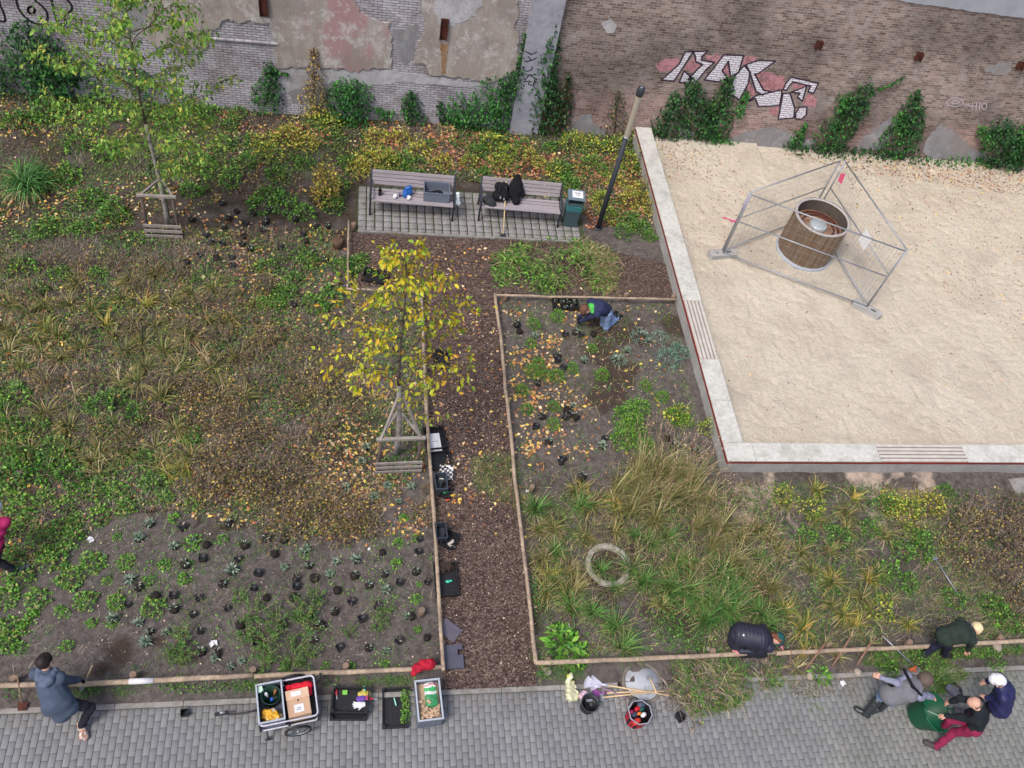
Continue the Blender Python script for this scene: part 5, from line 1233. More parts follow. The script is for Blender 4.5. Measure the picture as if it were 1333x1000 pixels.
def p_pot(n, kind):
    if kind == 0: parts = [(*ballmesh(.062, .085), 0)]; ms = [M_ball]
    else: parts = [(*squarepot(), 0)]; ms = [M_black]
    if n:
        d = sph(n, 1, .1); parts.append((*leaves4(np.zeros((n, 3)) + [0, 0, .08] + d * .02, d, .055, .014), 1)); ms.append(LM['leaf_silver' if kind == 0 else 'twig'])
    V, F, mi = merge(parts); return npmesh('potted_seedling', V, F, ms, mi=mi)
def p_wisp():
    n = 26; a = RNG.uniform(0, 2 * pi, n); t = np.abs(RNG.normal(.5, .3, n)); L = RNG.uniform(.2, .42, n); b = np.stack([.05 * np.cos(a), .05 * np.sin(a), 0 * a], 1)
    h = np.stack([np.cos(a) * np.sin(t), np.sin(a) * np.sin(t), np.cos(t)], 1); parts = [(*blades(b, a, t, L, .006, .1, 2), 1)]
    k = 13; f = RNG.uniform(.25, 1, (n * k, 1)); c = np.repeat(b, k, 0) + np.repeat(h * L[:, None], k, 0) * f; parts.append((*leaves4(c, np.repeat(h, k, 0) * .6 + RNG.normal(0, .6, (n * k, 3)), .05, .013), 0))
    V, F, mi = merge(parts); return npmesh('wisp', V, F, [LM['blade_grass'], LM['blade_straw']], mi=mi)
PR = dict(
    mound=[p_mound(260, .22, .16, .055, .042, 'leaf_mound', 'leaf_bright', .25) for _ in range(4)],
    mound_small=[p_mound(90, .11, .1, .045, .034, 'leaf_bright', 'leaf_mound', .3) for _ in range(3)],
    sedge=[p_tuft(56, .50, .017, .06, .6, 'blade_sedge', 1.2) for _ in range(6)],
    sedge_yellow=[p_tuft(48, .50, .019, .06, .6, 'blade_yellow', 1.3) for _ in range(5)],
    straw=[p_tuft(40, .52, .016, .06, .8, 'blade_straw', 1.2) for _ in range(5)],
    grass=[p_tuft(110, .30, .008, .08, .6, 'blade_grass') for _ in range(3)],
    grass_tall=[p_tuft(105, .85, .016, .12, .26, 'blade_fountain', .75, 26) for _ in range(6)],
    grass_green=[p_tuft(100, .60, .017, .10, .42, 'blade_grass', 1.1, 8) for _ in range(4)],
    lush=[p_tuft(520, 1.0, .024, .30, .6, 'blade_lush', 1.5, 0, 6)],
    silver=[p_rosette(30, .10, .026, 'leaf_silver') for _ in range(3)],
    silver_big=[p_mound(220, .2, .14, .075, .014, 'leaf_silver', 'leaf_bluegreen', .35) for _ in range(2)],
    bluegreen=[p_mound(300, .24, .16, .08, .016, 'leaf_bluegreen', 'leaf_silver', .2) for _ in range(2)],
    pot=[p_pot(0, 0), p_pot(6, 0), p_pot(12, 0), p_pot(0, 1), p_pot(8, 1)],
    brown=[p_mound(480, .38, .34, .055, .032, 'leaf_brown', 'leaf_taupe', .35, 0, 30, .6) for _ in range(4)],
    taupe=[p_mound(560, .42, .40, .050, .027, 'leaf_taupe', 'leaf_brown', .35, 0, 40, .6) for _ in range(3)],
    yellow=[p_mound(330, .40, .44, .085, .05, 'leaf_yellow', 'leaf_yellowgreen', .35, 0, 26, .6) for _ in range(3)],
    yellowgreen=[p_mound(320, .36, .44, .080, .046, 'leaf_yellowgreen', 'leaf_green', .3, 0, 22, .6) for _ in range(3)],
    column=[p_mound(1100, .34, 1.25, .075, .042, 'leaf_yellow', 'leaf_brown', .35, 0, 20, .3)],
    leafy=[p_mound(300, .36, .30, .085, .05, 'leaf_green', 'leaf_bright', .3, 0, 16, .5) for _ in range(3)],
    bright=[p_mound(700, .28, .34, .048, .022, 'leaf_bright', 'leaf_green', .2, 0, 20, .4) for _ in range(2)],
    dock=[p_mound(60, .28, .22, .2, .075, 'leaf_bright', 'leaf_green', .2, .1, 0, .1)],
    wisp=[p_wisp() for _ in range(3)],
)
BASE = dict(mound='low mound of scalloped green leaves', mound_small='small bright green seedling mound', sedge='olive green arching sedge tuft', sedge_yellow='yellowing sedge tuft', straw='straw coloured dry grass tuft', grass='fine green grass tuft',
            grass_tall='tall fountain grass with rusty seed heads', grass_green='tall green fountain grass', lush='large lush green grass clump', column='tall narrow orange yellow shrub', silver='silvery young rosette plant', silver_big='silver grey leafy cushion', bluegreen='blue green leafy cushion',
            pot='dark potted seedling', brown='ochre brown autumn shrub', taupe='dusty brown twiggy shrub', yellow='yellow leaved autumn shrub', yellowgreen='yellow green small shrub', leafy='leafy green perennial clump', bright='bright green feathery plant', dock='broad leaved green plant', wisp='wispy fine leaved green plant')
KIND = dict(mound='leafy_perennial', mound_small='young_perennial', sedge='sedge_tuft', sedge_yellow='sedge_tuft', straw='dry_grass_tuft', grass='grass_tuft', grass_tall='fountain_grass', grass_green='fountain_grass', lush='grass_clump', silver='rosette_plant', silver_big='cushion_plant', bluegreen='cushion_plant',
            pot='potted_seedling', brown='autumn_shrub', taupe='autumn_shrub', yellow='yellow_shrub', column='column_shrub', yellowgreen='small_shrub', leafy='leafy_perennial', bright='feathery_plant', dock='dock_plant', wisp='wispy_plant')
CAT = dict(column='shrub', pot='seedling', sedge='sedge', sedge_yellow='sedge', straw='grass', grass='grass', grass_tall='grass', grass_green='grass', lush='grass', brown='shrub', taupe='shrub', yellow='shrub', yellowgreen='shrub')
# landmarks in photo pixels: used to say in words where a plant stands
LMK = [(515, 600, 'the yellow leaved tree'), (216, 300, 'the taller green tree'), (528, 265, 'the left bench'), (670, 275, 'the right bench'), (741, 270, 'the litter bin'), (800, 290, 'the lamp post'), (790, 738, 'the concrete ring'),
       (775, 410, 'the person in green hood'), (68, 900, 'the person in blue coat'), (975, 828, 'the crouching person'), (1250, 822, 'the person in green coat'), (375, 880, 'the bicycle trailer'), (575, 640, 'the path trays'), (460, 880, 'the glove tray'),
       (940, 610, 'the seat wall corner'), (1200, 610, 'the slatted seat'), (915, 440, 'the upper slatted seat'), (35, 240, 'the lush grass clump'), (8, 700, 'the person in pink'), (453, 330, 'the tree stump'), (1232, 750, 'the long hoe'), (720, 345, 'the weed heap'),
       (278, 838, 'the crumpled paper'), (837, 890, 'the round cover'), (690, 120, 'the concrete pilaster'), (740, 835, 'the broad leaved plant'), (1160, 890, 'the bending woman'), (820, 560, 'the feathery plant'), (350, 130, 'the ivy on white bricks'), (118, 703, 'the white scrap'), (70, 120, 'the big dark ivy')]
PLANTS = []
def where(px, py):
    d = sorted((math.hypot(px - x, (py - y) * 1.1), x, y, n) for x, y, n in LMK)[0]
    dx, dy = px - d[1], py - d[2]
    side = ('right of' if dx > 0 else 'left of') if abs(dx) > abs(dy) else ('below' if dy > 0 else 'above')
    return ('close ' if d[0] < 45 else 'further ' if d[0] > 120 else '') + side + ' ' + d[3]
def plant(kind, px, py, s=1.0, v=None, z=None):
    p = P(px, py, 0); pr = PR[kind]; me = pr[len(PLANTS) % len(pr)] if v is None else pr[v]
    zz = float(gz(np.array([p.x]), np.array([p.y]))[0]) if z is None else z
    if p.y < 4.85 and z is None: zz = .01
    lean = Matrix.Rotation(RNG.normal(.24, .08), 3, Vector((-.8, .6, 0))) if kind == 'grass_tall' else Matrix.Identity(3)
    s *= {'mound': .86, 'pot': 1.25, 'silver': 1.3, 'leafy': .85}.get(kind, 1)
    o = link(KIND[kind], me, None, (p.x, p.y, zz - .008), (RNG.normal(0, .06), RNG.normal(0, .06), RNG.uniform(0, 6.28)), s * RNG.uniform(.92, 1.08))
    o.rotation_euler = (lean @ o.rotation_euler.to_matrix()).to_euler(); o['category'] = CAT.get(kind, 'plant'); PLANTS.append((o, kind, px, py)); return o
def many(kind, lst, s=1.0):
    for q in lst: plant(kind, q[0], q[1], (q[2] if len(q) > 2 else 1) * s)

many('mound', [(20, 690), (50, 700, 1.0), (75, 690), (95, 700, 1.1), (60, 722, 1.1), (120, 734), (92, 755, 1.1), (28, 752, 1.2), (10, 780, 1.1), (50, 782), (112, 783, .9), (152, 784, .9), (200, 790, 1), (165, 733, .8), (72, 728, 1.2), (100, 680, 1), (130, 672, 1.1), (165, 662, 1), (30, 660, 1.2), (60, 650, 1.1), (8, 650, 1.2),
               (100, 640), (150, 640), (215, 650, .9), (253, 655, .8), (20, 720, .9), (8, 820, 1.1), (10, 835), (85, 660), (40, 675)])
many('mound_small', [(228, 677), (250, 708, 1.2), (215, 737, 1), (240, 755, 1), (195, 757, .8), (140, 757, .7), (42, 805), (88, 843, .8), (78, 795, .8), (120, 812, .8), (147, 812, .8), (152, 700, .7), (30, 822, .9), (25, 845, 1.1), (518, 708, .9), (516, 735, .9), (542, 702, .7), (500, 865, .7), (458, 868, .6), (424, 868, .6), (370, 868, .8), (543, 820, .7), (541, 780, .9), (525, 675, .7), (545, 762, .6), (290, 705, .9), (85, 800, .8), (32, 812, .8)])
many('silver', [(195, 685), (181, 703), (227, 715), (170, 757), (148, 808), (180, 813), (190, 838, 1.1), (252, 708, .8), (216, 825, .8), (302, 745, 1.2), (398, 717, 1), (370, 739, .8), (437, 734, .9), (464, 732, 1.1), (502, 770, 1), (450, 638, 1), (487, 650, 1), (504, 636, 1), (535, 635, .9), (518, 655, .8), (476, 585, 1), (470, 603, .9), (502, 848, .8), (315, 862, .8), (280, 858, .7), (300, 870, .7), (530, 805, .8), (760, 470, 1), (745, 530, .9), (800, 470, 1.2), (815, 458, 1), (783, 583, 1.1), (880, 582, .9), (696, 440, .9), (430, 750, 1)])
many('pot', [(265, 730), (310, 730), (357, 722), (348, 702), (298, 685), (337, 748), (386, 755), (409, 755), (461, 752), (480, 764), (520, 760), (457, 784), (382, 780), (436, 798), (402, 737), (442, 845), (519, 836), (535, 805), (283, 852), (262, 850), (226, 777), (258, 780), (403, 803), (541, 747), (227, 795), (385, 766),
             (289, 266), (308, 277), (328, 265), (297, 287), (320, 294), (344, 293), (318, 311), (316, 321), (326, 326), (290, 322), (302, 338), (282, 340), (348, 290), (385, 288), (395, 306), (351, 276), (243, 345), (424, 340), (275, 320), (366, 325), (268, 310), (330, 280), (292, 300), (426, 296), (407, 330), (383, 399), (430, 377), (412, 297),
             (725, 465), (733, 480), (735, 545), (737, 535), (749, 545), (713, 578), (730, 604), (732, 600), (755, 625), (750, 632), (757, 622), (697, 558), (786, 573), (867, 573), (875, 585), (748, 434), (755, 438), (735, 437), (676, 434), (672, 425), (905, 590), (725, 470), (742, 541), (772, 437), (700, 500), (705, 545)], 1.0)
many('sedge', [(20, 440), (45, 445), (75, 440), (120, 405), (160, 390), (150, 440), (185, 450), (205, 425), (90, 398), (60, 400), (235, 480), (120, 605), (40, 590), (90, 590), (165, 595), (215, 600), (10, 590), (130, 590), (250, 595), (190, 480), (110, 455), (30, 480), (250, 385), (225, 400), (15, 400), (80, 470),
               (700, 690), (720, 690), (770, 660, 1.1), (735, 780, 1.1), (760, 700), (800, 690), (705, 730), (750, 640), (900, 790), (1020, 660), (1060, 680), (1100, 670), (985, 690), (1040, 720), (1080, 760, 1.1), (1130, 800), (1080, 720, 1), (1100, 690), (960, 700), (1150, 700), (1180, 690), (1010, 720), (1120, 780), (1080, 790), (1055, 745), (740, 745), (710, 770), (870, 750), (860, 790)])
many('sedge', [(300, 420), (330, 400), (270, 420), (250, 440), (310, 470), (200, 360), (170, 370), (100, 370), (280, 380), (180, 500), (210, 520), (60, 540), (90, 560), (150, 560), (230, 560), (20, 570), (320, 520), (40, 410), (5, 430), (165, 460), (215, 460)], 1.15)
many('sedge_yellow', [(218, 618, .9), (240, 612), (60, 430), (140, 425), (190, 400), (1045, 820, 1.2), (1080, 755), (1095, 800), (1110, 650), (1020, 800), (1130, 755), (1045, 850, .8), (1180, 815, .8), (1115, 815), (760, 640, .9), (715, 750), (800, 655), (1060, 640)])
many('straw', [(12, 460, 1.1), (275, 480, 1.2), (130, 600), (130, 620), (200, 585), (225, 490), (55, 460), (265, 465), (10, 550), (175, 420), (205, 610), (155, 500), (100, 520), (60, 500), (1060, 850, .8), (1090, 855, .8), (1035, 870, .8), (1000, 700), (1110, 720), (1140, 745), (1160, 780, .8), (290, 500), (240, 450)])
many('grass_tall', [(805, 640, .9), (828, 622, 1.1), (850, 618, 1.1), (875, 624, 1.1), (898, 632, 1), (838, 650, 1), (866, 655, 1), (890, 655, 1), (820, 670, .9), (850, 682, .9), (915, 655, .8), (905, 690, .9), (925, 715, .9), (950, 735, .9), (900, 745, .8), (975, 762, .8), (935, 690, .8), (745, 770, .8), (1000, 770, .8)])
many('grass_green', [(910, 780, 1.1), (930, 790, 1.2), (950, 800, 1.1), (890, 770, 1.1), (745, 795, .9), (770, 800, .8), (915, 810, 1), (935, 750, 1.1), (960, 780, 1), (985, 800, .9), (870, 770, 1), (820, 740, .9), (880, 735), (755, 660, .9), (695, 665, .9), (800, 820, .9), (810, 845, .9), (780, 745, .7), (835, 760, .9), (720, 720, .8), (995, 815, .8), (845, 710, .7), (870, 700, .7), (900, 770, .9), (965, 750, .8), (990, 730, .7), (825, 700, .6), (1010, 790, .8), (950, 770, .9), (800, 770, .6), (725, 760, .7)])
many('lush', [(38, 245, 1.0)])
many('silver_big', [(833, 440, 1.2), (857, 440, 1.1), (805, 470, 1), (880, 455, .9)]); many('bluegreen', [(868, 470, 1.2), (886, 460, .9)])
many('brown', [(280, 605, 1), (300, 625, 1.2), (270, 640, 1.1), (338, 645, 1), (380, 660, 1.1), (400, 680, 1.1), (370, 690, 1), (430, 660, 1), (460, 670, 1), (450, 690, .9), (345, 565, .8), (290, 530, .9), (275, 550, .9), (265, 515, .9), (390, 500, .9), (410, 520, .9), (350, 440, 1.0), (335, 455, .8), (480, 690, .8), (550, 670, .7), (310, 580, 1), (250, 560, .8), (560, 640, .5), (440, 695, .8)])
many('taupe', [(330, 610, 1.1), (350, 625, 1.1), (310, 560, 1), (385, 585, 1), (420, 560, .8), (330, 500, .9), (380, 620, 1), (430, 490, .9), (1250, 690, 1.3), (1265, 670, 1.1), (1245, 720, 1.1), (1300, 700, 1.3), (1320, 720, 1.3), (1290, 740, 1.1), (1330, 690, 1.1), (1310, 765, 1), (1325, 800, .9), (1315, 670, 1), (460, 520, .8), (370, 480, .8), (310, 470, .8)])
many('taupe', [(70, 345), (110, 350), (150, 345), (200, 350), (40, 385), (180, 375), (230, 360), (260, 400), (300, 395), (240, 430), (290, 440), (170, 430), (110, 430), (340, 420), (60, 500), (210, 500), (250, 500), (120, 500), (160, 575), (330, 470), (400, 450), (20, 350), (350, 375)], .8)
many('brown', [(280, 470), (250, 520), (310, 520), (420, 500), (130, 560), (200, 540), (380, 520), (300, 420), (445, 470)], .8)
many('yellow', [(345, 190, .8), (375, 182, .9), (398, 192, .8), (490, 185, .9), (545, 200, .9), (478, 212, .9), (505, 215, .8), (575, 216, .8), (820, 265, .9), (832, 250, .8), (800, 240, .7), (755, 185, .6), (700, 215, .5), (690, 205, .6), (465, 225, .8), (845, 275, .6), (1210, 660, .8), (520, 182, .7)])
plant('column', 424, 262, 1)
many('yellowgreen', [(350, 205, 1), (640, 190, 1), (660, 205, .9), (740, 190, 1), (770, 195, .9), (720, 225, .8), (800, 195, 1), (815, 215, 1), (780, 265, .9), (790, 285, .8), (650, 215, .8), (420, 150, 1), (430, 165, .9), (250, 130, 1.2), (265, 118, 1), (240, 145, 1.1), (1180, 665, .8), (1160, 660, .7), (1020, 650, .7), (1055, 665, .7), (880, 545, .8), (920, 560, .6), (1145, 795, .7), (610, 215, .7), (815, 180, .8)])
many('leafy', [(270, 150, 1), (220, 160, 1.2), (180, 150, 1.2), (120, 140, 1.1), (60, 150, 1.2), (20, 160, 1.2), (100, 190, 1.1), (140, 200, 1.1), (90, 230, 1), (290, 190, 1), (320, 215, 1), (300, 235, 1), (265, 215, 1), (250, 250, .9), (360, 230, .9), (350, 255, .9), (340, 270, 1), (370, 270, 1.1), (395, 280, 1), (435, 270, 1), (440, 245, 1), (520, 215, 1), (540, 218, 1), (740, 240, .9), (730, 225, .9), (820, 290, 1), (835, 300, .9), (810, 305, .8), (845, 310, .7), (120, 260, 1), (150, 280, 1.1), (110, 300, .9), (60, 300, 1),
               (350, 350, .9), (380, 370, .9), (370, 385, .9), (400, 340, .9), (410, 400, 1), (430, 390, 1), (445, 350, .9), (365, 395, .9), (80, 360, .8), (30, 350, 1), (130, 360, .8), (50, 380, .8), (150, 520, .9), (130, 530, .9), (180, 540, .9), (20, 520, 1), (10, 560, 1), (50, 560, .9), (80, 600, .9), (20, 620, 1.1), (60, 620, 1), (140, 560, .8), (250, 570, .8), (200, 630, .8), (1170, 720, .9), (1190, 700, .9), (1200, 720, .8), (1230, 640, .6), (1090, 700, .8), (1130, 690, .8), (1150, 660, .8), (1050, 700, .7), (1290, 790, .9), (1310, 810, .9), (1240, 780, .8), (1180, 760, .8), (1150, 745, .8), (460, 350, .8), (470, 340, .7), (1150, 865, .7), (1215, 890, .6), (1195, 860, .7), (1290, 860, .7), (15, 590, 1), (40, 600, .9), (70, 585, .8), (5, 540, .9), (95, 620, .9), (120, 640, .8), (185, 600, .7), (620, 200, .8), (560, 190, .7), (450, 215, .8), (395, 215, .8), (330, 185, .8), (680, 190, .7), (715, 195, .7), (770, 215, .8), (785, 225, .7), (630, 225, .6), (300, 165, .8), (310, 150, .7), (500, 200, .7)])
many('bright', [(815, 545, 1.1), (820, 560, 1.2), (812, 575, 1), (838, 585, .9), (828, 535, .9), (875, 545, .8), (890, 550, .7), (345, 400, .7), (700, 475, .6), (725, 490, .6), (710, 490, .6), (680, 510, .6), (693, 487, .7), (725, 415, .6), (695, 425, .6), (745, 480, .5), (770, 455, .5), (685, 535, .5), (690, 450, .5), (720, 530, .5), (720, 555, .5), (860, 520, .6), (840, 505, .5), (783, 490, .6)])
many('dock', [(735, 845, 1), (728, 828, .8), (748, 858, .8), (1067, 880, .6), (1160, 870, .5)])
many('wisp', [(330, 800, 1.2), (350, 830, 1.2), (395, 800, 1.3), (400, 815, 1.2), (385, 845, 1), (310, 780, 1), (240, 835, 1.1), (235, 850, 1), (320, 830, 1), (410, 780, 1), (400, 860, 1), (345, 855, 1), (345, 870, .9), (500, 800, .8), (490, 815, .7), (455, 825, .7), (225, 860, 1), (380, 870, 1), (360, 810, 1.1), (705, 875, .9), (740, 875, .8)])

for px, py in [(245, 690), (275, 712), (322, 716), (372, 706), (330, 770), (300, 790), (350, 785), (365, 820), (420, 815), (470, 812), (495, 790), (440, 768), (415, 780), (500, 745), (545, 725), (560, 760), (555, 835), (480, 842), (410, 835), (335, 845), (250, 800), (205, 775), (180, 770), (195, 820), (165, 790), (260, 825), (310, 815), (290, 762), (240, 735), (545, 700), (470, 700), (505, 720),
               (252, 288), (340, 305), (258, 335), (306, 350), (402, 318), (345, 272)]:
    plant('pot', px + RNG.normal(0, 3), py + RNG.normal(0, 3), RNG.uniform(.8, 1.05))
# words for every plant: shared only where nothing tells them apart
from collections import defaultdict
buck = defaultdict(list)
for q in PLANTS: buck[(q[1], where(q[2], q[3]))].append(q)
for (kind, wh), L_ in buck.items():
    b = BASE[kind]
    if len(L_) == 1: L_[0][0]['label'] = f'{b}, {wh}'; 
    elif len(L_) in (2, 3):
        L_.sort(key=lambda q: q[2]); nm = ['leftmost', 'rightmost'] if len(L_) == 2 else ['leftmost', 'middle', 'rightmost']
        if len(L_) == 2: nm = ['left hand', 'right hand']
        for q, n_ in zip(L_, nm): q[0]['label'] = f'{n_} {b}, {wh}'
    else:
        for q in L_: q[0]['label'] = f'{b}, {wh}'
    for q in L_:
        if len(' '.join(q[0]['label'].split())) and len(q[0]['label'].split()) < 4: q[0]['label'] += ' in the bed'
        q[0]['group'] = (b + ' ' + wh) if len(L_) > 3 else {'pot': 'potted seedlings set out for planting'}.get(kind, CAT.get(kind, 'plant') + 's of the kind ' + b)

# ---- loose ground stuff
def on_ground(xy, dz=0.0):
    return np.stack([xy[:, 0], xy[:, 1], gz(xy[:, 0], xy[:, 1]) + dz], 1)
def litter(name, xy, L, m, dz=.012, kind='stuff', sandy=False, asp=.6):
    n = len(xy); a = RNG.uniform(0, 2 * pi, n); d = np.stack([np.cos(a), np.sin(a), RNG.normal(0, .2, n)], 1)
    b = on_ground(xy, dz) if not sandy else np.stack([xy[:, 0], xy[:, 1], sandz(xy[:, 0], xy[:, 1]) + dz], 1)
    Ls = L * RNG.uniform(.6, 1.25, n); V, F = leaves4(b, d, Ls, Ls * asp, 0, RNG.uniform(-.3, .3))
    o = link(name, npmesh(name, V, F, m)); tag(o, kind=kind); return o
def cover(name, xy, L, wd, m, h=.06, up=.5, label=None):
    n = len(xy); a = RNG.uniform(0, 2 * pi, n); b = on_ground(xy, 0) + np.stack([0 * a, 0 * a, RNG.uniform(0, h, n)], 1)
    V, F = leaves4(b, np.stack([np.cos(a), np.sin(a), RNG.uniform(-.1, up, n)], 1), L * RNG.uniform(.6, 1.2, n), wd * RNG.uniform(.7, 1.2, n)); o = link(name, npmesh(name, V, F, m)); tag(o, kind='stuff'); return o
def turf(name, xy, L, wd, m, tilt=.7, droop=.8, segs=2):
    n = len(xy); V, F = blades(on_ground(xy), RNG.uniform(0, 2 * pi, n), np.abs(RNG.normal(tilt, .4, n)), L * RNG.uniform(.5, 1.2, n), wd * RNG.uniform(.7, 1.3, n), droop, segs); o = link(name, npmesh(name, V, F, m)); tag(o, kind='stuff'); return o
upper = wpoly([(-60, 95), (300, 130), (700, 168), (830, 175), (850, 310), (640, 240), (470, 225), (450, 260), (300, 260), (220, 290), (-60, 330)])
left_mid = wpoly([(-60, 320), (240, 300), (440, 300), (445, 390), (545, 395), (552, 600), (480, 700), (380, 700), (250, 670), (180, 660), (0, 760), (-60, 760)])
left_all = wpoly([(-60, 300), (440, 290), (545, 385), (572, 865), (-60, 890)])
left_soil = wpoly([(0, 780), (180, 665), (300, 680), (480, 700), (560, 640), (572, 865), (0, 890)])
rbed = wpoly([(650, 392), (876, 396), (905, 520), (935, 620), (1333, 628), (1400, 640), (1400, 828), (700, 858)])
rbed_top = wpoly([(650, 392), (876, 396), (900, 520), (930, 610), (680, 640)])
rbed_low = wpoly([(680, 650), (940, 625), (1340, 640), (1400, 828), (700, 858)])
terr_n = wpoly([(455, 215), (830, 200), (840, 290), (760, 300), (765, 235), (455, 225)])
verge = wpoly([(870, 862), (1000, 858), (1010, 890), (950, 925), (900, 932), (870, 900)])
verge2 = wpoly([(1130, 852), (1333, 842), (1333, 850), (1230, 860), (1262, 880), (1225, 905), (1200, 870), (1120, 866)])
verge3 = wpoly([(-40, 900), (560, 880), (560, 890), (-40, 915)])
heap = wpoly([(645, 340), (690, 312), (740, 308), (795, 330), (800, 380), (690, 378), (650, 368)])
pside = wpoly([(610, 600), (650, 590), (672, 600), (680, 660), (640, 655), (612, 630)])
def mul(n, poly, **k): return sample(poly, n, **k)
# creeping green weeds in patches
cover('ground_cover', np.concatenate([mul(13000, upper, clump=1.1, thr=.50, off=3), mul(9500, left_mid, clump=1.2, thr=.56, off=8), mul(3500, rbed_low, clump=1.2, thr=.55, off=2)]), .06, .04, LM['leaf_green'], .10)
cover('clover_patches', np.concatenate([mul(6000, upper, clump=.9, thr=.55, off=13), mul(9000, left_mid, clump=1.1, thr=.56, off=18), mul(2500, rbed_low, clump=1.5, thr=.6, off=21), mul(900, left_soil, clump=2.2, thr=.64, off=30), mul(800, rbed_top, clump=2.4, thr=.62, off=7)]), .035, .026, LM['leaf_bright'], .06)
turf('weedy_grass', np.concatenate([mul(10000, upper, clump=.9, thr=.52, off=41), mul(8000, left_mid, clump=1.0, thr=.57, off=44), mul(9000, rbed_low, clump=1.0, thr=.46, off=46), mul(1200, left_soil, clump=1.5, thr=.58, off=48), mul(900, rbed_top, clump=2, thr=.56, off=49)]), .14, .009, LM['blade_grass'])
turf('dry_stalks', np.concatenate([mul(12000, upper, clump=.8, thr=.48, off=51), mul(42000, left_mid, clump=1.0, thr=.44, off=54), mul(9000, rbed_low, clump=.9, thr=.45, off=56), mul(900, left_soil, clump=1.5, thr=.5, off=58)]), .19, .006, LM['twig'], 1.05, .5)
turf('straw_thatch', np.concatenate([mul(5500, left_mid, clump=1.1, thr=.55, off=61), mul(7000, rbed_low, clump=.9, thr=.48, off=63), mul(800, rbed_top, clump=1.5, thr=.5, off=65)]), .2, .009, LM['blade_straw'], 1.1, .5)
cover('brown_foliage_patches', np.concatenate([mul(13000, left_mid, clump=1.5, thr=.54, off=71), mul(3000, upper, clump=.8, thr=.52, off=72), mul(3000, rbed_low, clump=1, thr=.56, off=73)]), .035, .02, LM['leaf_taupe'], .14)
cover('yellow_foliage_patches', np.concatenate([mul(2600, upper, clump=1.3, thr=.58, off=81), mul(2500, left_mid, clump=1.1, thr=.6, off=82), mul(900, wpoly([(1140, 640), (1300, 640), (1250, 720), (1150, 700)]), clump=1.5, thr=.5, off=84)]), .045, .03, LM['leaf_yellow'], .18)
turf('verge_grass', np.concatenate([mul(1600, verge, clump=2, thr=.5), mul(2200, verge2), mul(700, verge3, clump=2, thr=.58, off=91), mul(900, heap), mul(1100, pside, clump=2, thr=.45), mul(300, wpoly([(700, 868), (760, 866), (760, 885), (705, 886)]))]), .14, .006, LM['blade_grass'], .8)
turf('verge_straw', np.concatenate([mul(900, verge, clump=2, thr=.48), mul(700, verge2), mul(900, heap), mul(900, pside)]), .18, .005, LM['blade_straw'], 1.0)
cover('verge_weeds', np.concatenate([mul(800, verge, clump=2, thr=.5), mul(800, verge2, clump=1.8, thr=.45), mul(250, verge3, clump=3, thr=.6)]), .05, .035, LM['leaf_green'], .08)
# heap of pulled weeds above the right bed
def heapveg(name, poly, n, h, L, wd, m, c, rr):
    xy = sample(poly, int(n * 1.6), clump=1.6, thr=.42, off=12); xy = xy[RNG.random(len(xy)) < .62] + RNG.normal(0, .07, (1, 2)); n = len(xy); xy = xy + RNG.normal(0, .09, (n, 2)); hh = np.clip(1 - np.hypot((xy[:, 0] - c[0]) / rr[0], (xy[:, 1] - c[1]) / rr[1]), 0, 1) ** .6 * h * (.6 + .8 * fbm(xy[:, 0] * 3, xy[:, 1] * 3, 2)); a = RNG.uniform(0, 2 * pi, n)
    b = np.stack([xy[:, 0], xy[:, 1], .03 + hh * RNG.uniform(.4, 1, n)], 1); V, F = leaves4(b, np.stack([np.cos(a), np.sin(a), RNG.uniform(-.2, .6, n)], 1), L * RNG.uniform(.6, 1.3, n), wd * RNG.uniform(.7, 1.2, n)); return V, F, m
hc = P(722, 346); parts = [heapveg('h', heap, 900, .40, .13, .034, 0, hc, (1.5, .95)), heapveg('h', heap, 1500, .42, .10, .04, 1, hc, (1.5, .95)), heapveg('h', heap, 800, .40, .3, .012, 2, hc, (1.5, .95)), heapveg('h', wpoly([(730, 312), (800, 335), (800, 378), (740, 375)]), 900, .36, .24, .012, 2, P(770, 350), (1, .8)), heapveg('h', heap, 500, .40, .22, .012, 3, hc, (1.5, .95))]
V, F, mi = merge(parts); o = link('weed_heap', npmesh('weed_heap', V, F, [LM['leaf_bright'], LM['leaf_green'], LM['blade_straw'], LM['blade_grass']], mi=mi)); tag(o, 'green heap of pulled weeds between the benches and the right bed', 'weed heap')
vc = P(925, 895); parts = [heapveg('h', verge, 300, .30, .30, .011, 0, vc, (1.0, .6)), heapveg('h', verge, 400, .28, .28, .009, 4, vc, (1.0, .6)), heapveg('h', verge, 800, .28, .24, .012, 1, vc, (1.0, .6)), heapveg('h', verge, 500, .22, .08, .04, 2, vc, (1.0, .6)), heapveg('h', verge, 350, .3, .16, .03, 3, vc, (1.0, .6))]
V, F, mi = merge(parts); o = link('cut_grass_heap', npmesh('cut_grass_heap', V, F, [LM['blade_straw'], LM['blade_grass'], LM['leaf_green'], LM['leaf_taupe'], LM['twig']], mi=mi)); tag(o, 'heap of cut straw and green weeds on the verge below the crouching person', 'weed heap')
for i in range(3):
    pass
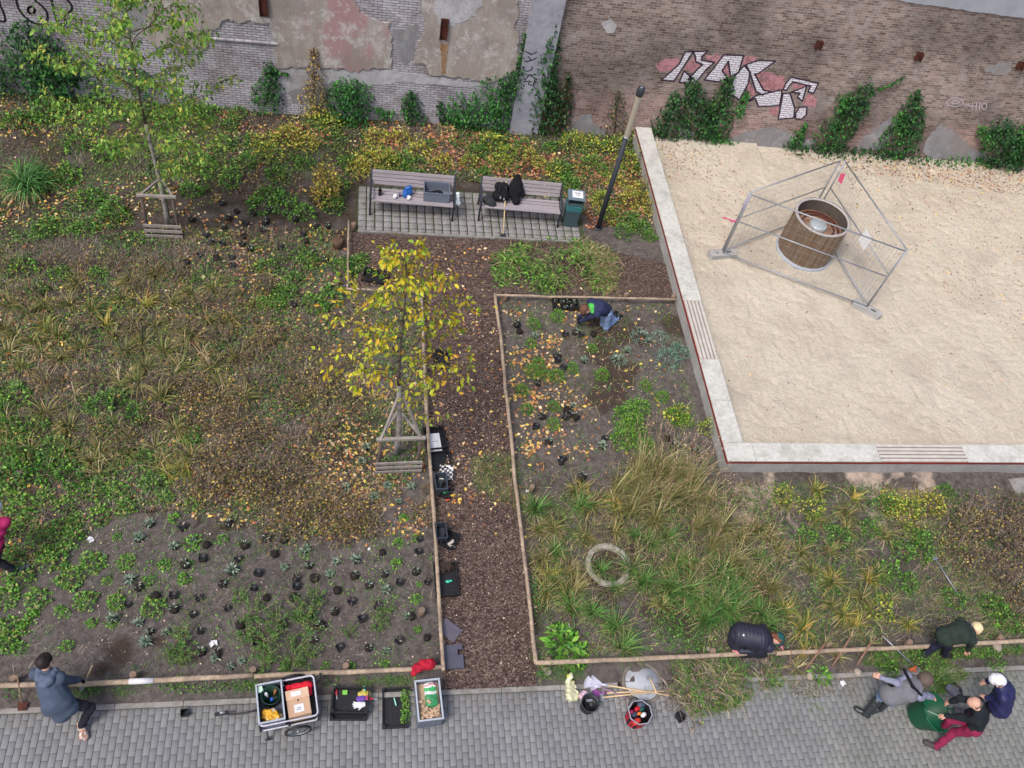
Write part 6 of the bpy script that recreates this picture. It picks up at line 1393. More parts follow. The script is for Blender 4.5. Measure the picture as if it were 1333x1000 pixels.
# upright cut stalks leaning over the front rail
for (x0, y0, x1, y1, lab) in ((1048, 872, 1074, 838, 'cut shrub stem leaning over the front rail, left of three'), (1083, 868, 1107, 830, 'cut shrub stem leaning over the front rail, middle of three'), (1115, 866, 1133, 838, 'cut shrub stem leaning over the front rail, right of three'), (1026, 876, 1030, 845, 'thin cut stem leaning on the front rail beside the teal hat')):
    a = P(x0, y0, .05); b = P(x1, y1, .34); r = empty('cut_branch', a, 0, lab, 'cut branch', 'cut stems leaning over the front rail'); d = b - a
    t = 1 if 'thin' not in lab else .4
    MB().tube([(0, 0, 0), d * .5 + Vector((.01, .01, .02)), d], [.016 * t, .02 * t, .022 * t], 8).build('stem', mat('cut_stem_wood', (140, 108, 92), .9, .25, 12), r)
    if t == 1:
        w = MB()
        for k in range(9):
            a_ = random.uniform(-1.2, 1.2); u = d.normalized(); s = Vector((-u.y, u.x, 0)); e = d + (u * math.cos(a_) + s * math.sin(a_)) * random.uniform(.12, .3) + Vector((0, 0, random.uniform(-.05, .15))); w.tube([d, d.lerp(e, .5) + Vector((0, 0, .02)), e], [.007, .005, .002], 5)
        w.build('twigs', LM['blade_straw'], r)
# fallen leaves
litter('fallen_leaves', np.concatenate([mul(3600, upper, clump=1, thr=.45, off=101), mul(3000, left_mid, clump=1.2, thr=.46, off=104), mul(500, wpoly([(230, 270), (450, 300), (440, 420), (230, 400)]), clump=2, thr=.45), mul(900, wpoly([(400, 480), (550, 500), (555, 700), (380, 700)]), clump=2, thr=.45), mul(500, wpoly([(230, 520), (480, 520), (480, 710), (250, 680)]), clump=2, thr=.45),
    mul(420, wpoly([(652, 395), (760, 400), (770, 600), (670, 620)]), clump=2.5, thr=.5, off=4), mul(200, rbed_top), mul(420, wpoly([(560, 400), (640, 400), (690, 700), (580, 700)])), mul(160, wpoly([(480, 310), (640, 320), (860, 390), (640, 395)])), mul(220, wpoly([(460, 320), (640, 325), (640, 390), (460, 375)]))]), .085, LM['fallen_leaf'], .02)
litter('fallen_leaf_drifts', np.concatenate([mul(1700, terr_n, clump=1.5, thr=.42), mul(1400, wpoly([(280, 140), (700, 170), (700, 230), (440, 190), (290, 180)]), clump=1.3, thr=.45)]), .095, LM['fallen_leaf_red'], .03)
litter('orange_leaf_piles', np.concatenate([mul(100, wpoly([(665, 465), (725, 462), (728, 500), (668, 505)])), mul(36, wpoly([(675, 505), (705, 510), (700, 528), (672, 522)])), mul(30, wpoly([(710, 435), (730, 440), (728, 455), (708, 452)])), mul(36, wpoly([(680, 575), (705, 580), (700, 595), (680, 590)]))]), .10, lm('leaf_orange', [(214, 156, 84), (222, 184, 104), (196, 128, 72), (226, 196, 134), (180, 130, 84)], trans=.1), .025)
litter('sand_leaves', np.concatenate([mul(200, wpoly([(845, 195), (960, 200), (980, 330), (880, 320)])), mul(1100, wpoly([(1010, 200), (1333, 222), (1333, 258), (1100, 225)])), mul(150, wpoly([(850, 190), (900, 190), (930, 240), (860, 240)])), mul(900, wpoly([(1090, 210), (1400, 235), (1400, 520), (1120, 300)])), mul(160, wpoly([(850, 190), (1333, 220), (1400, 560), (960, 570)]))]), .06, lm('leaf_sand', C_litr + [(112, 84, 70), (96, 74, 64), (130, 96, 76)] + C_litter[:2], trans=.05), .012, sandy=True)
litter('pale_chips', np.concatenate([mul(500, wpoly([(560, 400), (690, 400), (700, 880), (580, 880)])), mul(160, wpoly([(560, 520), (640, 520), (660, 640), (590, 640)])), mul(250, rbed_top), mul(200, left_soil)]), .035, lm('pale_chip', [(196, 170, 146), (214, 190, 160), (176, 150, 130)], trans=0), .04)
xy = mul(14000, pathpoly); n = len(xy); a = RNG.uniform(0, 2 * pi, n); b = np.stack([xy[:, 0], xy[:, 1], mulchz(xy[:, 0], xy[:, 1]) + .004], 1)
V, F = leaves4(b, np.stack([np.cos(a), np.sin(a), RNG.normal(0, .3, n)], 1), .05 * RNG.uniform(.4, 1.2, n), .016 * RNG.uniform(.6, 1.5, n)); o = link('bark_chips', npmesh('bark_chips', V, F, lm('bark_chip', [(66, 53, 49), (84, 68, 64), (104, 87, 82), (58, 46, 42), (136, 116, 106), (90, 72, 66)], trans=0))); tag(o, kind='stuff')
# stones and clods in the bare soil
xy = np.concatenate([mul(2500, left_soil), mul(1500, rbed_top), mul(1200, rbed_low)]); n = len(xy); a = RNG.uniform(0, 2 * pi, n)
V, F = leaves4(on_ground(xy, .006), np.stack([np.cos(a), np.sin(a), RNG.normal(0, .3, n)], 1), .022 * RNG.uniform(.5, 1.4, n), .016 * RNG.uniform(.6, 1.5, n), 0, .5); o = link('soil_crumbs', npmesh('soil_crumbs', V, F, lm('crumb', [(140, 130, 120), (90, 80, 74), (160, 150, 138), (76, 66, 60)], trans=0))); tag(o, kind='stuff')

# ---- ivy on the walls
def ivy(label, strokes_, mats_=('leaf_ivy', 'leaf_ivy_bright'), Y=YW, ll=.078, dens=420, thick=.22, cat='ivy', name='ivy'):
    pts = []; vine = MB(); root = None
    for path, rad in strokes_:
        w = [W(a, b, Y) for a, b in path]
        if root is None: root = Vector((w[-1].x, Y, 0))
        rr = rad if isinstance(rad, (list, tuple)) else [rad] * len(w)
        for i in range(len(w) - 1):
            L_ = (w[i + 1] - w[i]).length; k = int(L_ * (rr[i] + rr[i + 1]) * dens * 1.5) + 8; t = RNG.random(k); r = rr[i] + (rr[i + 1] - rr[i]) * t
            q = np.array(w[i])[None] + t[:, None] * (np.array(w[i + 1]) - np.array(w[i]))[None]; ang = RNG.uniform(0, 2 * pi, k); ra = RNG.random(k) ** .5 * r * (.55 + .9 * fbm(q[:, 0] * 3 + ang, q[:, 2] * 3, 2))
            q[:, 0] += ra * np.cos(ang); q[:, 2] += ra * np.sin(ang); prof = np.clip(1 - ra / (r + 1e-6), 0, 1) ** .5
            q[:, 1] = Y - .015 - RNG.random(k) * (thick * prof * np.minimum(1, r / .25) + .03); q[:, 2] = np.maximum(q[:, 2], .03); pts.append(q)
        vine.tube([(p.x - root.x, -.02, max(p.z, .02)) for p in w], .014, 6)
    q = np.concatenate(pts) - np.array(root)[None]; n = len(q)
    d = np.stack([RNG.normal(0, .6, n), RNG.uniform(-1, -.1, n), RNG.normal(-.35, .5, n)], 1)
    k = int(n * .7); s = RNG.uniform(.6, 1.2, n); up = np.stack([RNG.normal(0, .3, n), -np.ones(n), RNG.normal(.5, .3, n)], 1)
    V1, F1 = leaves4(q[:k], d[:k], ll * s[:k], ll * .8 * s[:k]); V2, F2 = leaves4(q[k:], d[k:], ll * s[k:], ll * .8 * s[k:]); V, F, mi = merge([(V1, F1, 0), (V2, F2, 1)])
    r = empty(name, root, 0, label, cat, 'climbers on the old walls'); link('foliage', npmesh('foliage', V, F, [LM[mats_[0]], LM[mats_[1]]], mi=mi), r); vine.build('vine_stem', M_bark, r); return r
ivy('big dark ivy bush against the white wall at the far left', [([(36, 38), (45, 70), (48, 105)], [.35, .75, .9]), ([(75, 62), (70, 90), (62, 112)], [.3, .5, .6])], dens=520, thick=.6)
ivy('dark ivy at the left edge of the white wall', [([(-12, 75), (-8, 110)], [.3, .6])], thick=.4)
ivy('ivy mass behind the crown of the taller green tree', [([(120, 90), (130, 105)], [.3, .5]), ([(170, 95), (195, 112)], [.3, .4])], thick=.4)
ivy('ivy pyramid climbing the panel of clean white bricks', [([(352, 82), (350, 108), (346, 136)], [.12, .3, .45]), ([(352, 92), (375, 95)], [.06, .03])], thick=.2)
ivy('narrow orange and yellow climber on the plaster wall', [([(408, 62), (410, 95), (408, 125), (412, 150)], [.08, .22, .34, .4])], ('leaf_brown', 'leaf_yellow'), thick=.3, ll=.06, cat='climber')
ivy('rounded bright green ivy beside the orange climber', [([(452, 106), (455, 125), (458, 150)], [.3, .55, .5])], ('leaf_ivy_bright', 'leaf_ivy'), thick=.5, ll=.08, dens=600)
ivy('slim ivy pyramid on the whitewashed bricks', [([(536, 118), (534, 135), (538, 156)], [.12, .3, .45])], thick=.2)
ivy('thin ivy runners left of the wide ivy', [([(572, 130), (578, 150), (585, 165)], [.08, .15, .2]), ([(490, 140), (510, 150)], [.1, .2])], thick=.12)
ivy('wide ivy mass left of the pilaster with a climbing arm', [([(600, 130), (605, 150), (610, 162)], [.35, .5, .4]), ([(640, 118), (642, 140), (645, 160)], [.45, .6, .45]), ([(665, 100), (660, 130)], [.3, .45]), ([(684, 42), (679, 75), (672, 105)], [.06, .1, .25])], ('leaf_ivy_bright', 'leaf_ivy'), thick=.35, dens=460)
ivy('ivy climbing along the right edge of the concrete pilaster', [([(724, 22), (718, 50), (712, 80), (708, 115)], [.07, .18, .35, .45]), ([(708, 110), (710, 140), (712, 165)], [.45, .55, .6]), ([(740, 95), (735, 130), (730, 160)], [.06, .2, .3])], ('leaf_ivy', 'leaf_ivy_red'), thick=.28)
ivy('sparse reddish climber by the lamp post', [([(806, 118), (802, 145), (800, 172)], [.12, .3, .4])], ('leaf_ivy_red', 'leaf_brown'), thick=.2, dens=200, ll=.06)
ivy('ivy covering the lower left part of the white graffiti', [([(880, 120), (872, 150), (862, 182)], [.12, .35, .5]), ([(900, 105), (906, 140), (915, 180)], [.2, .45, .5]), ([(950, 98), (938, 130), (930, 170)], [.12, .35, .45]), ([(972, 118), (958, 150)], [.08, .2]), ([(925, 182), (955, 196), (972, 208)], [.4, .3, .2])], thick=.25, dens=430)
ivy('tall ivy column right of the graffiti with a side shoot', [([(1122, 112), (1116, 130), (1100, 155), (1075, 185)], [.3, .45, .5, .6]), ([(1098, 122), (1094, 140)], [.15, .3]), ([(1140, 116), (1160, 108), (1177, 98)], [.06, .05, .03])], thick=.3, dens=480)
ivy('thin ivy shoots at the right end of the graffiti', [([(1048, 160), (1036, 180), (1030, 195)], [.08, .2, .3])], ('leaf_ivy_bright', 'leaf_ivy'), thick=.15)
ivy('pointed ivy column in the middle of the right hand wall', [([(1194, 116), (1188, 140), (1180, 160), (1165, 195)], [.1, .3, .5, .6]), ([(1170, 148), (1172, 165)], [.15, .3])], thick=.3, dens=480)
ivy('long ivy runner along the foot of the brick wall', [([(1010, 200), (1060, 200), (1110, 203), (1200, 210), (1285, 216)], [.22, .35, .32, .3, .28])], thick=.55, dens=480)
ivy('broad ivy mass at the right edge of the brick wall', [([(1300, 158), (1305, 190), (1312, 222)], [.25, .7, .6]), ([(1335, 160), (1335, 200)], [.4, .6]), ([(1275, 165), (1285, 180)], [.1, .3])], thick=.5, dens=480)

# ---- the two young trees
def tree(base, H, label, trunk_r, nb, crown, leafm, ll, lw, nleaf, lean=(0, 0), pale=1.9, start=1.7, droopy=True, seed=1, up=.8, pw=1.05):
    rnd = random.Random(seed); r = empty('young_tree', base, 0, label, 'tree'); lx, ly = lean
    def axis(t): return Vector((lx * t ** 1.3 + .03 * math.sin(t * 9), ly * t ** 1.3 + .03 * math.cos(t * 7), H * t))
    ts = [i / 14 for i in range(15)]; kp = next(i for i, t in enumerate(ts) if t * H > pale)
    MB().tube([axis(t) for t in ts[:kp + 1]], [trunk_r * (1 - .75 * t) for t in ts[:kp + 1]], 12).build('lower_trunk', M_pale, r)
    MB().tube([axis(t) for t in ts[kp:]], [max(.006, trunk_r * (1 - 1.0 * t)) for t in ts[kp:]], 10).build('trunk', M_bark, r)
    br = MB(); tw = []
    for i in range(nb):
        t = start / H + (1 - start / H) * ((i + .5) / nb) ** pw * .97; p = axis(t); az = i * 2.399 + rnd.uniform(-.4, .4); R = crown((t * H)) * rnd.uniform(.75, 1.1); rise = R * up * rnd.uniform(.7, 1.3)
        d = Vector((math.cos(az), math.sin(az), 0)); pts = [p]; n = 6
        for k in range(1, n + 1):
            f = k / n; pts.append(p + d * R * f + Vector((0, 0, rise * f ** .8)) + Vector((rnd.gauss(0, .03), rnd.gauss(0, .03), rnd.gauss(0, .02))))
        br.tube(pts, [max(.004, trunk_r * .24 * (1 - k / (n + .5))) for k in range(n + 1)], 6)
        for k in range(2, n + 1):
            tw.append((pts[k - 1], pts[k]))
            for s_ in range(2 if k < n else 3):
                a2 = az + rnd.choice((-1, 1)) * rnd.uniform(.5, 1.2); e = pts[k] + Vector((math.cos(a2), math.sin(a2), rnd.uniform(.1, .9))) * R * rnd.uniform(.18, .36); br.tube([pts[k], (pts[k] + e) / 2 + Vector((0, 0, .02)), e], [.006, .005, .003], 5); tw += [(pts[k], e), ((pts[k] + e) / 2, e)]
    for k in range(3): a2 = k * 2.1; e = axis(.97) + Vector((math.cos(a2) * .15, math.sin(a2) * .15, .4)); br.tube([axis(.9), e], [.006, .003], 5); tw.append((axis(.92), e))
    br.build('branches', M_bark, r)
    A = np.array([[*a] for a, b in tw]); B = np.array([[*b] for a, b in tw]); ix = RNG.integers(0, len(A), nleaf); f = RNG.random((nleaf, 1)); c = A[ix] * (1 - f) + B[ix] * f + RNG.normal(0, .05, (nleaf, 3))
    d = unit(B[ix] - A[ix]) * .5 + RNG.normal(0, .55, (nleaf, 3)) + ([0, 0, -.9] if droopy else [0, 0, 0]); s = RNG.uniform(.65, 1.2, nleaf)
    V, F, T = leaves(c, d, ll * s, lw * s, .15, .22)
    F = np.concatenate([F, np.concatenate([T, T[:, :1] * 0 + T[:, 2:3]], 1)])
    # quads with a doubled corner are not clean: split into triangles instead
    F4 = F[:2 * nleaf]; F3 = np.concatenate([F4[:, [0, 1, 2]], F4[:, [0, 2, 3]], T]); link('crown', npmesh('crown', V, F3, leafm), r)
    return r
def crown2(z): return float(np.interp(z, [2.2, 2.9, 3.6, 4.3, 5.0, 5.8], [1.15, 1.25, 1.05, .72, .45, .22]))
m2 = leafmat('tree_leaf_yellow', [(228, 208, 62), (212, 206, 58), (180, 196, 58), (236, 214, 80), (156, 186, 62), (230, 180, 68), (204, 208, 74), (132, 170, 58), (198, 204, 64), (220, 196, 56)], trans=.4)
tree(T2, 5.4, 'young tree with drooping yellow leaves beside the bark path', .058, 26, crown2, m2, .10, .052, 1550, lean=(-.12, .05), pale=2.1, start=2.35, seed=3, up=.5, pw=1.25)
def crown1(z): return float(np.interp(z, [1.6, 2.6, 4.0, 5.5, 7.0], [1.05, 1.6, 1.5, .85, .35]))
m1 = leafmat('tree_leaf_green', [(124, 170, 76), (144, 184, 82), (162, 194, 88), (184, 202, 94), (102, 150, 66), (206, 200, 96), (150, 186, 86), (128, 172, 88), (112, 160, 74)], trans=.4)
tree(T1, 6.8, 'taller young tree with small green and yellow leaves at the left', .05, 40, crown1, m1, .088, .048, 7000, lean=(.1, -.15), pale=2.5, start=1.6, seed=8, up=.5, droopy=True)

for i, (px, py) in enumerate(((527, 903), (527, 912), (528, 921), (528, 930), (527, 938))):
    plant('mound_small', px, py, .62, z=.05)['label'] = 'green seedling in the tray row, ' + ['farthest', 'second farthest', 'middle', 'second nearest', 'nearest'][i] + ' of five'; PLANTS[-1][0]['group'] = 'seedlings in the tray row'
for i, (px, py) in enumerate(((480, 357), (488, 361), (497, 365))):
    plant('mound_small', px, py, .5, z=.1)['label'] = ['left', 'middle', 'right'][i] + ' green seedling in the tray of the fenced mulch corner'; PLANTS[-1][0]['group'] = 'seedlings in the mulch corner tray'
for i, (px, py) in enumerate(((723, 395), (731, 396), (739, 395), (747, 396), (725, 402), (735, 402), (744, 402))):
    o = link('potted_seedling', PR['pot'][2 if i % 2 else 1], None, P(px, py, .06), (0, 0, i)); tag(o, 'grey potted seedling packed in the black tray beside the green hood', 'seedling', 'seedlings in the tray beside the green hood')

# dirt, moss crumbs and bits along the pavement edge
def pave_bits(name, poly, n, L, m, clump=2.5, thr=.5):
    xy = sample(wpoly(poly), n, clump=clump, thr=thr, off=33); n = len(xy); a = RNG.uniform(0, 2 * pi, n)
    V, F = leaves4(np.stack([xy[:, 0], xy[:, 1], np.full(n, .006)], 1), np.stack([np.cos(a), np.sin(a), RNG.uniform(0, .5, n)], 1), L * RNG.uniform(.4, 1.3, n), L * .6 * RNG.uniform(.5, 1.3, n)); tag(link(name, npmesh(name, V, F, m)), kind='stuff')
pave_bits('pavement_dirt', [(1020, 878), (1200, 866), (1215, 905), (1120, 915), (1030, 905)], 2200, .025, LM['twig'])
pave_bits('pavement_dirt', [(0, 915), (560, 895), (900, 885), (900, 905), (0, 940)], 900, .018, LM['twig'], 2, .55)
pave_bits('pavement_moss', [(990, 890), (1333, 850), (1333, 905), (1210, 930), (1000, 935)], 1500, .022, LM['leaf_green'], 2.5, .56)
# ================================================================ PEOPLE
BL = dict(spine=.30, neck=.22, head=.20, sh=.17, uarm=.28, farm=.25, hip=.10, thigh=.43, shin=.42)
M_skin = mat('skin', (206, 160, 138), .6, .06, 20, .1, 100, spec=.35)
M_eye = mat('eye', (40, 32, 30), .3, .1, 5, 0)
def J(px, py, z): return P(px, py, z)
def ik(a, hint, t, l1, l2):
    """middle and end joint of a two-bone limb that reaches for t, bent towards the hint"""
    a = Vector(a); t = Vector(t); d = t - a; D_ = d.length; u = d.normalized()
    if D_ > (l1 + l2) * .995: D_ = (l1 + l2) * .995
    t = a + u * D_; x = (l1 * l1 - l2 * l2 + D_ * D_) / (2 * D_); h = math.sqrt(max(0, l1 * l1 - x * x))
    v = Vector(hint) - a; v = v - u * v.dot(u); v = v.normalized() if v.length > 1e-4 else Vector((0, 0, 1))
    return a + u * x + v * h, t
def toward(a, b, L): d = Vector(b) - Vector(a); return Vector(a) + d.normalized() * L
def hand(prims, wrist, elbow, side, grip=.5):
    """palm, four unequal bent fingers and a thumb: returned as limbs for a fine surface"""
    d = (wrist - elbow).normalized(); s = Vector(side).normalized(); s = (s - d * s.dot(d)).normalized(); n = d.cross(s)
    if n.z > 0: n = -n
    out = [(wrist - d * .05, wrist, .028, .025, (s, 1.2)), (wrist, wrist + d * .075, .020, .019, (s, 1.9))]
    for i, (o, L) in enumerate(((-.030, .062), (-.010, .074), (.010, .070), (.028, .054))):
        b = wrist + d * .085 + s * o; m = b + (d * math.cos(grip * .7) + n * math.sin(grip * .7)) * L * .5; e = m + (d * math.cos(grip * 1.9) + n * math.sin(grip * 1.9)) * L * .5
        out += [(b - d * .02, m, .0095, .0085), (m, e, .0085, .007)]
    b = wrist + d * .02 - s * .028; m = b + (d * .7 - s * .7) .normalized() * .035; e = m + (d * .9 - s * .2 + n * .3).normalized() * .03
    out += [(b, m, .013, .0105), (m, e, .0105, .008)]
    return out
def person(label, j, cloth, seed=0, hairm=None, hat=None, gloves=None, skin=M_skin, extra=None, coat=None, hair_len=0, boots=None, bald=False):
    """j: pelvis, chest, head, look (direction), side (shoulder axis), elbows, hands, knees, ankles, toes as world points"""
    pel = j['pel']; ch = toward(pel, j['chest'], BL['spine']); side = Vector(j['side']).normalized()      # side points to the right shoulder
    neck = toward(ch, j.get('neckt', j['head']), .17); head = toward(neck, j['head'], .17)
    look = Vector(j['look']).normalized(); hip = Vector(j.get('hipside', side)).normalized()
    shr = neck + side * BL['sh'] - (neck - ch).normalized() * .05; shl = neck - side * BL['sh'] - (neck - ch).normalized() * .05
    def arm(s, e, w): return ik(s, e, w, BL['uarm'], BL['farm'])
    er, wr = arm(shr, j['er'], j['wr']); el, wl = arm(shl, j['el'], j['wl'])
    hr = pel + hip * BL['hip']; hl = pel - hip * BL['hip']
    kr, ar = ik(hr, j['kr'], j['ar'], BL['thigh'], BL['shin']); kl, al = ik(hl, j['kl'], j['al'], BL['thigh'], BL['shin'])
    for q_ in (kr, kl): q_.z = max(q_.z, .09)
    # feet must carry: slide ankle to the ground height asked for
    tr = ar + Vector((j['tr'][0] - ar.x, j['tr'][1] - ar.y, 0)).normalized() * .17 + Vector((0, 0, -.05)); tl_ = al + Vector((j['tl'][0] - al.x, j['tl'][1] - al.y, 0)).normalized() * .17 + Vector((0, 0, -.05))
    o = Vector((pel.x, pel.y, 0)); root = empty('person', o, 0, label, 'person')
    up = (head - neck).normalized(); lk = (look - up * look.dot(up)).normalized(); sd = lk.cross(up)
    # body, one continuous surface (skin)
    body = [(pel, ch, .112, .11, (side, 1.2)), (ch, neck, .11, .065, (side, 1.4)), (neck, head, .055, .055), (shr, er, .043, .036), (er, wr, .037, .026), (shl, el, .045, .038), (el, wl, .037, .026),
            (shl, shr, .05, .05), (hr, kr, .075, .052), (kr, ar, .050, .035), (hl, kl, .075, .052), (kl, al, .052, .035), (ar, tr, .036, .03), (al, tl_, .036, .03),
            (head + up * .02 - lk * .015, head + up * .02 + lk * .02, .092, .086), (head - up * .05 + lk * .03, head - up * .06 + lk * .055, .055, .04),
            (head + lk * .098 + up * .01, head + lk * .118 - up * .02, .010, .015), (head + sd * .088, head + sd * .092 - up * .03, .018, .012), (head - sd * .088, head - sd * .092 - up * .03, .018, .012)]
    soft('body', body, skin, .012, .022, 0, parent=root, org=o)
    bodyo = root.children[0]
    for s_ in (-1, 1): MB().ball(tuple(head + lk * .088 + sd * s_ * .034 + up * .012 - o), .012, 8).build('eye', M_eye, root)
    # finely meshed hands, rooted in the forearms; joined to the body mesh
    hs = []
    for w_, e_, s_ in ((wr, er, 1), (wl, el, -1)):
        pr = hand(None, w_, e_, side * s_ * -1 if abs((w_ - e_).normalized().dot(side)) < .8 else Vector((0, 0, 1)), j.get('grip', .6)); hs.append(pr)
    for pr in hs:
        t = soft('hand', pr, gloves or skin, .005, .009, 0, org=o); me = t.data
        if gloves: t.parent = root; t.name = 'glove'; continue
        # merge the hand into the body mesh data
        nb = len(bodyo.data.vertices); bm_v = np.empty(nb * 3, np.float32); bodyo.data.vertices.foreach_get('co', bm_v); hv = np.empty(len(me.vertices) * 3, np.float32); me.vertices.foreach_get('co', hv)
        bf = np.empty(len(bodyo.data.polygons) * 4, np.int32); bodyo.data.loops.foreach_get('vertex_index', bf); hf = np.empty(len(me.polygons) * 4, np.int32); me.loops.foreach_get('vertex_index', hf)
        new = npmesh('body', np.concatenate([bm_v, hv]).reshape(-1, 3), np.concatenate([bf, hf + nb]).reshape(-1, 4), skin, True); bodyo.data = new; D.objects.remove(t)
    T, Tr, Sh = cloth
    g = j.get('bulk', 1.0)
    top = [(pel + (ch - pel) * .0, ch, .128 * g, .126 * g, (side, 1.2)), (ch, neck - (neck - ch) * .2, .126 * g, .092 * g, (side, 1.4)), (shl, shr, .074 * g, .074 * g),
           (shr, er, .066 * g, .056 * g), (er, wr - (wr - er) * .06, .056 * g, .042 * g), (shl, el, .066 * g, .056 * g), (el, wl - (wl - el) * .06, .056 * g, .042 * g), (neck - up * .05, neck + up * .01, .085, .075)]
    if coat: top += coat(dict(pel=pel, ch=ch, neck=neck, side=side, kr=kr, kl=kl, hr=hr, hl=hl, up=up, head=head, lk=lk))
    soft('jacket', top, T, .012, .035, j.get('fold', .008), 27, parent=root, seed=seed, org=o)
    leg = [(pel, pel + (ch - pel) * .1, .132, .12, (side, 1.2)), (hr, kr, .094, .07), (kr, ar, .07, .054), (hl, kl, .094, .07), (kl, al, .07, .054)]
    soft('trousers', leg, Tr, .012, .03, .006, 30, parent=root, seed=seed + 3, org=o)
    for a, t, k in ((ar, tr, kr), (al, tl_, kl)):
        b = [(a + Vector((0, 0, -.02)) - (t - a).normalized() * .04, t + Vector((0, 0, .0)), .048, .042, ((t - a).cross(Vector((0, 0, 1))), 1.15)), (a, a + (k - a).normalized() * .05, .052, .05)]
        if boots: b += [(a, a + (k - a) * .75, .062, .085)]
        soft('boot' if boots else 'shoe', b, Sh, .01, .02, .0015, 60, parent=root, org=o)
    if hairm:
        hr_ = j.get('hair', 1); hb = [(head + up * .035 - lk * .03, head + up * .045 + lk * .02, .102 * hr_, .094 * hr_)]
        if bald: hb = [(head - lk * .06 - up * .01, head - lk * .045 + up * .02, .065, .06), (head + sd * .055 - lk * .02, head + sd * .06, .045, .035), (head - sd * .055 - lk * .02, head - sd * .06, .045, .035)]
        if hair_len: hb += [(head - lk * .06, head - lk * .07 - up * hair_len, .07, .045)]
        soft('hair', hb, hairm, .008, .02, .004, 90, parent=root, org=o)
    if hat:
        soft('hat', [(head + up * .05 - lk * .03, head + up * .055 + lk * .02, .102, .096), (head + up * .02 - lk * .06, head + up * .02 + lk * .05, .085, .08)], hat, .008, .02, .002, 60, parent=root, org=o)
    if extra: extra(root, o, dict(pel=pel, ch=ch, neck=neck, side=side, head=head, up=up, lk=lk, sd=sd, er=er, wr=wr, el=el, wl=wl, kr=kr, kl=kl, ar=ar, al=al, shr=shr, shl=shl, hr=hr, hl=hl))
    return root
V3 = Vector
M_jeans = mat('blue_jeans', (108, 128, 160), .85, .12, 12, .3, 80); M_dark = mat('dark_trousers', (34, 34, 44), .9, .2, 12, .3, 70); M_shoe = mat('dark_shoe', (40, 38, 42), .6, .2, 12)
def hood(r_=.05, back=.06):
    def f(k): 
        c = k['neck'] + k['up'] * .02 - k['lk'] * back; s = k['side']
        return [(c - s * .09, c - k['lk'] * .05, r_, r_ * 1.1), (c + s * .09, c - k['lk'] * .05, r_, r_ * 1.1), (c - k['lk'] * .04 - k['up'] * .08, c - k['lk'] * .05, r_ * .9, r_)]
    return f
# 1 person in the grey blue hooded coat, kneeling at the rail, seen from behind
def coat1(k):
    c = k['pel']
    return [(k['ch'] * .5 + c * .5, c, .17, .19, (k['side'], 1.2)), (c, c + V3((.14, -.05, -.12)), .18, .15), (c, c + V3((-.1, -.04, -.14)), .18, .14), (c, c + V3((.04, -.12, -.2)), .16, .14)]
M_c1 = mat('grey_blue_coat', (74, 85, 104), .9, .14, 7, .6, 45, .01)
M_hood = mat('coat_hood', (92, 104, 126), .9, .14, 9, .6, 45, .01)
def ex1(root, o, k):
    c = k['neck'] - o - k['up'] * .02; s = k['side'].normalized(); b = -(k['lk'] + V3((0, 0, -.3))).normalized() * .0 + V3((0, -.09, .06))
    soft('hood', [(c - s * .11 + V3((0, .05, .03)), c - s * .07 + b, .05, .06), (c + s * .11 + V3((0, .05, .03)), c + s * .07 + b, .05, .06), (c - s * .07 + b, c + s * .07 + b, .062, .062), (c - s * .03 + b + V3((0, -.07, -.03)), c + s * .03 + b + V3((0, -.07, -.03)), .05, .05)], M_hood, .01, .02, .005, 50, parent=root)
    for a_ in (k['ar'],): MB().ball(tuple(a_ - o + V3((.03, -.13, -.02))), .055, 10, (.85, 1.3, .7)).ball(tuple(a_ - o + V3((.025, -.05, -.01))), .052, 10, (.9, 1.1, .9)).build('sneaker', M_sneak, root)
M_sneak = mat('orange_sneaker', (176, 120, 96), .7, .2, 30, .2, 60, col2=(226, 222, 220))
person('person in long grey blue hooded coat kneeling at the front rail', dict(pel=J(74, 912, .76), chest=J(64, 888, .98), head=J(58, 862, 1.26), look=(.25, .8, -.5), side=(.96, -.2, 0), er=J(88, 890, .68), wr=J(106, 886, .5), el=J(44, 886, .62), wl=J(56, 872, .4),
    kr=J(96, 925, .5), ar=J(106, 945, .1), tr=J(113, 966, .05), kl=J(62, 888, .3), al=J(66, 914, .1), tl=J(66, 908, .0), bulk=1.12, fold=.004), (M_c1, M_dark, M_sneak), 1, mat('dark_hair', (40, 32, 32), .6, .2, 40, .4, 60), None, M_blackm, coat=coat1, extra=ex1)
# 2 person in pink at the left edge
person('person in magenta padded jacket bending at the left picture edge', dict(pel=J(-12, 712, .82), chest=J(-10, 690, 1.1), head=J(-8, 672, 1.2), look=(-.3, .8, -.4), side=(.9, .1, 0), er=J(6, 700, .95), wr=J(-2, 690, .6), el=J(-36, 695, .9), wl=J(-30, 690, .6),
    kr=J(4, 728, .45), ar=J(22, 744, .1), tr=J(40, 734, .05), kl=J(-30, 735, .45), al=J(-45, 752, .1), tl=J(-40, 735, 0), bulk=1.15), (mat('magenta_jacket', (168, 36, 92), .7, .2, 10, .4, 50), M_dark, mat('navy_sneaker', (60, 60, 84), .6, .2, 40, 0, col2=(200, 200, 206), thr=(.6, .64))), 2, None, mat('white_hat', (206, 206, 204), .9, .1, 10, .3))
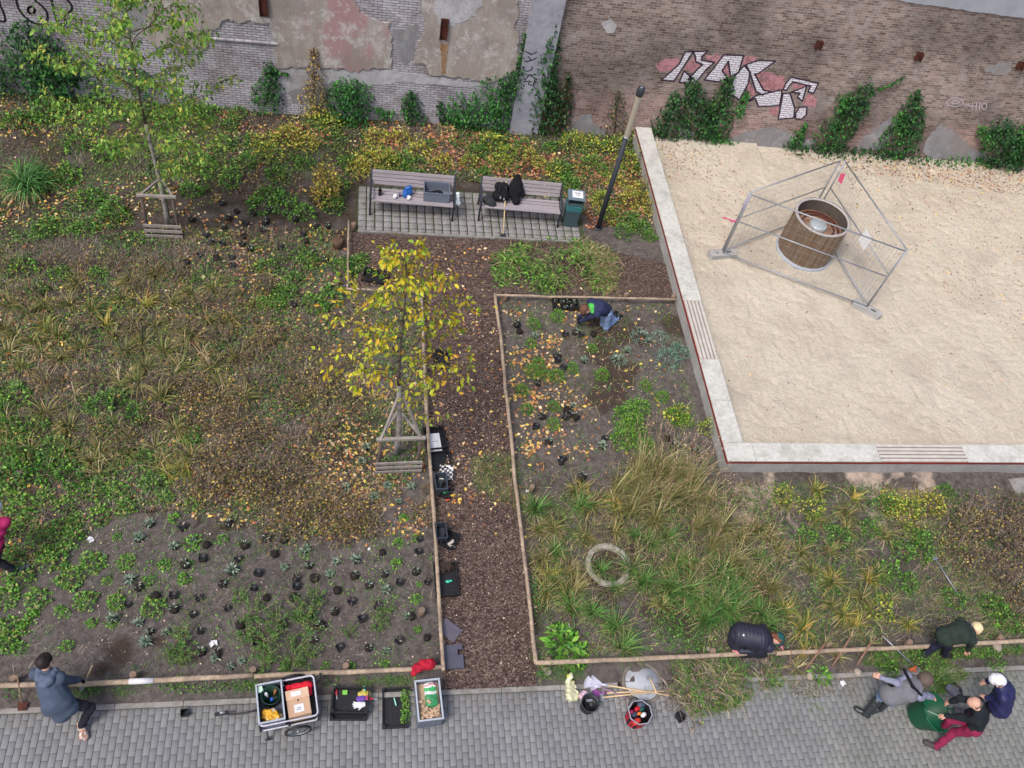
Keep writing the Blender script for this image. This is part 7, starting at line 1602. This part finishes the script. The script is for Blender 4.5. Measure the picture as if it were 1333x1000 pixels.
# 3 kneeling person with bright green hood
def ex3(root, o, k):
    c = k['neck'] - o + k['up'] * .03; s = k['side']; soft('green_hood', [(c - s * .08, c - s * .02 - k['lk'] * .05, .05, .06), (c + s * .08, c + s * .02 - k['lk'] * .05, .05, .06), (c - k['up'] * .1, c - k['up'] * .01 - k['lk'] * .03, .05, .07)], mat('lime_hood', (84, 190, 84), .8, .1, 12, .3), .01, .03, .004, 40, parent=root)
person('person kneeling in navy jacket and jeans with bright green hood', dict(pel=J(789, 404, .52), chest=J(779, 399, .75), head=J(762, 403, .72), look=(-.8, -.3, -.5), side=(-.25, .9, .1), er=J(766, 404, .45), wr=J(752, 417, .12), el=J(764, 411, .42), wl=J(749, 421, .12),
    kr=J(784, 424, .10), ar=J(798, 410, .09), tr=J(806, 404, .0), kl=J(787, 428, .10), al=J(803, 414, .09), tl=J(812, 410, .0), bulk=1.1), (mat('navy_jacket', (44, 50, 82), .85, .15, 8, .4, 60), mat('pale_jeans', (128, 148, 184), .85, .1, 12, .3, 80), M_shoe), 3, mat('brown_hair', (104, 72, 60), .6, .2, 40, .4, 60), None, M_blackm, extra=ex3)
# 4 crouching person in dark quilted jacket with teal hat
def ex4(root, o, k): MB().ball(tuple(J(968, 827, .80) - o), .02, 8).build('badge', M_white, root)
def coat4(k): c = k['pel']; return [(c, k['ch'], .19, .175, (k['side'], 1.15)), (c + V3((-.04, 0, -.05)), c + V3((-.06, -.04, -.2)), .17, .14, (k['side'], 1.15))]
s_ = NT('quilted_navy'); v_ = s_.objco(); wv = s_.n('TexWave', _Scale=5.5, _Distortion=2.2); wv.bands_direction = 'X'; s_.l(v_, wv.inputs['Vector'])
s_.color(s_.mix(.25, lin((42, 44, 60)), s_.ramp(wv.outputs['Fac'], [(0, g1(.45)), (.35, g1(1.1)), (1, g1(1.4))]), 'MULTIPLY')); s_.rough(.5, .4); s_.bump(wv.outputs['Fac'], .35, .02)
person('person crouching low over the rail in dark quilted jacket and teal hat', dict(pel=J(966, 826, .52), chest=J(990, 830, .62), head=J(1018, 833, .50), look=(.75, -.2, -.6), side=(.1, -.95, 0), er=J(990, 848, .33), wr=J(963, 848, .28), el=J(1005, 832, .3), wl=J(1022, 846, .2),
    kr=J(984, 848, .36), ar=J(962, 852, .1), tr=J(976, 854, 0), kl=J(985, 835, .36), al=J(958, 843, .1), tl=J(972, 842, 0), bulk=1.15, fold=.002), (s_.m, M_dark, M_shoe), 4, mat('auburn_hair', (120, 74, 50), .6, .2, 40, .4), mat('teal_hat', (34, 84, 84), .9, .12, 20, .4, 60), mat('pink_glove', (196, 128, 128), .7), coat=coat4, extra=ex4, hair_len=.1)
# 5 person in dark green coat, blond, stooping across the rail
def ex5(root, o, k):
    c = k['neck'] - o + k['up'] * .03; s = k['side']; soft('scarf', [(c - s * .07, c + k['lk'] * .06, .045, .045), (c + s * .07, c + k['lk'] * .06, .045, .045), (c - s * .07, c - k['lk'] * .06, .045, .045), (c + s * .07, c - k['lk'] * .06, .045, .045)], mat('grey_scarf', (112, 106, 114), .9, .2, 20, .4), .01, .03, .004, 40, parent=root)
    for t in (.4, .6, .8):
        q = k['hl'].lerp(k['kl'], t) - o; MB().box(tuple(q + V3((-.02, .03, .085))), (.09, .05, .01), Matrix.Rotation(-.6, 3, 'Z')).build('stripe_patch', M_white, root)
def coat5(k): c = k['pel']; return [(k['ch'], c + V3((.02, 0, .02)), .14, .15, (k['side'], 1.2)), (k['ch'], k['neck'], .15, .11, (k['side'], 1.4))]
person('blond person in dark green coat stooping across the front rail', dict(pel=J(1229, 830, .84), chest=J(1248, 824, 1.02), head=J(1273, 818, .98), look=(.5, -.1, -.85), side=(.2, -.95, 0), er=J(1262, 838, .75), wr=J(1259, 850, .42), el=J(1268, 822, .7), wl=J(1268, 842, .4),
    kr=J(1236, 842, .45), ar=J(1229, 853, .09), tr=J(1243, 856, 0), kl=J(1216, 838, .45), al=J(1203, 852, .09), tl=J(1200, 862, 0), bulk=1.05), (mat('dark_green_coat', (42, 54, 48), .9, .15, 8, .4, 60), mat('navy_track_trousers', (36, 36, 58), .8, .15, 10), M_shoe), 5, mat('blond_hair', (226, 210, 164), .6, .15, 40, .5, 60), coat=coat5, extra=ex5)
# 6 woman in grey vest bending over the tub, rubber boots
def ex6(root, o, k):
    soft('waist_bag', [(J(1160, 890, 1.05) - o, J(1172, 888, 1.1) - o, .055, .06)], M_blackm, .01, .03, .003, 50, parent=root)
    soft('sling_strap', [(k['shr'] - o + V3((0, 0, .07)), k['ch'] - o + V3((0, 0, .17)), .025, .025), (k['ch'] - o + V3((0, 0, .17)), k['shl'] - o + V3((-.05, .1, .06)), .025, .025)], M_blackm, .01, .02, parent=root)
    soft('vest', [(k['pel'] - o, k['ch'] - o, .15, .145, (k['side'], 1.25)), (k['ch'] - o, k['neck'] - o, .145, .11, (k['side'], 1.4))], mat('grey_vest', (112, 112, 118), .9, .12, 10, .4, 60), .012, .04, .004, 30, parent=root)
person('woman in grey vest, jeans and dark rubber boots bending over green tub', dict(pel=J(1158, 905, .86), chest=J(1182, 898, 1.08), head=J(1212, 880, 1.14), look=(.6, .3, -.7), side=(.25, -.95, 0), er=J(1222, 897, .88), wr=J(1226, 908, .62), el=J(1170, 890, 1.15), wl=J(1147, 882, 1.05),
    kr=J(1156, 912, .47), ar=J(1146, 922, .1), tr=J(1138, 926, 0), kl=J(1141, 913, .46), al=J(1128, 929, .1), tl=J(1108, 920, 0), hair=1.25), (mat('lilac_grey_sleeve', (136, 138, 160), .9, .12, 14, .4, 60), M_jeans, mat('rubber_boot', (44, 50, 54), .35, .1, 8, 0, spec=.5)), 6, mat('greying_brown_hair', (96, 82, 74), .65, .2, 40, .5, 60), extra=ex6, boots=True, hair_len=.08)
# 7 man in black sweater and maroon trousers pulling the tub
person('balding man in black sweater and maroon trousers holding the green tub', dict(pel=J(1270, 944, .86), chest=J(1276, 932, 1.14), head=J(1263, 907, 1.5), neckt=J(1272, 916, 1.4), look=(-.8, .45, -.4), side=(-.45, -.85, 0), er=J(1250, 932, 1.0), wr=J(1229, 932, .80), el=J(1256, 912, 1.12), wl=J(1236, 914, .9),
    kr=J(1244, 956, .47), ar=J(1219, 972, .1), tr=J(1200, 966, 0), kl=J(1246, 942, .5), al=J(1226, 950, .1), tl=J(1222, 940, 0), bulk=1.02), (mat('black_sweater', (30, 36, 42), .9, .15, 10, .4, 70), mat('maroon_trousers', (134, 36, 72), .85, .12, 10, .3, 70), mat('grey_brown_shoe', (74, 68, 70), .7, .2, 12)), 7, mat('grey_hair', (96, 84, 76), .6, .2, 40, .4), bald=True)
# 8 person with white cap and navy jacket behind him
def coat8(k): c = k['pel']; return [(k['ch'], c + V3((.02, -.04, -.12)), .15, .18, (k['side'], 1.25))]
person('person in white cap and navy rain jacket at the far right', dict(pel=J(1304, 912, .88), chest=J(1308, 900, 1.16), head=J(1297, 884, 1.42), look=(-.6, .4, -.6), side=(-.3, -.9, 0), er=J(1300, 912, .95), wr=J(1284, 908, .8), el=J(1300, 884, 1.0), wl=J(1284, 888, .8),
    kr=J(1288, 926, .47), ar=J(1272, 938, .1), tr=J(1260, 932, 0), kl=J(1284, 918, .47), al=J(1258, 928, .1), tl=J(1244, 926, 0), bulk=1.15), (mat('navy_rain_jacket', (38, 40, 84), .55, .15, 10, .4, 50, spec=.4), M_dark, mat('grey_shoe', (90, 88, 96), .7)), 8, M_blackm, mat('white_cap', (226, 226, 232), .85, .05, 30, .4, 60), coat=coat8)
# green tub, tilted between woman and man
bt0 = P(1192, 932, .03); tb = empty('garden_tub', bt0, 0, 'large dark green flexible tub held tilted between woman and man', 'tub')
tb.rotation_euler = (math.radians(8), math.radians(22), 0)
MB().lathe([(0, 0), (.2, 0), (.235, .03), (.315, .4), (.335, .42), (.32, .432), (.3, .4), (.215, .04), (0, .025)], 40).build('tub_body', M_green, tb)
b = MB()
for s_ in (-1, 1): b.tube([(s_ * .315, -.09, .41), (s_ * .355, -.07, .47), (s_ * .365, 0, .49), (s_ * .355, .07, .47), (s_ * .315, .09, .41)], .015, 8)
b.build('rope_handle', M_green, tb)
o = MB().tube([(-.1, .1, .12), (.12, -.16, .34)], .01, 8).build('mint_cane', mat('pale_cane', (150, 196, 172), .6), None, loc=bt0 + V3((.08, .02, .05))); tag(o, 'pale green cane lying inside the green tub', 'cane')
a = P(1222, 912, .0); kb = empty('carry_bag', a, 0, 'grey and black cloth bag behind the woman bending', 'bag')
soft('bag_body', [((.0, .08, .42), (.1, -.06, .42), .075, .075)], mat('grey_lilac_cloth', (92, 92, 104), .9, .15, 10, .4), .012, .04, .004, 40, kb); MB().tube([(.06, .14, .5), (.16, .06, .47), (.18, -.08, .4)], .025, 8).build('bag_trim', M_black, kb)
o = soft('garden_glove', [((0, 0, 0), (.07, .02, .02), .035, .03), ((.07, .02, .02), (.12, .06, .0), .02, .015), ((.05, -.02, 0), (.1, -.04, 0), .018, .014)], mat('orange_glove', (196, 104, 62), .7, .3, 30), .008, .02, .004, 60); o.location = P(1186, 872, .45); tag(o, 'orange garden glove on the tool handle near the woman\'s head', 'glove')
